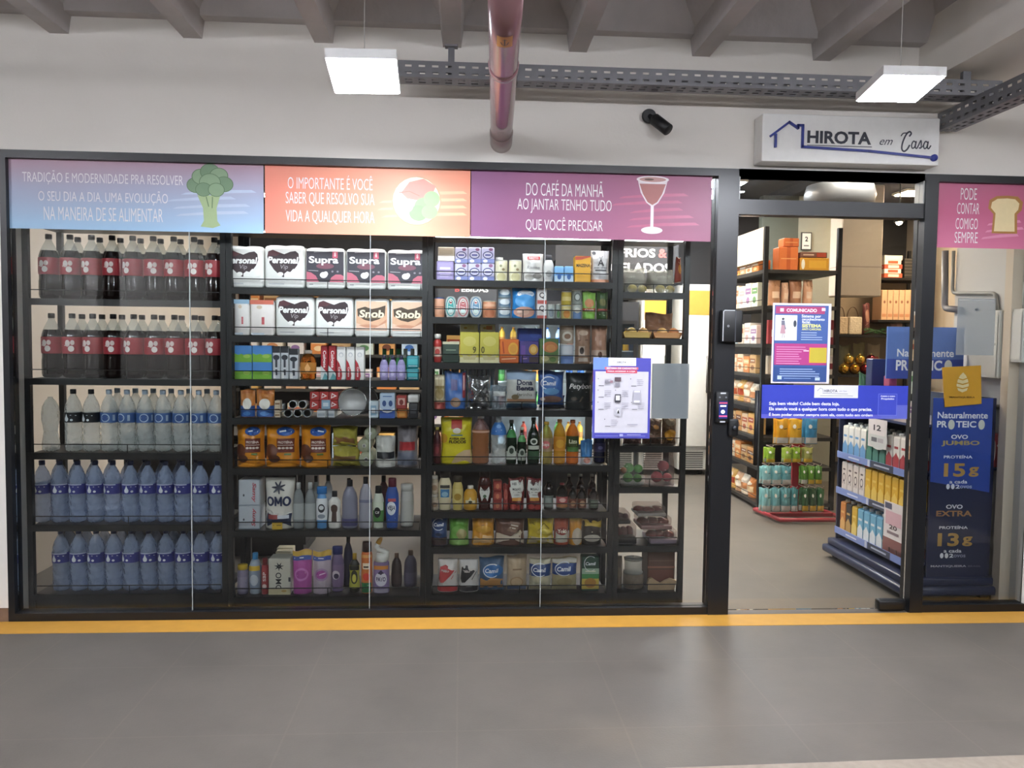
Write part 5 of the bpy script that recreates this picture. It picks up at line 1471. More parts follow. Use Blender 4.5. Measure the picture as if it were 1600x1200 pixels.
put_bag('corn_bag', 'yellow crinkled bag with cream base, seventh grocery shelf', 'bag', 825, 868, 810, ZG, '#cdb42e', [('p', [(.04, .04), (.96, .04), (.9, .34), (.5, .26), (.08, .34)], '#cbbc96'), ('l', [(.2, .8), (.4, .56), (.6, .82), (.8, .6)], .04, '#8a7a1e'), ('e', .6, .5, .26, .1, '#dcc85a')], .07, style='pillow', wr=.01)
put_bag('snack_bag', 'narrow red and white bag beside the yellow crinkled one', 'bag', 867, 891, 808, ZG, '#a8482e', [('r', .1, .1, .9, .5, '#b9b4a6'), ('e', .5, .5, .4, .14, '#8a2a22'), ('t', 'Yoki', .5, .5, .6, .14, '#f0e6d4', .03)], .06, style='brick')
put_bag('snack_bag', 'orange and cream bag beside the black and yellow one', 'bag', 891, 912, 806, ZG, '#cf8f2c', [('e', .6, .3, .4, .3, '#c9bca8'), ('r', .0, .82, 1, .94, '#e0b03a')], .06, style='brick')
put_bag('popcorn_bag', 'black and yellow bag with a white seed picture', 'bag', 911, 943, 811, ZG, '#25201a', [('p', [(.02, .7), (.98, .62), (.98, .9), (.02, .96)], '#c2a22a'), ('e', .5, .26, .4, .14, '#b9b4a8'), ('l', [(.1, .2), (.5, .34), (.95, .26)], .03, '#6a6458'), ('l', [(.45, .5), (.95, .48)], .05, '#cfc8b4')], .07, style='brick')
# lowest shelf
ZL = ZC[7]
PIL = lambda c, s: [('p', [(.08, .4), (.14, .78), (.4, .84), (.82, .66), (.62, .5), (.42, .38), (.3, .3), (.14, .28)], c), ('t', s, .36, .66, .4, .08, '#e8e0da', .02, .2), ('l', [(.66, .4), (.9, .64)], .03, c), ('r', .0, .03, .98, .18, c)]
put_bag('coffee_brick', 'white coffee pack with red swoosh, lowest grocery shelf', 'coffee', 684, 717, 875, ZL, '#d3cdc8', PIL('#b83a3e', 'Pilão'), .07, style='brick', wr=.002)
put_bag('coffee_brick', 'white coffee pack with black swoosh, lowest grocery shelf', 'coffee', 718, 749, 876, ZL, '#cfcdcb', PIL('#26252a', 'Pilão'), .07, style='brick', wr=.002)
put_bag('rice_bag', 'blue pillow bag with orange grain window', 'rice', 749, 790, 872, ZL, '#3f5f82', [('e', .55, .62, .4, .18, '#2c6cb0')] + camil(0, .5, .62, .52) + [('p', [(.06, .1), (.94, .1), (.94, .36), (.5, .42), (.06, .36)], '#b8854a')], .07, style='pillow', wr=.006)
put_bag('flour_bag', 'beige paper-look bag with round tan picture', 'bag', 793, 826, 869, ZL, '#b9a488', [('e', .48, .26, .32, .16, '#a88a66'), ('e', .48, .26, .26, .13, '#c4ab88'), ('l', [(.28, .62), (.72, .62)], .07, '#8a7258'), ('r', .04, .02, .96, .14, '#5a6a8a')], .07, style='pillow', wr=.004)
put_bag('rice_bag', 'white and blue rice bag beside the beige bag', 'rice', 828, 864, 875, ZL, '#c2bda4', [('r', .03, .48, .97, .84, '#24457f')] + camil(0, .46, .68, .56) + [('e', .5, .36, .36, .1, '#cfc8a8'), ('r', .05, .05, .95, .16, '#a89f80')], .07, style='pillow', wr=.003)
put_bag('rice_bag', 'white and blue rice bag beside the green box', 'rice', 864, 905, 873, ZL, '#b5a982', [('r', .03, .5, .97, .84, '#26488a'), ('r', .03, .86, .97, .98, '#d6d2c6')] + camil(0, .46, .68, .54) + [('e', .5, .28, .3, .14, '#a3966c')], .07, style='pillow', wr=.003)
put_carton('seed_carton', 'dark green and yellow carton, lowest grocery shelf', 'carton', 911, 938, 870, ZL, '#23473a', [('r', 0, .06, 1, .36, '#c9b044'), ('r', 0, .36, 1, .5, '#3f8a4a'), ('e', .5, .24, .34, .14, '#a8782a'), ('r', .0, .5, 1, .66, '#9ab8a0')] + camil(0, .5, .8, .6) + [('l', [(.2, .58), (.8, .58)], .06, '#e8e8d4')], .07)

# ================================================================== FRUIT AND BAGGED MEAT
ZD = UD_


def fruit(name, label, px, py, rpx, Y, hexc, sz=.95, jit=.02, stem=True, rough=.35):
    p, q = P(px, py, Y), P(px + rpx, py, Y)
    r = q.x - p.x
    t = thing(name, label, 'fruit' if name != 'red_onion' else 'vegetable', (p.x, Y, p.z))
    mb = MB()
    mb.ball((0, 0, 0), r, M(hexc, rough, var=.15, scale=25), 18, 1, 1, sz, jit)
    mb.build('flesh', t)
    if stem:
        s_ = MB()
        s_.lathe([(0, 0), (r * .12, 0), (r * .07, r * .12), (0, r * .14)], M('#6a6a3a', .7), 8, z=r * sz * .94)
        s_.build('stem', t)
    return t


def fruit_on(name, label, px, rpx, Z, Y, hexc, **k):
    p, q = P(px, 700, Y), P(px + rpx, 700, Y)
    r = q.x - p.x
    sz = k.get('sz', .95)
    o = fruit(name, label, px, 700, rpx, Y, hexc, **k)
    o.location = (p.x, Y, Z + r * sz + .0006)
    return o


def tray_(label, px0, px1, Z, Y, hexc, hgt=.022, d=.16, name='food_tray'):
    a, b = P(px0, 700, Y), P(px1, 700, Y)
    w_ = b.x - a.x
    mb = MB()
    o_, i_ = w_ / 2, w_ / 2 - .008
    m = M(hexc, .5)
    pts = [(-o_, hgt), (-o_ + .012, 0), (o_ - .012, 0), (o_, hgt), (o_ - .004, hgt), (o_ - .015, .004), (-o_ + .015, .004), (-o_ + .004, hgt)]
    mb.prism(pts, 0.0, d, m, axis='y')
    mb.box(-o_ + .012, o_ - .012, 0.0, .004, .0, hgt, m)
    mb.box(-o_ + .012, o_ - .012, d - .004, d, .0, hgt, m)
    return solid(mb, name, label, 'tray', ((a.x + b.x) / 2, Y, Z + .0005))


FB = film('#b9b7ae', .30, .12, .8, 26)


def film_bag(name, label, px0, px1, yt, Z, mat=None, d=.17, Y=.185, wr=.007, style='sack'):
    return put_bag(name, label, 'bag', px0, px1, yt, Z, mat or FB, (), d, Y, style, wr=wr)


film_bag('produce_bag', 'cloudy film bag around yellow lemons, nearer the grocery unit', 971, 1011, 417, ZD[0], film('#b4b2a6', .34, .15, .8, 22))
film_bag('produce_bag', 'cloudy film bag around yellow lemons, nearer the door', 1013, 1055, 421, ZD[0], film('#b4b2a6', .34, .15, .8, 22))
for k, (px, r_) in enumerate([(983, 7.5), (998, 7), (1026, 7.5), (1041, 7)]):
    fruit_on('lemon', ['first lemon in the film bag nearer the grocery unit', 'second lemon in the film bag nearer the grocery unit', 'first lemon in the film bag nearer the door', 'second lemon in the film bag nearer the door'][k], px, r_, ZD[0] + .004, .27, '#c9b456', sz=.85)
put_bag('snack_bag', 'red and gold snack bag hanging at the door end of the top fruit shelf', 'bag', 1056, 1064, 401, ZD[0], '#8a3a2c', [('e', .5, .5, .3, .2, '#c9883a'), ('l', [(.3, .8), (.7, .7)], .1, '#e8c8a0')], .1, Y=.36, yb=440)
for k, (a, b) in enumerate([(970, 1014), (1017, 1062)]):
    tray_(['yellow fruit tray nearer the grocery unit', 'orange fruit tray nearer the door'][k], a, b, ZD[1], .19, ['#c9a85a', '#c98f58'][k], .034)
for k, (px, r_, y_) in enumerate([(983, 8, .24), (1001, 8, .245), (1030.5, 8, .245), (1048.5, 8, .245)]):
    o = fruit_on(['yellow_mango', 'yellow_mango', 'orange', 'orange'][k], ['yellow fruit beside the grocery unit post', 'yellow fruit beside the orange tray', 'pale orange fruit in the middle of the second fruit shelf', 'deep orange fruit beside the door-side post'][k], px, r_, ZD[1] + .005, y_, ['#c2a052', '#c79a5c', '#cda05e', '#c47c4a'][k])
put_bag('bread_bag', 'brown paper-wrapped loaf behind the orange fruit', 'bread', 1008, 1052, 489, ZD[1], '#8f6a52', [('l', [(.1, .5), (.9, .6)], .02, '#a8846a')], .09, Y=.37, style='pouch', wr=.01)
# third level
put_bag('nut_bag', 'clear bag of brown nuts on the fruit rack', 'bag', 1006, 1038, 656, ZD[2], M('#6a5040', .4, var=.6, scale=55, bump=1.0, bscale=60), [('e', .6, .7, .14, .08, '#b07a3a'), ('e', .3, .4, .12, .06, '#a89a84'), ('r', .1, .2, .5, .4, '#8a6a5a')], .1, style='pillow', wr=.01)
put_bag('nut_bag', 'gold-labelled bag of nuts at the door end', 'bag', 1037, 1060, 652, ZD[2], M('#7a5c40', .4, var=.6, scale=55, bump=1.0, bscale=60), [('e', .5, .36, .4, .2, '#c48a2a'), ('e', .5, .8, .3, .12, '#9a8a70')], .1, style='pillow', wr=.01)
put_bag('nut_bag', 'pinkish bag of nuts half hidden by the instruction poster', 'bag', 976, 1006, 660, ZD[2], M('#7a5a54', .4, var=.6, scale=55, bump=1.0, bscale=60), [('r', .6, .3, .9, .5, '#b88a7a')], .1, style='pillow', wr=.01)
# fourth level
film_bag('produce_bag', 'knotted clear bag around the green limes', 966, 1013, 700, ZD[3], film('#c2c4be', .13, .06, 1.2, 24), .2)
film_bag('produce_bag', 'knotted clear bag around the red onions', 1015, 1060, 698, ZD[3], film('#c9b8b6', .13, .06, 1.2, 24), .2)
LZ = ZD[3]
for k, (px, r_, y_, zz) in enumerate([(982, 8, .265, .004), (997, 7, .27, .004), (983, 8, .285, .056), (998, 7, .28, .055), (975, 5, .235, .06)]):
    o = fruit_on('lime' if k < 4 else 'tomato', ['lower green lime nearer the grocery unit', 'lower green lime nearer the onions', 'upper green lime nearer the grocery unit', 'upper glossy green lime nearer the onions', 'small orange-red tomato at the edge of the limes'][k], px, r_, LZ + zz, y_, ['#5f9a48', '#528f3c', '#6aa858', '#5cb040', '#a86a3c'][k], sz=.95)
for k, (px, r_, y_, zz) in enumerate([(1027, 9, .275, .004), (1043.5, 7.2, .289, .004), (1037, 9, .29, .062)]):
    fruit_on('red_onion', ['lower red onion nearer the limes', 'lower red onion nearer the door', 'upper red onion resting on the other onions'][k], px, r_, LZ + zz, y_, ['#b8505a', '#c4626a', '#a84450'][k], sz=.95, rough=.2)


def meat_tray(label, px0, px1, Z, Y, hexc, h=.03, d=.15, tray='#1c1c1e', yb=None, tilt=0, lid=True):
    a, b = P(px0, 800, Y), P(px1, 800, Y)
    w_ = b.x - a.x
    t = thing('meat_tray', label, 'meat', ((a.x + b.x) / 2, Y + d / 2, Z + .0005))
    mb = MB()
    mb.cbox(-w_ / 2, w_ / 2, -d / 2, d / 2, 0, h * .4, M(tray, .5), .005, 2)
    mb.build('tray', t)
    mm = MB()
    rnd = random.Random(int(px0))
    for i in range(3):
        mm.ball((-w_ * .3 + i * w_ * .3, rnd.uniform(-.02, .02), h * .5), w_ * .22, M(hexc, .18, var=.35, scale=40), 14, 1, .26 * d / (w_ * .22) * .9 if False else 1.0, .42 * h / (w_ * .22), .06)
    mm.build('meat', t)
    fl = MB()
    fl.cbox(-w_ / 2 + .001, w_ / 2 - .001, -d / 2 + .001, d / 2 - .001, h * .4, h * 1.25, film('#c9bcb8', .10, .04, 1.0, 30), .012, 2)
    fl.build('cling_film', t)
    t.rotation_euler = (0, 0, 0)
    return t


zm = ZD[4]
meat_tray('dark red meat tray at the base beside the grocery unit', 965, 996, zm, .19, '#5a1c20', .085, .2)
meat_tray('purple-brown meat tray stacked beside the grocery unit', 963, 986, zm + .108, .2, '#4a2a30', .05, .16)
meat_tray('red meat tray at the base beside the door-side post', 1017, 1060, zm, .19, '#7a2424', .06, .2, '#8a7a8a')
meat_tray('brownish red meat tray in the middle of the stack', 1002, 1051, zm + .077, .2, '#6a302a', .055, .2, '#7a5a58')
meat_tray('red meat tray with frilled film on top of the stack', 996, 1041, zm + .148, .21, '#6e3232', .045, .16, '#8a8480')
zq = ZD[5]
x, wd, h, z0 = at(979, 1011, 876, zq, .2)
t = thing('storage_jar', 'clear round tub with brown filling on the lowest fruit shelf', 'tub', (x, .2 + wd / 2, z0 + .0006))
MB().lathe([(0, 0), (wd * .46, 0), (wd * .5, .01), (wd * .5, h * .5), (0, h * .5)], M('#6a5c4c', .5, var=.4, scale=60), 24).build('filling', t)
MB().lathe([(wd * .5 + .001, h * .5), (wd * .5, h * .56), (wd * .44, h * .6), (wd * .44, h * .95)], film('#c9c9c2', .4, .06, .2), 24).build('tub', t)
MB().lathe([(0, h * .95), (wd * .46, h * .95), (wd * .47, h), (0, h)], film('#9a9a94', .7, .1, .2), 24).build('lid', t)
put_bag('nut_bag', 'brown bag standing against the grocery post, lowest fruit shelf', 'bag', 964, 977, 872, zq, '#6a5a4a', [('r', .1, .4, .9, .7, '#7a6a58')], .1, Y=.22, style='brick')
put_carton('meat_box', 'brown box with tan crumpled paper in front, lowest fruit shelf', 'box', 1014, 1057, 862, zq, '#5a3c30', [('r', 0, .55, 1, .6, '#8a5a48'), ('r', .06, .2, .94, .5, '#6a3a2e'), ('l', [(.05, .75), (.95, .75)], .02, '#7a5a4a')], .15, Y=.23)
mb = MB()
pts = [(-.075, .0), (.07, .0), (.078, .03), (.085, .05), (.05, .062), (.02, .05), (-.005, .035), (-.03, .05), (-.055, .068), (-.072, .06), (-.08, .03)]
pp = P(1034, 915, .19)
mb.prism(pts, -.012, .012, M('#b89c7a', .8, var=.15, bump=.5, bscale=40), axis='y')
solid(mb, 'crumpled_paper', 'tan crumpled paper sheet in front of the brown box', 'paper', (pp.x, .205, zq + .0006))

# thin light strips under the top panels of the grocery units
for key, lab in (('B', 'slim white light strip above the toilet paper packs'), ('C', 'slim white light strip above the tea and starch boxes'), ('D', 'slim white light strip above the bagged lemons')):
    U = UNITS[key]
    zt = {'B': P(510, 360, UY0).z, 'C': P(815, 368, UY0).z, 'D': P(1018, 372, UY0).z}[key]
    t = thing('light_strip', lab, 'lamp', ((U['X0'] + U['X1']) / 2, .172, zt - .0135))
    hw = (U['X1'] - U['X0']) / 2 - .01
    MB().box(-hw, hw, -.012, .012, .004, .013, M('#c9c9c9', .4)).build('housing', t)
    MB().box(-hw, hw, -.010, .010, 0, .004, emit('#fbfbff', STRIP)).build('diffuser', t)


# ================================================================== BANNERS AND SIGNS ON THE FRONT
def banner(label, px0, px1, stops, axis, lines, drawing, items=(), name='window_banner'):
    za, zb = P((px0 + px1) / 2, BT((px0 + px1) / 2)).z, P((px0 + px1) / 2, BB((px0 + px1) / 2)).z
    a, b = P(px0, 300).x, P(px1, 300).x
    w_, h_ = b - a - .001, za - zb
    mb = MB()
    mb.box(-w_ / 2, w_ / 2, -.002, .0, 0, h_, gradient(stops, axis))
    t = thing(name, label, 'banner', ((a + b) / 2, -.0008, zb))
    mb.build('print', t)
    dm = MB()
    art(dm, drawing, w_, h_, lambda p_, q_, o: (p_, -.0022 - o, q_), off0=.0004, step=.00012)
    dm.build('picture', t)
    lt = MB()
    art(lt, lines, w_, h_, lambda p_, q_, o: (p_, -.003 - o, q_), off0=.0004, step=.00005)
    lt.build('lettering', t)
    return t


def BT(px):
    return 246 + (px - 12) * 0.0155


def BB(px):
    return 357 + (px - 12) * 0.0185


WT = '#e3e0e2'


def strokes(cx, cz, c, n=4, sp=.17, seed=1):
    r_ = random.Random(seed)
    out = []
    for i in range(n):
        z = cz + (i - n / 2) * .1
        x0, x1 = cx - sp * r_.uniform(.7, 1.3), min(.985, cx + sp * r_.uniform(.7, 1.4))
        out.append(('p', [(x0, z), ((x0 + x1) / 2, z + .03), (x1, z + .055), (x1 - .02, z + .09), ((x0 + x1) / 2, z + .075), (x0 + .02, z + .03)], c))
    return out


G1, G2 = '#7f9a78', '#6b8868'
broc = strokes(.78, .42, '#b4c2d6', 4, .15, 3) + [('p', [(.752, .08), (.765, .16), (.762, .34), (.74, .52), (.83, .52), (.815, .34), (.818, .16), (.83, .1), (.8, .06)], '#9cb183')]
for i, (x, z, r_) in enumerate([(.735, .66, .034), (.755, .78, .034), (.79, .85, .036), (.825, .8, .034), (.845, .68, .034), (.79, .7, .04), (.765, .6, .03), (.815, .6, .03)]):
    broc += [('e', x, z, r_ + .003, (r_ + .003) * 3.0, '#54704f'), ('e', x, z, r_, r_ * 3.0, G1 if i % 2 else G2)]
broc += [('l', [(.775, .5), (.785, .36)], .003, '#54704f'), ('l', [(.8, .5), (.798, .34)], .003, '#54704f')]
banner('blue and mauve banner with white lettering and a green broccoli', 9, 412, [(0.05, '#9cc0de'), (.5, '#a3abc4'), (.98, '#b0909f')], 2,
       [('t', 'TRADIÇÃO E MODERNIDADE PRA RESOLVER', .375, .72, .62, .2, WT, -.004), ('t', 'O SEU DIA A DIA, UMA EVOLUÇÃO', .375, .46, .5, .2, WT, -.004), ('t', 'NA MANEIRA DE SE ALIMENTAR', .375, .22, .46, .19, WT, -.004)], broc)
plate = strokes(.78, .45, '#f0b48c', 4, .2, 5) + [('e', .735, .49, .122, .345, '#c9a07a'), ('e', .735, .49, .116, .33, '#efe6c4'), ('p', [(.66, .6), (.7, .75), (.77, .8), (.83, .7), (.81, .56), (.74, .5), (.69, .52)], '#d98a78'), ('e', .775, .42, .05, .12, '#8fae7c'), ('e', .81, .52, .04, .11, '#9aba84'), ('e', .745, .32, .045, .11, '#86a574'), ('e', .8, .34, .04, .1, '#9aba84'), ('e', .68, .42, .04, .1, '#f4ecd6'), ('l', [(.65, .6), (.7, .62), (.75, .56)], .004, '#a8745c')]
banner('orange banner with white lettering and a round vegetable plate', 414, 735, [(0.0, '#e38672'), (.45, '#ea9878'), (.75, '#f2a884'), (1.0, '#e88e70')], 0,
       [('t', 'O IMPORTANTE É VOCÊ', .315, .72, .41, .2, WT, -.004), ('t', 'SABER QUE RESOLVO SUA', .315, .48, .43, .19, WT, -.004), ('t', 'VIDA A QUALQUER HORA', .315, .23, .43, .19, WT, -.004)], plate)
glass = strokes(.76, .42, '#b5607f', 5, .14, 8) + [('p', [(.685, .86), (.70, .66), (.725, .52), (.75, .46), (.775, .52), (.8, .66), (.815, .86)], '#dccdd2'), ('p', [(.695, .78), (.71, .64), (.73, .53), (.75, .49), (.77, .53), (.79, .64), (.805, .78)], '#a2615c'), ('e', .75, .84, .068, .05, '#e4d9dc'), ('e', .75, .84, .056, .034, '#b98a86'), ('l', [(.75, .48), (.75, .17)], .013, '#e2d8dc'), ('e', .75, .14, .045, .05, '#e4dade'), ('e', .735, .84, .02, .014, '#5d4436')]
banner('purple banner with white lettering and a cocktail glass', 736, 1112, [(0.02, '#84507a'), (.35, '#965a7e'), (.75, '#a05a7a'), (1, '#90526e')], 0,
       [('t', 'DO CAFÉ DA MANHÃ', .385, .69, .32, .22, WT, -.004), ('t', 'AO JANTAR TENHO TUDO', .385, .44, .39, .2, WT, -.004), ('t', 'QUE VOCÊ PRECISAR', .385, .19, .32, .21, WT, -.004)], glass)


def BT4(px):
    return 280


BT0, BB0 = BT, BB
BT = lambda px: 280
BB = lambda px: 388
toast = strokes(.72, .28, '#d48aa8', 3, .22, 9) + [('p', [(.62, .22), (.63, .5), (.57, .58), (.58, .7), (.66, .76), (.78, .77), (.9, .76), (.96, .68), (.95, .56), (.9, .5), (.91, .22)], '#a8783c'), ('p', [(.645, .25), (.655, .51), (.6, .59), (.61, .67), (.67, .72), (.78, .73), (.87, .72), (.92, .66), (.91, .57), (.87, .51), (.88, .25)], '#e2cfa0')]
banner('pink banner with four short words and a slice of toast', 1465, 1604, [(0.0, '#c87090'), (.5, '#ba5c7e'), (1.0, '#b86482')], 2,
       [('t', 'PODE', .345, .78, .18, .17, WT, -.004), ('t', 'CONTAR', .345, .57, .25, .16, WT, -.004), ('t', 'COMIGO', .335, .35, .25, .16, WT, -.004), ('t', 'SEMPRE', .335, .15, .26, .16, WT, -.004)], toast)

# ------------------------------------------------------------------ illuminated shop sign over the door
SY = -.115
a, b = P(1191, 215, SY), P(1468, 215, SY)
zt_s, zb_s = P(1330, 181, SY).z, P(1330, 255, SY).z
t = thing('shop_sign', 'white box sign with a house outline and the shop name above the door', 'sign', ((a.x + b.x) / 2, 0, zb_s))
w_, h_ = b.x - a.x, zt_s - zb_s
MB().cbox(-w_ / 2, w_ / 2, SY, -.002, 0, h_, M('#efeeea', .4), .003).build('box', t)
NV_, GRY = M('#33408f', .4), '#3a3c46'
lg = MB()


def rod2(pts, hw, mat, dep=.012):
    """flat raised stroke standing off the sign's face; pts as fractions of the face"""
    q_ = [Vector(((x - .5) * w_, z * h_)) for x, z in pts]
    for i in range(len(q_) - 1):
        d_ = (q_[i + 1] - q_[i]).normalized()
        n_ = Vector((-d_.y, d_.x)) * hw
        e_ = d_ * hw * .8
        pp_ = [q_[i] - e_ - n_, q_[i + 1] + e_ - n_, q_[i + 1] + e_ + n_, q_[i] - e_ + n_]
        lg.prism([(v_.x, v_.y) for v_ in pp_], SY - dep, SY - .0005, mat, axis='y')


rod2([(.045, .52), (.145, .82), (.195, .70), (.195, .76), (.222, .76), (.222, .31), (.6, .26), (.97, .155)], .0055, NV_)
rod2([(.072, .55), (.072, .3)], .0055, NV_)
lg.lathe([(0, 0), (.017, 0), (.017, .014), (0, .014)], NV_, 16, axis='y', cx=(.968 - .5) * w_, z=.155 * h_, cy=SY - .0145)
lg.build('house_logo', t)
lt = MB()
art(lt, [('t', 'HIROTA', .43, .53, .36, .27, GRY, .035), ('r', .25, .345, .615, .36, GRY), ('t', 'em', .695, .46, .075, 0, GRY, .0, .45)], w_, h_, lambda p_, q_, o: (p_, SY - .002 - o, q_))


def script(pts, wd):
    # smooth handwriting stroke through the given points
    out = []
    n_ = len(pts)
    for i in range(n_ - 1):
        p0, p1, p2, p3 = pts[max(i - 1, 0)], pts[i], pts[i + 1], pts[min(i + 2, n_ - 1)]
        for k_ in range(6):
            u = k_ / 6
            out.append(tuple(.5 * (2 * p1[j] + (p2[j] - p0[j]) * u + (2 * p0[j] - 5 * p1[j] + 4 * p2[j] - p3[j]) * u * u + (3 * p1[j] - p0[j] - 3 * p2[j] + p3[j]) * u ** 3) for j in (0, 1)))
    return ('l', out + [pts[-1]], wd, GRY)


art(lt, [script([(.825, .60), (.836, .66), (.826, .7), (.808, .64), (.79, .48), (.785, .34), (.797, .28), (.815, .32), (.83, .42)], .009), script([(.778, .6), (.79, .66), (.81, .67)], .006),
         script([(.862, .48), (.85, .5), (.84, .42), (.845, .35), (.858, .38), (.866, .5), (.862, .38), (.87, .35), (.88, .42)], .007),
         script([(.88, .42), (.892, .52), (.895, .42), (.893, .36), (.882, .36)], .007), script([(.885, .36), (.9, .38), (.908, .44)], .005),
         script([(.93, .48), (.918, .5), (.908, .42), (.913, .35), (.926, .38), (.934, .5), (.93, .38), (.938, .35), (.95, .42)], .007)], w_, h_, lambda p_, q_, o: (p_, SY - .002 - o, q_))
lt.build('lettering', t)

# ------------------------------------------------------------------ posters on the glass
def poster(name, label, cat, px0, px1, py0, py1, base, items, Y=-.001, th=.002, rim=None):
    a_, b_ = P(px0, (py0 + py1) / 2, Y), P(px1, (py0 + py1) / 2, Y)
    zt_, zb_ = P((px0 + px1) / 2, py0, Y).z, P((px0 + px1) / 2, py1, Y).z
    w2, h2 = b_.x - a_.x, zt_ - zb_
    t_ = thing(name, label, cat, ((a_.x + b_.x) / 2, Y, zb_))
    MB().box(-w2 / 2, w2 / 2, -th, 0, 0, h2, C(base)).build('sheet', t_)
    m_ = MB()
    art(m_, items, w2, h2, lambda p_, q_, o: (p_, -th - o, q_), off0=.0003, step=.00012)
    m_.build('print', t_)
    return t_


def bars(x0, x1, z0, z1, n, c, seed=0, hh=.35):
    r_ = random.Random(seed)
    st = (z1 - z0) / n
    return [('r', x0, z0 + i * st, x0 + (x1 - x0) * r_.uniform(.7, 1), z0 + i * st + st * hh, c) for i in range(n)]


LOGO = lambda x0, z0, s, c='#5a5c66', f=1.0: [('l', [(x0, z0), (x0 + .05 * s, z0 + .05 * s * f), (x0 + .09 * s, z0 + .03 * s * f), (x0 + .09 * s, z0 - .04 * s * f), (x0 + .5 * s, z0 - .05 * s * f)], .006 * s, c), ('t', 'HIROTA', x0 + .22 * s, z0, .22 * s, 0, '#3a3c46', .02), ('t', 'em Casa', x0 + .42 * s, z0, .12 * s, 0, '#7a7c86', 0, .3)]
INST = [('r', 0, .85, .3, 1, '#6f8fd0'), ('r', .04, .07, .96, .83, '#c8c6ce'), ('r', .26, .9, .74, 1.0, '#e4e3e8')] + LOGO(.33, .945, .72, f=.7) + \
       [('r', .2, .855, .78, .885, '#d4687a'), ('t', 'SISTEMA DE CADASTRO', .49, .87, .52, .02, '#f2e6ea', .03), ('r', .22, .81, .76, .85, '#c6465c'), ('t', 'PARA ACESSAR A LOJA', .49, .83, .48, .02, '#f4eaec', .03), ('r', .36, .79, .64, .796, '#a9a8b2')]
for (x, z) in [(.1, .74), (.66, .74), (.1, .6), (.4, .6), (.1, .45), (.4, .45), (.68, .45), (.22, .24)]:
    INST += [('r', x, z - .09, x + .09, z - .084, '#34343c'), ('e', x - .01, z, .008, .006, '#55555e')] + bars(x + .1, x + .22, z - .08, z + .01, 4, '#a2a0ae', int(x * 50), .3)
INST += [('r', .37, .71, .48, .76, '#5a4a52'), ('r', .38, .64, .46, .69, '#8a8892'), ('r', .2, .69, .26, .72, '#8a8690'), ('r', .29, .69, .34, .72, '#9a7a86'), ('r', .38, .45, .48, .55, '#3a3a42'), ('r', .395, .475, .465, .535, '#e4e3e8'), ('r', .70, .44, .82, .6, '#a9a8b4'), ('r', .71, .575, .81, .595, '#e8e8ec'), ('r', .71, .45, .81, .475, '#e8e8ec'), ('r', .39, .28, .49, .39, '#bab9c2'), ('e', .44, .335, .025, .03, '#e6e6ea'), ('p', [(.42, .31), (.43, .34), (.45, .36), (.46, .31)], '#26262c'), ('r', .6, .17, .78, .18, '#9a99a6'), ('r', .05, .03, .45, .036, '#8f90d0'), ('r', .52, .03, .92, .036, '#8f90d0'), ('r', .6, .046, .84, .052, '#b9b9e6'), ('r', .47, .028, .53, .058, '#a9aade')]
poster('instruction_poster', 'blue-edged white instruction poster on the glass before the fruit rack', 'poster', 926, 1016, 559, 685, '#4a4aa6', INST, Y=-.0012)
tint = film('#c4cad2', .72, .4, 0)
poster('frosted_sheet', 'plain grey back of a sheet on the glass beside the instruction poster', 'sheet', 1018, 1076, 568, 654, tint, [('r', .0, .0, .02, 1, '#b4bac2')], Y=.0115)

COM = [('r', .015, .0, .985, 1, '#3f5a96'), ('r', .02, .89, .93, .985, '#a03a68'), ('t', 'COMUNICADO', .5, .935, .56, 0, '#f0dce6', .03), ('r', .1, .915, .17, .96, '#e0c6d2'), ('r', .87, .93, .94, .97, '#e0c6d2'),
       ('r', .015, .54, .42, .87, '#dfe4ea'), ('e', .16, .82, .025, .016, '#3a3a44'), ('p', [(.13, .8), (.19, .8), (.2, .74), (.22, .69), (.2, .68), (.19, .74), (.2, .64), (.12, .64), (.13, .74)], '#6a6a7a'), ('p', [(.13, .74), (.19, .74), (.21, .63), (.11, .63)], '#b08a94'), ('l', [(.15, .63), (.15, .57)], .012, '#8a7a7a'), ('l', [(.18, .63), (.19, .575)], .012, '#8a7a7a'), ('e', .38, .76, .03, .045, '#3a424e'),
       ('t', 'Sistema por', .68, .855, .36, 0, '#dfe6f4', .02), ('t', 'reconhecimento', .72, .82, .42, 0, '#dfe6f4', .02), ('t', 'facial.', .59, .785, .16, 0, '#dfe6f4', .02), ('t', 'SISTEMA', .69, .735, .36, .045, '#d8d88a', .04), ('t', 'ANTI CARONA', .69, .69, .36, .028, '#d8d88a', .03)] + bars(.5, .9, .55, .67, 4, '#a9bcdc', 2, .3) + \
      [('r', .015, .22, .985, .5, '#a83a7c')] + bars(.05, .62, .235, .48, 8, '#d493b8', 4, .3) + [('r', .66, .25, .985, .45, '#d0a43a'), ('r', .68, .265, .97, .44, '#b9a93a'), ('r', .55, .4, .65, .412, '#f0d4e2'),
       ('r', .015, .0, .985, .2, '#2f4a82')] + bars(.12, .9, .07, .19, 4, '#9fb4da', 6, .35) + [('r', .08, .03, .16, .08, '#b9cbe6'), ('r', .78, .02, .87, .06, '#b9cbe6'), ('r', .2, .04, .7, .048, '#8fa6d0')]
t = poster('notice_poster', 'white-bordered pink and blue notice headed COMUNICADO on the door', 'poster', 1206, 1297, 474, 599, '#dcd6dc', [], Y=.003, th=.0015)
for c_ in list(t.children):
    if c_.name.startswith('print'):
        bpy.data.objects.remove(c_)
w2 = P(1297, 536, .003).x - P(1206, 536, .003).x
h2 = P(1250, 474, .003).z - P(1250, 599, .003).z
m_ = MB()
art(m_, [('r', .03, .02, .955, .975, '#3f5a96')], w2, h2, lambda p_, q_, o: (p_, -.0015 - o, q_), off0=.0002)
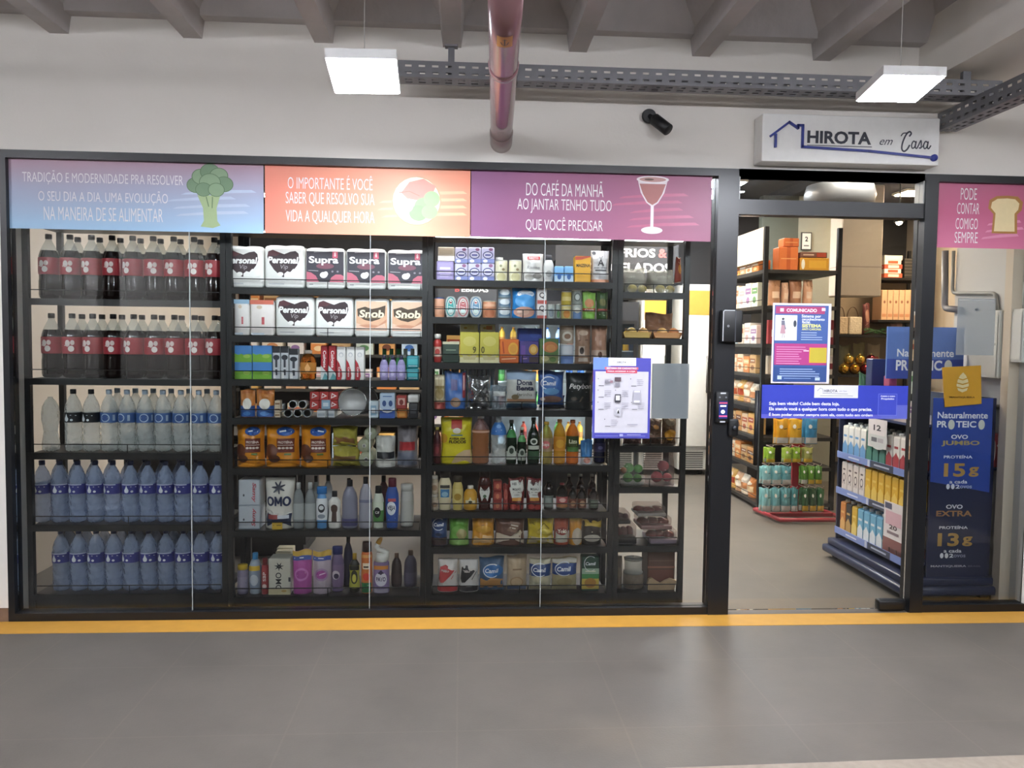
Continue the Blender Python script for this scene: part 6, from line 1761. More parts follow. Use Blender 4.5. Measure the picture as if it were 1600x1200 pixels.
art(m_, COM, w2 * .925, h2 * .955, lambda p_, q_, o: (p_ - w2 * .0075, -.0015 - o, q_ + h2 * .02), off0=.0005, step=.00008)
m_.build('print', t)
WEL = [('r', 0, 0, 1, .12, '#5a5cc0'), ('r', .82, 0, 1, .42, '#5c64bc'), ('r', .355, .62, .655, 1.0, '#dcdce4')] + LOGO(.375, .83, .42, f=4.2) + [('r', .395, .675, .62, .69, '#8a8c98'),
       ('t', 'Seja bem vindo! Cuide bem desta loja.', .29, .43, .48, .13, '#e6e8f6', .03), ('t', 'Ela atende você a qualquer hora com tudo o que precisa.', .403, .27, .705, .13, '#e6e8f6', .03), ('t', 'É bom poder contar sempre com ela, com tudo em ordem', .406, .11, .71, .13, '#e6e8f6', .03),
       ('r', .795, .1, .925, .76, '#6a76d0'), ('r', .798, .12, .922, .745, '#3c48b4'), ('t', 'Acesse o nosso', .86, .69, .1, .05, '#e6e8f6', .03), ('t', 'Propósito', .86, .6, .09, .07, '#e6e8f6', .03)]
poster('welcome_banner', 'blue welcome banner with three white lines across the glass door', 'banner', 1190, 1418, 602, 654, '#3340ae', WEL, Y=.0028, th=.0012)
poster('paper_sheet', 'see-through pale sheet on the glass before the pipes', 'sheet', 1495, 1554, 466, 555, film('#c9ccd2', .4, .3, 0), [('r', .03, .96, .97, .97, '#d4d6da'), ('e', .5, .8, .06, .03, '#8a8e96')], Y=.0115)
# ------------------------------------------------------------------ locks on the broad post and the door
def block(px0, px1, py0, py1, Y0_, Y1_, name, label, cat, base, extra=()):
    a_, b_ = P(px0, (py0 + py1) / 2, Y0_), P(px1, (py0 + py1) / 2, Y0_)
    zt_, zb_ = P((px0 + px1) / 2, py0, Y0_).z, P((px0 + px1) / 2, py1, Y0_).z
    t_ = thing(name, label, cat, ((a_.x + b_.x) / 2, Y1_, zb_))
    w2_, h2_ = b_.x - a_.x, zt_ - zb_
    MB().cbox(-w2_ / 2, w2_ / 2, Y0_ - Y1_, 0, 0, h2_, base, .008, 2).build('case', t_)
    if extra:
        m2 = MB()
        art(m2, extra, w2_, h2_, lambda p_, q_, o: (p_, Y0_ - Y1_ - o, q_))
        m2.build('face_plate', t_)
    return t_


block(1128, 1161, 484, 535, -.085, -.041, 'door_lock', 'black box lock with a chrome edge beside the notice poster', 'lock', BLACK, [('l', [(.06, .04), (.06, .94), (.12, .98), (.6, .98)], .035, '#b9bcc0'), ('r', .62, .02, .66, .98, '#3a3c42'), ('e', .3, .5, .05, .035, '#8a8c90'), ('e', .3, .5, .025, .018, '#26282c')])
t = block(1119, 1140, 612, 661, -.065, -.041, 'card_reader', 'slim black access terminal with a lit display on the broad post', 'access terminal', BLACK, [('l', [(.3, .95), (.7, .95)], .1, '#c9c9ce'), ('l', [(.3, .04), (.7, .04)], .1, '#b9b9c0'), ('e', .25, .82, .07, .028, '#6a6c74'), ('e', .72, .82, .07, .028, '#6a6c74')])
sc = MB()
a_, b_ = P(1119, 636, -.065), P(1140, 636, -.065)
w2_, h2_ = b_.x - a_.x, P(1130, 612, -.065).z - P(1130, 661, -.065).z
art(sc, [('r', .2, .14, .84, .7, emit('#2a3268', .9)), ('r', .22, .62, .82, .66, emit('#c0506a', 1.0)), ('r', .3, .52, .74, .57, emit('#e8e8f4', 1.2)), ('e', .5, .36, .14, .06, emit('#f2f4ff', 1.5)), ('r', .22, .2, .82, .24, emit('#e05a8a', 1.0))], w2_, h2_, lambda p_, q_, o: (p_, -.024 - o, q_), off0=.0016)
sc.build('display', t)
q = P(1146, 668, -.05)
t = thing('door_lock', 'round black turn lock below the access terminal', 'lock', (q.x, -.041, q.z))
MB().cbox(-.028, .024, -.022, 0, -.046, .046, BLACK, .018, 3).build('case', t)
MB().lathe([(0, 0), (.012, 0), (.012, .016), (0, .016)], M('#3a3c42', .3, .6), 14, axis='y', cy=-.038).build('thumb_turn', t)


# ================================================================== INSIDE THE STORE
def PX(px, py, X):
    d_ = ray(px, py)
    return CAM + d_ * ((X - CAM.x) / d_.x)


SHN = ['lowest', 'second', 'third', 'fourth', 'fifth', 'sixth', 'seventh', 'top']


def plain_carton(w_, h_, d_, base, band, flip='front'):
    mb = MB()
    mb.cbox(-w_ / 2, w_ / 2, -d_ / 2, d_ / 2, 0, h_, C(base), .003)
    it = [('r', .05, .55, .95, .8, band), ('e', .5, .3, .28, .14, band), ('l', [(.2, .68), (.8, .68)], .05, '#f0ece4')]
    if flip == 'front':
        art(mb, it, w_, h_, front(d_))
    else:                                   # printed on the side that faces the aisle
        art(mb, it, d_, h_, lambda a_, b_, o: (-w_ / 2 - o, -a_, b_))
    return mb


# --- island shelving seen through the glass door
GX0, GX1, GY0, GY1 = P(1189, 600, 2.55).x, P(1309, 600, 2.55).x, 2.55, 3.75
GZ = [.06, .37, .63, .90, 1.17, 1.43, 1.755, 2.06]
t = thing('gondola_shelf', 'dark island shelf unit of snacks seen through the glass door', 'shelf', (GX0, GY0, 0))
LX, LY = GX1 - GX0, GY1 - GY0
for x in (0, LX - .035):
    for y in (0, LY - .035):
        MB().box(x, x + .035, y, y + .035, 0, 2.42, UB).build('post', t)
for z in GZ:
    MB().box(0.001, LX - .001, .001, LY - .001, z - .03, z, M('#2a2826', .5)).build('shelf_board', t)
    MB().tube([(.012, .05, z + .05), (.012, LY - .05, z + .05)], .003, UB).build('guard_rail', t)
MB().box(.0, .02, .04, LY - .04, 2.14, 2.42, M('#c9b8a2', .6)).build('header_board', t)
MB().box(LX * .5 - .01, LX * .5 + .01, .30, LY - .04, .0, 2.0, M('#4a443e', .6)).build('divider', t)
WARM = [('#d98a4a', '#f0d0a0'), ('#e2c9a6', '#b05a3a'), ('#e8dcc8', '#c98a5a'), ('#cf9a5c', '#6a3a24'), ('#dcb08a', '#f4e6d4'), ('#c9a878', '#8a5a34'), ('#e6b86a', '#a8482e')]
COOL = [('#e4ddd8', '#8a6a9a'), ('#b9cfe2', '#3a6ab0'), ('#e9e4e0', '#c9a0a0'), ('#cfd8cc', '#5a8a5a'), ('#e2d2c0', '#a86a4a')]
CNAME = {'#d98a4a': 'orange', '#e2c9a6': 'cream', '#e8dcc8': 'off-white', '#cf9a5c': 'amber', '#dcb08a': 'peach', '#c9a878': 'tan', '#e6b86a': 'yellow-orange', '#e4ddd8': 'white', '#b9cfe2': 'pale blue', '#e9e4e0': 'snow white', '#cfd8cc': 'mint', '#e2d2c0': 'beige'}
rg = random.Random(3)
for i, z in enumerate(GZ):
    n_ = 5
    for k in range(n_):
        pal = COOL if i in (5, 6) else WARM
        c1, c2 = pal[(k * 2 + i * 3) % len(pal)]
        hh = [.19, .16, .18, .2, .17, .19, .22, .1][i] * rg.uniform(.85, 1.0)
        y = GY0 + .29 + k * .16
        lab = f'{CNAME[c1]} snack pack, {ORD[k]} from the door on the {SHN[i]} island shelf'
        if i == 0 or i == 3:
            mb = bag(.15, hh, .09, c1, [('r', .1, .3, .9, .6, c2), ('e', .5, .75, .3, .1, '#eee4d4')], 'brick', None, 90 + k + i, .005)
            o = solid(mb, 'snack_pack', lab, 'snack', (GX0 + .075, y, z + .001), -math.pi / 2)
        else:
            o = solid(plain_carton(.11, hh, .145, c1, c2, 'side'), 'snack_pack', lab, 'snack', (GX0 + .085, y, z + .0005))
# the end that faces the door
ZE = GZ[7]
for k, (a, b, yt, yb) in enumerate([(1213, 1243, 384, None)]):
    put_carton('panettone_box', 'lower orange cake box on the top island shelf', 'cake box', 1213, 1243, 386, ZE, '#d0713a', [('r', .4, 0, .6, 1, '#b85a2c'), ('l', [(.1, .5), (.9, .5)], .05, '#e0a06a')], .14, Y=2.6)
put_carton('panettone_box', 'upper orange cake box tied with a ribbon', 'cake box', 1220, 1244, 372, ZE, '#cc6c38', [('r', .4, 0, .6, 1, '#b4552a'), ('l', [(.1, .5), (.9, .5)], .05, '#e0a06a')], .12, Y=2.61, yb=385.4)
put_carton('wafer_box', 'flat yellow box lying beside the orange cake boxes', 'box', 1246, 1291, 403, ZE, '#c9902e', [('e', .1, .5, .06, .4, '#e9e4d6'), ('r', .3, .2, .9, .8, '#d8a43c')], .1, Y=2.6)
put_carton('wafer_box', 'flat brown and red box lying on the yellow box', 'box', 1246, 1288, 394, ZE, '#7a5040', [('r', .6, .1, .95, .9, '#b04a34'), ('l', [(.1, .5), (.5, .5)], .05, '#c9a890')], .1, Y=2.6, yb=402.5)
for k, (a, b) in enumerate([(1200, 1219), (1220, 1231), (1232, 1252), (1254, 1269)]):
    put_bag('bread_bag', f'{ORD[k]} peach bread bag from the near post on the end of the island', 'bread', a, b, 437 if k != 1 else 441, GZ[6], ['#b88a6a', '#d8b096', '#a8785c', '#d9a888'][k], [('r', .2, .3, .8, .55, '#e2c4a8'), ('l', [(.2, .8), (.8, .75)], .05, '#7a5440')], .09, Y=2.6, style='brick')
for k, (c, nm) in enumerate([('#b04048', 'red'), ('#4f7a52', 'green'), ('#c9b49a', 'beige'), ('#8a3a3e', 'dark red')]):
    put_carton('cookie_box', f'{nm} cookie box on the end of the island, half hidden by the notice', 'box', 1198 + k * 27, 1223 + k * 27, 500, GZ[5], c, [('r', .2, .3, .8, .6, '#e4d6c4')], .12, Y=2.62)
    put_carton('cookie_box', f'{nm} and cream cookie box under the notice at the end of the island', 'box', 1198 + k * 27, 1223 + k * 27, 556, GZ[4], ['#d9c8b0', '#a8343c', '#6a7a5a', '#e0d4c4'][k], [('r', .2, .3, .8, .6, c)], .12, Y=2.62)
q = P(1259, 377, 4.0)
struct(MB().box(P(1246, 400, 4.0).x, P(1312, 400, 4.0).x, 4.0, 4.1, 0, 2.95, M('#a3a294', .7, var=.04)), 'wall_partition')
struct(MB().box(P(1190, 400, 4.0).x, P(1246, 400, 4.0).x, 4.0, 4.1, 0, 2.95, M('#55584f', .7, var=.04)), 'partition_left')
fz0, fz1 = P(1259, 391, 3.99).z, P(1259, 363, 3.99).z
fw = P(1267, 380, 3.99).x - P(1251, 380, 3.99).x
t = thing('framed_notice', 'small framed white notice on the grey wall above the island', 'notice', (q.x, 3.998, fz0))
MB().box(-fw / 2, fw / 2, -.015, 0, 0, fz1 - fz0, M('#3a3a38', .5)).build('frame', t)
m_ = MB()
art(m_, [('r', .08, .06, .92, .94, '#e6e4de'), ('t', '2', .5, .62, .3, 0, '#26262a', .03), ('r', .25, .22, .75, .28, '#6a6a6a')], fw, fz1 - fz0, lambda a_, b_, o: (a_, -.015 - o, b_), off0=.001)
m_.build('sheet', t)
mb = MB()
hx0, hx1, hz = P(1314, 400, 3.3).x, P(1379, 400, 3.3).x, P(1345, 463, 3.3).z
mb.cbox(-(hx1 - hx0) / 2, (hx1 - hx0) / 2, -.12, .12, 0, 2.945 - hz, M('#c9b9a5', .6, var=.03), .01)
mb.box(-(hx1 - hx0) / 2 - .002, (hx1 - hx0) / 2 + .002, -.122, .122, .26 * (2.945 - hz), .27 * (2.945 - hz), M('#a8988a', .6))
solid(mb, 'ceiling_duct', 'beige boxed duct hanging from the store ceiling beside the island', 'duct', ((hx0 + hx1) / 2, 3.42, hz))
mb = MB()
mb.lathe([(0, 0), (.2, 0), (.27, .05), (.29, .14), (.27, .22), (.1, .26), (.05, .26), (.05, .388), (0, .388)], M('#6a6c70', .4, .2), 28)
pq = P(1312, 300, 2.6)
solid(mb, 'ceiling_fan', 'grey drum-shaped fan hanging inside above the door', 'fan', (pq.x, 2.6, 2.56))
t = thing('spotlight', 'small bright spotlight hanging deep inside over the display', 'lamp', (P(1405, 344, 3.0).x, 3.0, P(1405, 347, 3.0).z))
zs_ = t.location.z
MB().tube([(0, 0, .04), (0, 0, 2.949 - zs_)], .006, UB).build('rod', t)
MB().lathe([(.03, 0), (.045, .0), (.035, .07), (0, .08)], UB, 16).build('shade', t)
MB().ball((0, 0, .0), .028, emit('#ffe9c4', 30), 12).build('bulb', t)

# --- shelf with festive goods at the back
SX0, SX1, SYb = P(1306, 500, 4.3).x, P(1452, 500, 4.3).x, 4.3
SZ = [.5, 1.11, P(1350, 523, 4.3).z, P(1400, 500, 4.3).z, P(1400, 434, 4.3).z]
t = thing('wall_shelf', 'dark shelf of gift boxes and festive baskets at the back', 'shelf', (SX0, SYb, 0))
for x in (0, SX1 - SX0 - .03):
    for y in (0, .4):
        MB().box(x, x + .03, y, y + .03, 0, 2.5, UB).build('post', t)
for i, z in enumerate(SZ):
    x0_ = 0.0 if i < 3 else P(1372, 500, 4.3).x - SX0
    MB().box(x0_, SX1 - SX0, .001, .43, z - .025, z, UB).build('shelf_board', t)
MB().box(0, SX1 - SX0, .42, .43, .1, 2.4, M('#8a7a66', .7)).build('back_panel', t)
for k in range(5):
    put_carton('gift_box', f'{ORD[k]} flat red and white box from the bottom of the stack at the back', 'gift box', 1377, 1405 - (k % 2) * 2, 427 - 7 * k, SZ[4], ['#c9583a', '#e4dcd2', '#c64a34', '#e8d8c8', '#d9cfc4'][k], [('r', .2, .2, .8, .8, ['#e8d8c8', '#c9583a'][k % 2])], .2, Y=4.32, yb=None if k == 0 else 434 - 7 * k + .2, r=.003)
for k in range(6):
    put_carton('black_tray', f'{ORD[k]} dark tray from the bottom of the stack beside the flat red boxes', 'tray', 1408, 1431, 429 - 5 * k, SZ[4], '#2a2826', [('r', 0, .7, 1, .9, '#5a5650')], .2, Y=4.32, yb=None if k == 0 else 434.2 - 5 * k, r=.002)
for k in range(6):
    put_carton('cake_box', f'{ORD[k]} upright peach cake box counted from the beige duct', 'cake box', 1374 + 9 * k, 1382.4 + 9 * k, 453, SZ[3], '#d8b08c', [('e', .5, .6, .2, .05, '#8a5a40'), ('r', .1, .1, .9, .2, '#c48a64')], .2, Y=4.32, r=.003)


def basket(label, px0, px1, yt, Z, c, Y):
    x_, w_, h_, z_ = at(px0, px1, yt, Z, Y)
    t_ = thing('gift_basket', label, 'basket', (x_, Y + .1, z_ + .0005))
    mb_ = MB()
    mb_.cbox(-w_ / 2, w_ / 2, -.08, .08, 0, h_ * .62, M(c, .7, var=.3, scale=60, bump=.8, bscale=70), .01)
    mb_.build('basket', t_)
    hb = MB()
    hb.tube([(w_ * .44 * math.cos(i * math.pi / 10), 0, h_ * .58 + h_ * .4 * math.sin(i * math.pi / 10)) for i in range(11)], .006, M('#5a4634', .7))
    hb.build('handle', t_)


basket('cream gift basket with an arched handle under the beige duct', 1310, 1324, 478, SZ[2], '#b9a68e', 4.32)
basket('pale grey gift basket beside the arched cream one', 1326, 1346, 478, SZ[2], '#c9bda9', 4.32)
put_bag('gift_bag', 'dark red patterned gift bag between the baskets and the peach cake boxes', 'bag', 1347.5, 1358.5, 474, SZ[2], '#6a3a3c', [('e', .5, .6, .3, .2, '#a87a6a'), ('l', [(.2, .3), (.8, .4)], .06, '#c9a89a')], .1, Y=4.44)
put_bag('gift_bag', 'pale pink gift bag with red spots at the back', 'bag', 1391, 1410, 505, SZ[2], '#d9b0a0', [('e', .3, .6, .12, .1, '#b04a3a'), ('e', .7, .5, .12, .1, '#b04a3a')], .1, Y=4.44)
ga = MB()
rg2 = random.Random(5)
ax0, ax1 = P(1353, 515, 4.33), P(1388, 515, 4.33)
for i in range(220):
    u_ = rg2.random()
    c_ = Vector((ax0.x + (ax1.x - ax0.x) * u_, 4.36, SZ[2] + .045 + .02 * math.sin(u_ * 9)))
    d_ = Vector((rg2.uniform(-1, 1), rg2.uniform(-1, 1), rg2.uniform(-.6, 1))).normalized() * .035
    n_ = d_.orthogonal().normalized() * .004
    ga.add([c_ - n_, c_ + n_, c_ + d_], [(0, 1, 2)], M('#3f6a3a', .6, var=.3))
ga.tube([(ax0.x, 4.36, SZ[2] + .012), ((ax0.x + ax1.x) / 2, 4.36, SZ[2] + .05), (ax1.x, 4.36, SZ[2] + .012)], .012, M('#2f4a2c', .7))
tag(ga.build('festive_garland'), 'green festive garland lying beside the gift baskets', 'garland')
for k, (px, py, r_, c, nm) in enumerate([(1318, 569, 8, '#c99a3a', 'gold'), (1335, 569, 8, '#b8862c', 'bronze gold'), (1352, 569, 8, '#8a2f34', 'dark red'), (1369, 569, 8, '#a8383c', 'bright red'), (1326, 556, 7.5, '#d9b85c', 'pale gold'), (1344, 556, 7.5, '#c9a44a', 'yellow gold'), (1361, 556, 7.5, '#7a2a34', 'wine red'), (1385, 569, 7.5, '#5a6a3a', 'olive green')]):
    p_ = P(px, py, 4.36)
    rr_ = P(px + r_, py, 4.36).x - p_.x
    t = thing('bauble', f'{nm} bauble in the festive heap under the gift baskets', 'bauble', (p_.x, 4.36, SZ[1] + rr_ + (.002 if py > 560 else .112)))
    MB().ball((0, 0, 0), rr_, M(c, .15, .8), 14).build('ball', t)
    MB().lathe([(0, 0), (.01, 0), (.01, .012), (0, .012)], M('#c9b878', .3, .8), 8, z=rr_ * .97).build('cap', t)
for k, (a, b, yt, c) in enumerate([(1312, 1330, 540, '#a8a07a'), (1334, 1352, 536, '#b8ae84'), (1356, 1376, 538, '#c9b89a')]):
    put_bag('cellophane_bag', f'clear gift bag with gold filling, {ORD[k]} behind the festive baubles', 'bag', a, b, yt, SZ[1], film(c, .6, .1, .9, 30), [('e', .5, .3, .3, .2, '#c9983a'), ('e', .6, .5, .2, .1, '#a84a3a')], .1, Y=4.5)

# --- red hook rack in front of the island
RX, RY = P(1247, 700, 2.3).x, 2.30
t = thing('hook_rack', 'red wire hook rack of hanging bags behind the glass door', 'rack', (RX, RY, 0))
RM = M('#a3323c', .35)
b0, b1 = P(1190, 810, 2.3).x - RX, P(1300, 810, 2.3).x - RX
bm_ = MB()
bm_.tube([(b0, .16, .03), (b0 + .06, -.24, .03), (b1, -.24, .03), (b1 - .03, .16, .03), (b0, .16, .03)], .018, RM, 8)
bm_.box(b0 + .04, b1 - .02, -.06, -.03, .015, .045, RM)
bm_.build('base', t)
MB().box(-.05, .05, -.015, .015, .02, 1.05, RM).build('column', t)
HK = []
rack_rows = [
    (655, 694, [(1214, 1233, '#dba02c', 'yellow'), (1234, 1255, '#e0ac34', 'bright yellow'), (1259, 1279, '#3f86b0', 'blue')]),
    (700, 723, [(1199, 1213, '#94b83c', 'lime green'), (1226, 1239, '#a3bc4c', 'yellow-green'), (1240, 1253, '#8fae3a', 'leaf green'), (1257, 1272, '#a0a05a', 'olive')]),
    (729, 757, [(1193, 1207, '#8ec4c6', 'pale teal'), (1208, 1223, '#7fb9be', 'grey teal'), (1224, 1239, '#6aa6ae', 'deep teal'), (1254, 1264, '#5a8a34', 'grass green'), (1265, 1275, '#6a9a3c', 'fresh green'), (1276, 1287, '#54803a', 'mid green')]),
    (764, 800, [(1193, 1208, '#8cc6c8', 'light turquoise'), (1209, 1222, '#7ab8bc', 'turquoise'), (1223, 1238, '#66a2a6', 'dull turquoise'), (1239, 1250, '#4a8a8e', 'dark turquoise'), (1256, 1267, '#2f5a34', 'dark green'), (1268, 1279, '#2a4a2c', 'bottle green'), (1280, 1291, '#33603a', 'pine green')]),
]
hk = MB()
for r_, (yt, yb, lst) in enumerate(rack_rows):
    for k, (a, b, c, nm) in enumerate(lst):
        Yb = RY - .17
        x_, w_, h_, z_ = at(a, b, yt, 0, Yb, yb)
        base_c = '#d9d4c8'
        mb = bag(w_ * .98, h_, .035, c, [('r', .04, .02, .96, .26, '#c9c4ba' if r_ in (0, 2, 3) and k < 4 else '#cfa83a'), ('e', .35, .7, .14, .08, '#f0ece0'), ('l', [(.55, .6), (.85, .62)], .06, '#3a4a4a')], 'pillow', None, 200 + r_ * 9 + k, .003)
        solid(mb, 'hanging_bag', f'{nm} hanging bag on the {["top", "second", "third", "lowest"][r_]} hooks of the red rack', 'bag', (x_, Yb + .02, z_))
        for q_ in (1,):
            mb = bag(w_ * .98, h_, .03, c, [('r', .04, .02, .96, .26, '#c9c4ba')], 'pillow', None, 260 + r_ * 9 + k + q_, .003)
            solid(mb, 'hanging_bag', f'{nm} hanging bag tucked behind its twin on the {["top", "second", "third", "lowest"][r_]} hooks', 'bag', (x_ + (.004 if k % 2 else -.004), Yb + .075, z_ - .004), .03 if k % 2 else -.03)
        zt_ = z_ + h_ * 1.03 + .0018
        hk = MB()
        hk.tube([(max(-.05, min(.05, x_ - RX)), -.01, zt_ + .004), (x_ - RX, -.05, zt_ + .002), (x_ - RX, -.15 - .03, zt_ + .0025), (x_ - RX, -.2, zt_ + .02)], .0028, M('#c9b9b4', .3, .5))
        hk.build('hook', t)

# --- egg and milk display with its totem
DY0 = .18
DX0 = P(1424, 735, .21).x
DX1, DY1 = P(1549, 735, .21).x, PX(1310, 690, P(1424, 735, .21).x).y
NAVY, BLU = M('#1c2546', .35, var=.05), M('#22408f', .4, var=.03)
t = thing('promo_display', 'navy promotional display of cartons with a lettered front panel', 'display', (DX0, DY0, 0))
W2, L2 = DX1 - DX0, DY1 - DY0
bs = MB()
bs.cbox(-.075, W2 + .05, -.055, L2 + .04, .035, .085, NAVY, .015, 2)
bs.cbox(-.045, W2 + .03, -.03, L2 + .02, .085, .13, NAVY, .01, 2)
for x in (-.02, W2 - .04):
    for y in (.02, L2 - .06):
        bs.box(x, x + .05, y, y + .05, 0, .04, BLACK)
bs.build('base', t)
zT = P(1500, 622, DY0).z
px0_, px1_ = P(1453, 760, DY0).x - DX0, P(1546, 760, DY0).x - DX0
fpan = MB().box(px0_, px1_, 0, .012, .13, zT, NAVY).build('front_panel', t)
pw, ph = px1_ - px0_, zT - .13
GO, GW = '#b08a48', '#dfe2ea'


def egg(cx, cz, s, c='#c9cdc4'):
    return ('e', cx, cz, s, s * 1.45 * pw / ph, c)


tp = MB()
art(tp, [('p', [(.0, 1), (.0, .535), (1.0, .475), (1.0, 1)], '#23439a'),
         ('t', 'Naturalmente', .5, .905, .84, .036, GW, .02), ('t', 'PR', .16, .855, .17, .036, GW, .03), egg(.315, .853, .055), ('t', 'TEIC', .56, .855, .34, .036, GW, .03), egg(.82, .853, .055),
         ('t', 'OVO', .46, .785, .28, .024, GW, .03), ('t', 'JUMBO', .48, .748, .64, .032, '#b09a62', .03), ('t', 'PROTEÍNA', .45, .675, .48, .02, GW, .02), ('t', '15', .4, .6, .36, .075, GO, .03), ('t', 'g', .72, .59, .17, .055, GO, .03), ('t', 'a cada', .47, .535, .3, .02, GW, .02),
         egg(.3, .508, .03, GW), egg(.38, .508, .03, GW), ('t', '2', .46, .508, .07, .022, GW, .03), ('t', 'ovos', .6, .506, .2, .016, '#a9b4d4', .02),
         ('t', 'OVO', .42, .395, .28, .024, GW, .03), ('t', 'EXTRA', .42, .357, .6, .032, '#a87c52', .03), ('t', 'PROTEÍNA', .42, .28, .48, .02, GW, .02), ('t', '13', .34, .21, .36, .075, GO, .03), ('t', 'g', .66, .2, .17, .055, GO, .03), ('t', 'a cada', .42, .147, .3, .02, GW, .02),
         egg(.24, .12, .03, GW), egg(.32, .12, .03, GW), ('t', '2', .4, .12, .07, .022, GW, .03), ('t', 'ovos', .54, .118, .2, .016, '#8f97b0', .02), ('t', 'MANTIQUEIRA', .36, .06, .6, .014, '#b9bccb', .02), ('t', 'BRASIL', .8, .06, .22, .01, '#6f7488', .0)],
    pw, ph, lambda a_, b_, o: (px0_ + pw / 2 + a_, -o, .13 + b_), off0=.0006, step=.0001)
tp.build('lettering', fpan)
pts_ = [P(x, y, DY0 - .006) for x, y in ((1476, 636), (1533, 631), (1532, 571), (1472, 574))]
tm = MB()
q4 = [(p_.x - DX0, p_.z) for p_ in pts_]
tm.prism(q4, -.010, -.004, M('#cf9a26', .45), axis='y')
cx_, cz_ = sum(a_ for a_, b_ in q4) / 4, sum(b_ for a_, b_ in q4) / 4
sq = (q4[1][0] - q4[0][0])
art(tm, [('p', [(.5, .86), (.58, .78), (.64, .66), (.67, .52), (.62, .38), (.5, .33), (.38, .38), (.33, .52), (.36, .66), (.42, .78)], '#e3d4a6'), ('l', [(.36, .7), (.5, .66), (.66, .72)], .03, '#cf9a26'), ('l', [(.33, .58), (.5, .54), (.7, .6)], .03, '#cf9a26'), ('l', [(.34, .47), (.5, .43), (.68, .48)], .03, '#cf9a26'), ('t', 'MANTIQUEIRA', .5, .2, .7, .05, '#6a4a14', .02)], sq, sq, lambda a_, b_, o: (cx_ + a_, -.010 - o, cz_ - sq / 2 + b_), off0=.0006)
tm.build('yellow_topper', t)
DZ = [.205, .475, .715]
for i, z in enumerate(DZ):
    m_ = MB()
    m_.box(0.0, W2 - .02, .03, L2, z - .02, z, M('#27335f', .4))
    bo_ = m_.build('shelf_board', t)
    st = MB()
    st.box(-.006, .0, .03, L2, z - .036, z + .006, M('#7f93cf', .4))
    art(st, [('r', .18, .4, .34, .62, '#d9dff2'), ('r', .46, 0, .49, 1, '#c9cfe2'), ('r', .5, 0, .8, 1, '#3a4258'), ('r', .55, .38, .75, .62, '#b9c0d4')], L2 - .03, .042, lambda a_, b_, o: (-.006 - o, .03 + (L2 - .03) / 2 - a_, z - .036 + b_))
    st.build('price_strip', bo_)
MB().box(W2 - .02, W2, .012, L2, .13, zT, NAVY).build('back_panel', t)
MB().box(.0, W2 - .02, L2 - .012, L2, .13, .98, NAVY).build('end_panel', t)
MB().box(.0, W2, .012, L2, .975, .99, M('#27335f', .4)).build('top_panel', t)
hx0, hx1 = P(1386, 550, .55).x - DX0, P(1506, 550, .55).x - DX0
hz0, hz1 = P(1440, 592, .55).z, P(1440, 511, .55).z
MB().box(hx0, hx1, .37, .382, hz0, hz1, M('#5f7ec4', .4)).build('header_board', t)
hbd = t.children[-1] if t.children[-1].name.startswith('header_board') else [c_ for c_ in t.children if c_.name.startswith('header_board')][0]
MB().box(.18, .21, .37, .382, .98, hz0, NAVY).build('header_post', t)
hw_ = hx1 - hx0
ht = MB()
art(ht, [('r', 0, 0, 1, .38, '#3a52ac'), ('t', 'Naturalmente', .5, .5, .74, .15, '#e6eaf4', .02), ('t', 'PR', .2, .26, .16, .2, '#e6eaf4', .03), ('e', .34, .26, .05, .11, '#dfe2da'), ('t', 'TEIC', .56, .26, .32, .2, '#e6eaf4', .03), ('e', .8, .26, .05, .11, '#dfe2da')], hw_, hz1 - hz0, lambda a_, b_, o: (hx0 + hw_ / 2 + a_, .37 - o, hz0 + b_), off0=.0006)
ht.build('header_lettering', hbd)
MB().box(W2, W2 + .085, .02, .12, .73, .745, NAVY).build('side_ledge', t)
put_carton('red_pack', 'bright red pack with white side ovals beside the lettered front panel', 'pack', 1553.5, 1568, 678, .745, '#b23a44', [('e', .02, .5, .16, .3, '#e4d4d0'), ('e', .98, .5, .16, .3, '#e4d4d0'), ('r', .3, .62, .7, .68, '#f0d8d4')], .06, Y=.215)
put_carton('navy_box', 'dark navy box standing on top of the display', 'box', 1361, 1386, 561, .9902, '#222a5a', [('r', .1, .2, .9, .4, '#2f3a78')], .08, Y=.78)
put_bag('herb_bag', 'green and white patterned bag on top of the display', 'bag', 1344, 1361, 584, .9902, '#4f7a5a', [('e', .3, .5, .2, .2, '#dfe6dc'), ('e', .7, .6, .2, .2, '#dfe6dc'), ('e', .6, .3, .15, .15, '#c9d6cc')], .06, Y=.9)
put_carton('magenta_box', 'magenta box on top of the display beside the navy box', 'box', 1388, 1400, 588, .9902, '#a8446a', [('r', .1, .3, .9, .7, '#c97a94')], .07, Y=.62)


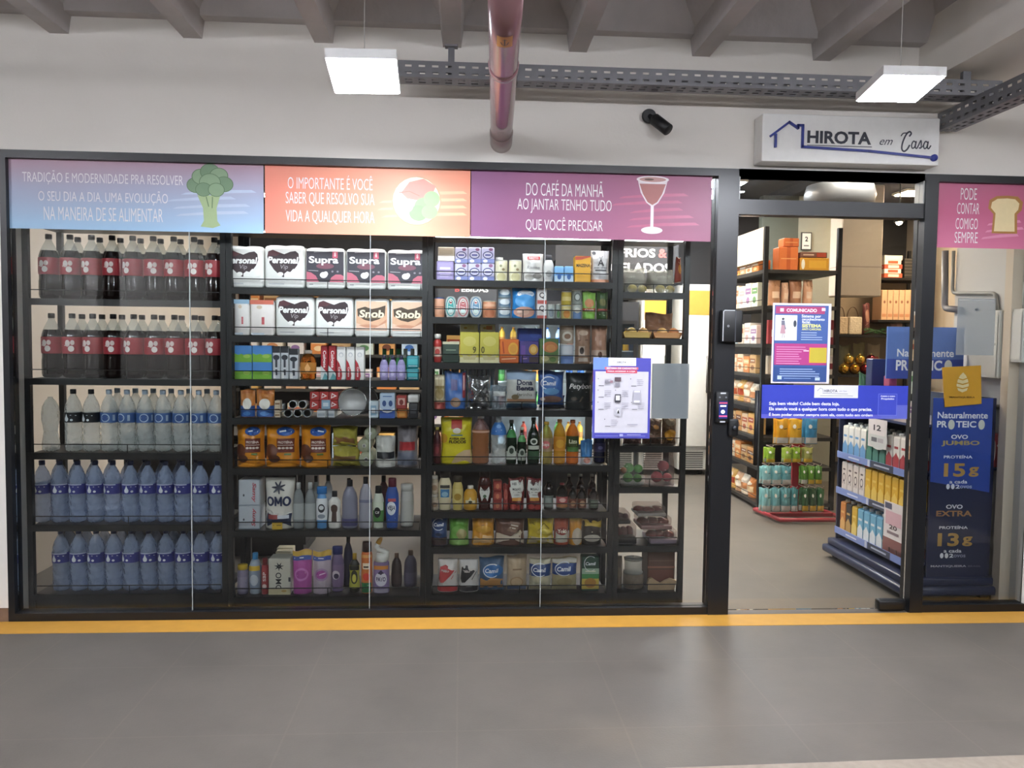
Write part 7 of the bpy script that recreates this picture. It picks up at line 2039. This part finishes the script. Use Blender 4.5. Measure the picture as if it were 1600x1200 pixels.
def milk(label, x, y, z, base, band, cap, h_=.2, w_=.064, d_=.068, ring=False):
    t_ = thing('milk_carton', label, 'carton', (x, y, z + .0004))
    mb = MB()
    hh = h_ * .86
    mb.cbox(-w_ / 2, w_ / 2, -d_ / 2, d_ / 2, 0, hh, C(base), .003)
    mb.prism([(-w_ / 2 + .002, hh - .002), (w_ / 2 - .002, hh - .002), (w_ / 2 - .004, hh + .012), (-w_ / 2 + .004, hh + .004)], -d_ / 2 + .002, d_ / 2 - .002, C(base), axis='y')
    it = [('r', .02, 0, .98, .3, band), ('p', [(.02, .3), (.5, .5), (.98, .3)], band), ('r', .2, .62, .8, .7, band)]
    if ring:
        it = [('e', .5, .45, .28, .16, band), ('e', .5, .45, .2, .11, base), ('r', .3, .72, .75, .78, band), ('l', [(.4, .34), (.3, .2)], .08, band), ('l', [(.6, .34), (.7, .2)], .08, band)]
    art(mb, it, d_, hh, lambda a_, b_, o: (-w_ / 2 - o, -a_, b_))
    art(mb, it, w_, hh, front(d_))
    mb.build('carton', t_)
    c_ = MB()
    c_.lathe([(0, 0), (.014, 0), (.014, .02), (0, .02)], C(cap), 12, cx=.0, z=hh + .004)
    c_.build('cap', t_)
    return t_


rowsD = [
    (DZ[2], [('#e6e6e2', '#6a9fd0', '#e8e8e4', 'white and blue')] * 4 + [('#2f6a5c', '#4f8a7a', '#dfe2dc', 'dark green')] * 3 + [('#e8e4e0', '#b04048', '#e6e2de', 'white and red')] * 3, .205),
    (DZ[1], [('#e6dcd6', '#5a4a4e', '#c9503a', 'white ring-printed')] * 4 + [('#dcae34', '#e8c860', '#c9a84a', 'yellow')] * 6, .205),
    (DZ[0], [('#c9803a', '#e0b06a', '#e6dcc8', 'orange')] + [('#2a2420', '#c9a05a', '#e6e0d4', 'black and gold')] + [('#dcb234', '#f0d470', '#e4dcc4', 'yellow topped')] + [('#6fb0d2', '#dfe6ea', '#dce2e4', 'sky blue')] * 4 + [('#b9a08a', '#8a5a54', '#d8d0c4', 'tan')] * 3, .205),
]
dn = ['lowest', 'middle', 'upper']
for ri, (z, lst, h_) in enumerate(rowsD):
    cnt = {}
    for k, (b_, s_, c_, nm) in enumerate(lst):
        y = DY1 - .07 - k * .0775
        cnt[nm] = cnt.get(nm, 0) + 1
        lab = f'{ORD[cnt[nm] - 1]} {nm} carton from the deep end, {dn[2 - ri]} display shelf front row'
        milk(lab, DX0 + .045, y, z, b_, s_, c_, h_, ring=(ri == 1 and k < 4))
    cnt = {}
    for k, (b_, s_, c_, nm) in enumerate(lst):
        y = DY1 - .07 - k * .0775
        cnt[nm] = cnt.get(nm, 0) + 1
        milk(f'{ORD[cnt[nm] - 1]} {nm} carton from the deep end, {dn[2 - ri]} display shelf second row', DX0 + .115, y, z, b_, s_, c_, h_)


def price_card(label, px0, px1, py0, py1, items, X, base='#e2dcde', round_=False):
    a_, b_ = PX(px0, (py0 + py1) / 2, X), PX(px1, (py0 + py1) / 2, X)
    z1_, z0_ = PX((px0 + px1) / 2, py0, X).z, PX((px0 + px1) / 2, py1, X).z
    yc, wy = (a_.y + b_.y) / 2, abs(a_.y - b_.y)
    mb = MB()
    mb.box(-.002, 0, -wy / 2, wy / 2, 0, z1_ - z0_, C(base))
    art(mb, items, wy, z1_ - z0_, lambda p_, q_, o: (-.002 - o, -p_, q_), off0=.0006)
    return solid(mb, 'price_card', label, 'price card', (X, yc, z0_))


price_card('white price card reading 12 in front of the upper display shelf', 1357, 1386, 655, 700, [('e', .55, .3, .5, .36, '#d3d6d6'), ('r', .1, .45, .9, .97, '#e9e2e4'), ('t', '12', .5, .7, .4, .2, '#33303a', .03), ('r', .2, .2, .5, .35, '#6a6a72'), ('r', .55, .2, .85, .35, '#b9b4bc')], DX0 - .0085)
price_card('pale pink price card reading 20 in front of the lowest display shelf', 1381, 1412, 786, 858, [('r', .05, .84, .4, .97, '#4a4e6a'), ('r', .1, .5, .9, .8, '#d9b0bc'), ('t', '20', .5, .46, .4, .1, '#4a3a42', .03), ('r', .2, .3, .8, .36, '#8a7a82'), ('r', 0, 0, 1, .2, '#8a5a58')], DX0 - .0085)

# --- conduits and boxes on the side wall
XQW = XW - .022
GP = M('#8a8a88', .5, var=.08)


def conduit(label, pix, r_, mat=GP):
    pts = [PX(a_, b_, XW - r_ - .0005) for a_, b_ in pix]
    out = []
    for i, p_ in enumerate(pts):
        if 0 < i < len(pts) - 1:
            d1_, d2_ = (pts[i - 1] - p_), (pts[i + 1] - p_)
            k1, k2 = min(.035, d1_.length * .45), min(.035, d2_.length * .45)
            A_, B_ = p_ + d1_.normalized() * k1, p_ + d2_.normalized() * k2
            for u in (0, .25, .5, .75, 1):
                out.append(A_ * (1 - u) ** 2 + p_ * 2 * u * (1 - u) + B_ * u * u)
        else:
            out.append(p_)
    c_ = out[0].copy()
    mb = MB()
    mb.tube([p_ - c_ for p_ in out], r_, mat, 12)
    return solid(mb, 'conduit_pipe', label, 'pipe', c_)


conduit('thick grey pipe dropping and turning on the side wall', [(1477, 392), (1476, 482), (1500, 484)], .02, M('#77757a', .4))
conduit('thin grey conduit bending twice on the side wall', [(1490, 392), (1488, 458), (1556, 458), (1559, 486)], .011)
conduit('dark bent pipe below the wall boxes', [(1578, 566), (1576, 636), (1548, 636)], .014, M('#5c5c5a', .5))


def wall_box(name, label, px0, px1, py0, py1, dep, c, extra=()):
    X_ = XW - dep
    a_, b_ = PX(px0, (py0 + py1) / 2, X_), PX(px1, (py0 + py1) / 2, X_)
    z1_, z0_ = PX((px0 + px1) / 2, py0, X_).z, PX((px0 + px1) / 2, py1, X_).z
    yc, wy = (a_.y + b_.y) / 2, abs(a_.y - b_.y)
    t_ = thing(name, label, 'box', (XW - .0005, yc, z0_))
    MB().cbox(-dep, 0, -wy / 2, wy / 2, 0, z1_ - z0_, C(c), .004).build('case', t_)
    m2 = MB()
    art(m2, [('r', .05, .05, .95, .95, c)] + list(extra), wy, z1_ - z0_, lambda p_, q_, o: (-dep - .003 - o, -p_, q_))
    m2.build('cover', t_)


wall_box('junction_box', 'large pale grey electrical box behind the see-through sheet', 1511, 1561, 486, 590, .07, '#c4c4c0', [('e', .9, .5, .02, .02, '#8a8a86')])
wall_box('junction_box', 'pale grey electrical box under the small paper notice', 1566, 1598, 483, 566, .05, '#cbcbc8')
a_, b_ = PX(1581, 460, XW - .002), PX(1599, 460, XW - .002)
z1_, z0_ = PX(1590, 441, XW - .002).z, PX(1590, 477, XW - .002).z
mb = MB()
mb.box(-.0015, 0, -abs(a_.y - b_.y) / 2, abs(a_.y - b_.y) / 2, 0, z1_ - z0_, M('#dcdcd8', .6))
art(mb, [('r', .55, .6, .75, .8, '#5a5a5a'), ('r', .2, .3, .8, .34, '#b0b0ae')], abs(a_.y - b_.y), z1_ - z0_, lambda p_, q_, o: (-.0015 - o, -p_, q_))
solid(mb, 'wall_notice', 'small white paper notice on the side wall above the electrical box', 'notice', (XW - .0004, (a_.y + b_.y) / 2, z0_))

# --- coolers, signs and shelving along the back wall
def cooler(label, X0_, X1_, ztop, base, doors, lit, header=None):
    t_ = thing('drink_cooler' if lit else 'upright_freezer', label, 'fridge', ((X0_ + X1_) / 2, 4.35, 0))
    w_ = X1_ - X0_
    mb = MB()
    bm_ = M(base, .4)
    if lit:
        mb.box(-w_ / 2, -w_ / 2 + .04, 0, .7, .08, ztop, bm_)
        mb.box(w_ / 2 - .04, w_ / 2, 0, .7, .08, ztop, bm_)
        mb.box(-w_ / 2 + .04, w_ / 2 - .04, .66, .7, .08, ztop, M('#e8ecee', .4))
        mb.box(-w_ / 2 + .04, w_ / 2 - .04, 0, .66, ztop - .2, ztop, bm_)
        mb.box(-w_ / 2 + .04, w_ / 2 - .04, 0, .66, .08, .3, bm_)
    else:
        mb.cbox(-w_ / 2, w_ / 2, 0, .7, .06, ztop, bm_, .015, 2)
    mb.build('body', t_)
    g = MB()
    g.box(-w_ / 2 + .03, w_ / 2 - .03, -.004, -.0005, .07, .28, M('#c9c9c6', .4))
    for i in range(8):
        g.box(-w_ / 2 + .05, w_ / 2 - .05, -.008, -.004, .085 + i * .023, .095 + i * .023, M('#3a3a3a', .6))
    g.build('grille', t_)
    for x in (-w_ / 2 + .05, w_ / 2 - .05):
        f_ = MB()
        f_.lathe([(0, 0), (.025, 0), (.025, .09), (0, .09)], BLACK, 12, cx=x, cy=.1)
        f_.build('foot', t_)
    if lit:
        for i in range(doors):
            a2, b2 = -w_ / 2 + .02 + (w_ - .04) * i / doors, -w_ / 2 + .02 + (w_ - .04) * (i + 1) / doors
            d_ = MB()
            for bx in ((a2, a2 + .035, .3, ztop - .2), (b2 - .035, b2, .3, ztop - .2), (a2 + .035, b2 - .035, .3, .335), (a2 + .035, b2 - .035, ztop - .235, ztop - .2)):
                d_.box(bx[0], bx[1], -.03, -.002, bx[2], bx[3], BLACK)
            d_.box(a2 + .035, b2 - .035, -.018, -.012, .335, ztop - .235, pane_mat())
            d_.build('door', t_)
            l_ = MB()
            l_.box(a2 + .01, a2 + .03, .03, .05, .34, ztop - .22, emit('#e6f2ff', 16))
            l_.build('light_tube', t_)
        for z_ in (.32, .66, 1.0, 1.34):
            s_ = MB()
            s_.box(-w_ / 2 + .04, w_ / 2 - .04, .06, .65, z_ - .012, z_, M('#c9cccc', .3, .4))
            s_.build('shelf_board', t_)
    else:
        d_ = MB()
        d_.cbox(-w_ / 2 + .01, w_ / 2 - .01, -.05, -.0095, .32, ztop - .03, M('#ecebe6', .3), .01, 2)
        if header:
            d_.box(-w_ / 2 + .02, w_ / 2 - .02, -.053, -.05, ztop - .33, ztop - .07, M(header, .4))
        do_ = d_.build('door', t_)
        h_ = MB()
        h_.tube([(w_ / 2 - .05, -.075, .9), (w_ / 2 - .05, -.075, 1.3)], .008, M('#8a8a88', .3, .6), 8)
        for z_ in (.92, 1.28):
            h_.tube([(w_ / 2 - .05, -.075, z_), (w_ / 2 - .05, -.05, z_)], .006, M('#8a8a88', .3, .6), 6)
        h_.build('handle', do_)
    return t_


cx0, cx1 = P(770, 600, 4.35).x, P(996, 600, 4.35).x
cooler('long lit drink cooler with glass doors along the back wall', cx0, cx1, 1.86, '#2a2c30', 3, True)
cooler('white upright freezer with a yellow header panel at the back', P(1000, 600, 4.35).x, P(1043, 600, 4.35).x, 2.0, '#d6d6d2', 1, False, '#d0a040')
cooler('white upright freezer with an orange top at the end of the back wall', P(1062, 600, 4.35).x, P(1108, 600, 4.35).x, 2.06, '#dcdcd8', 1, False, '#cf9a48')
dp = None
DC = [('#c9d8e4', '#3a6ab0', 'blue'), ('#c9503a', '#8a2a24', 'red'), ('#5a9a4c', '#2f6a34', 'green'), ('#d9a83a', '#a86a24', 'amber'), ('#dfe3e2', '#9aa8b0', 'white')]
protos = []
for c1, c2, nm in DC:
    tt = thing('drink_bottle', f'{nm} proto', 'bottle')
    bottle(tt, 'oil', .07, .24, c1, c2, (.3, .55, c2), (), seg=12)
    protos.append(tt)
usedp = set()
for si, z_ in enumerate((.32, .66, 1.0, 1.34)):
    for k in range(12):
        pi_ = (k // 2 + si) % 5
        x_ = cx0 + .1 + k * ((cx1 - cx0 - .2) / 11)
        lab = f'{DC[pi_][2]} drink bottle, {ORD[k]} along the {["lowest", "second", "third", "top"][si]} cooler shelf'
        if pi_ in usedp:
            dup(protos[pi_], (x_, 4.52, z_ + .0005), 0, lab, 'bottles in the back cooler')
        else:
            usedp.add(pi_)
            o = protos[pi_]
            o.location = (x_, 4.52, z_ + .0005)
            _labels.discard(o['label'])
            tag(o, lab, 'bottle', 'bottles in the back cooler')


def wall_text(name, label, items, pxa, pxb, pya, pyb, Y, base):
    a_, b_ = P(pxa, (pya + pyb) / 2, Y), P(pxb, (pya + pyb) / 2, Y)
    z1_, z0_ = P((pxa + pxb) / 2, pya, Y).z, P((pxa + pxb) / 2, pyb, Y).z
    w_, h_ = b_.x - a_.x, z1_ - z0_
    t_ = thing(name, label, 'sign', ((a_.x + b_.x) / 2, Y, z0_))
    MB().box(-w_ / 2, w_ / 2, 0, .02, 0, h_, M(base, .5)).build('board', t_)
    m_ = MB()
    art(m_, items, w_, h_, lambda p_, q_, o: (p_, -o, q_), off0=.002)
    m_.build('lettering', t_)
    t2_ = MB()
    t2_.box(-w_ / 2 + .02, -w_ / 2 + .05, .02, 5.199 - Y, h_ * .4, h_ * .5, UB)
    t2_.box(w_ / 2 - .05, w_ / 2 - .02, .02, 5.199 - Y, h_ * .4, h_ * .5, UB)
    t2_.build('bracket', t_)


wall_text('aisle_sign', 'dark sign with the white word BEBIDAS above the cooler', [('t', 'B', .33, .66, .08, .22, '#c9605c', .03), ('t', 'EBIDAS', .63, .66, .46, .22, '#e4e4e2', .03)], 684, 776, 440, 476, 4.3, '#45474a')
wall_text('aisle_sign', 'dark sign with white words about chilled and frozen food', [('t', 'FRIOS', .66, .68, .3, .24, '#e4e4e2', .03), ('t', '&', .87, .68, .07, .24, '#c9605c', .03), ('t', 'CONGELADOS', .56, .28, .76, .26, '#e4e4e2', .03)], 868, 1060, 376, 434, 4.3, '#2e2f33')

WX0, WX1 = -2.45, .12
t = thing('stock_shelf', 'long dark stock shelf along the back wall behind the drinks rack', 'shelf', (WX0, 4.7, 0))
for x in (0, (WX1 - WX0) / 2, WX1 - WX0 - .03):
    MB().box(x, x + .03, 0, .03, 0, 2.1, UB).build('post', t)
    MB().box(x, x + .03, .40, .43, 0, 2.1, UB).build('post', t)
WZ = [.12, .5, .88, 1.26, 1.64]
for z in WZ:
    MB().box(.0, WX1 - WX0, .0305, .3995, z - .03, z, M('#3a3834', .5)).build('shelf_board', t)
rw = random.Random(11)
for si, z in enumerate(WZ):
    for k in range(10):
        c1, c2 = (WARM + COOL)[(k * 5 + si * 3) % 12]
        x = WX0 + .16 + k * .247
        w_, h_ = rw.uniform(.16, .22), rw.uniform(.2, .29)
        solid(plain_carton(w_, h_, .2, c1, c2), 'stock_box', f'{CNAME[c1]} stock box, {ORD[k]} from the cream wall on the {SHN[si] if si < 4 else "top"} back shelf', 'box', (x, 4.86, z + .0005), group='stock boxes on the back shelf')

# dark counters that stand on the store floor behind the racks
for (xa, xb, yy, hh, lab) in ((-2.15, -1.0, 1.15, .80, 'dark low counter standing on the store floor behind the drinks rack'), (-.16, .92, 1.25, .60, 'dark low counter standing on the store floor behind the groceries')):
    t = thing('store_counter', lab, 'counter', ((xa + xb) / 2, yy, 0))
    ww = (xb - xa) / 2
    MB().box(-ww + .02, ww - .02, .03, .47, 0, .08, BLACK).build('plinth', t)
    MB().box(-ww, ww, 0, .5, .08, hh - .03, M('#1e1d1e', .6, var=.15)).build('carcass', t)
    MB().cbox(-ww - .01, ww + .01, -.01, .51, hh - .03, hh, M('#2c2a29', .4), .004).build('worktop', t)
    for i in range(3):
        a_, b_ = -ww + .01 + (2 * ww - .02) * i / 3, -ww + .01 + (2 * ww - .02) * (i + 1) / 3
        dd = MB().box(a_ + .004, b_ - .004, -.016, -.0005, .1, hh - .04, M('#252425', .55)).build('door', t)
        MB().tube([(b_ - .04, -.026, hh * .5), (b_ - .04, -.026, hh * .7)], .005, M('#5a5a5a', .4, .6)).build('handle', dd)
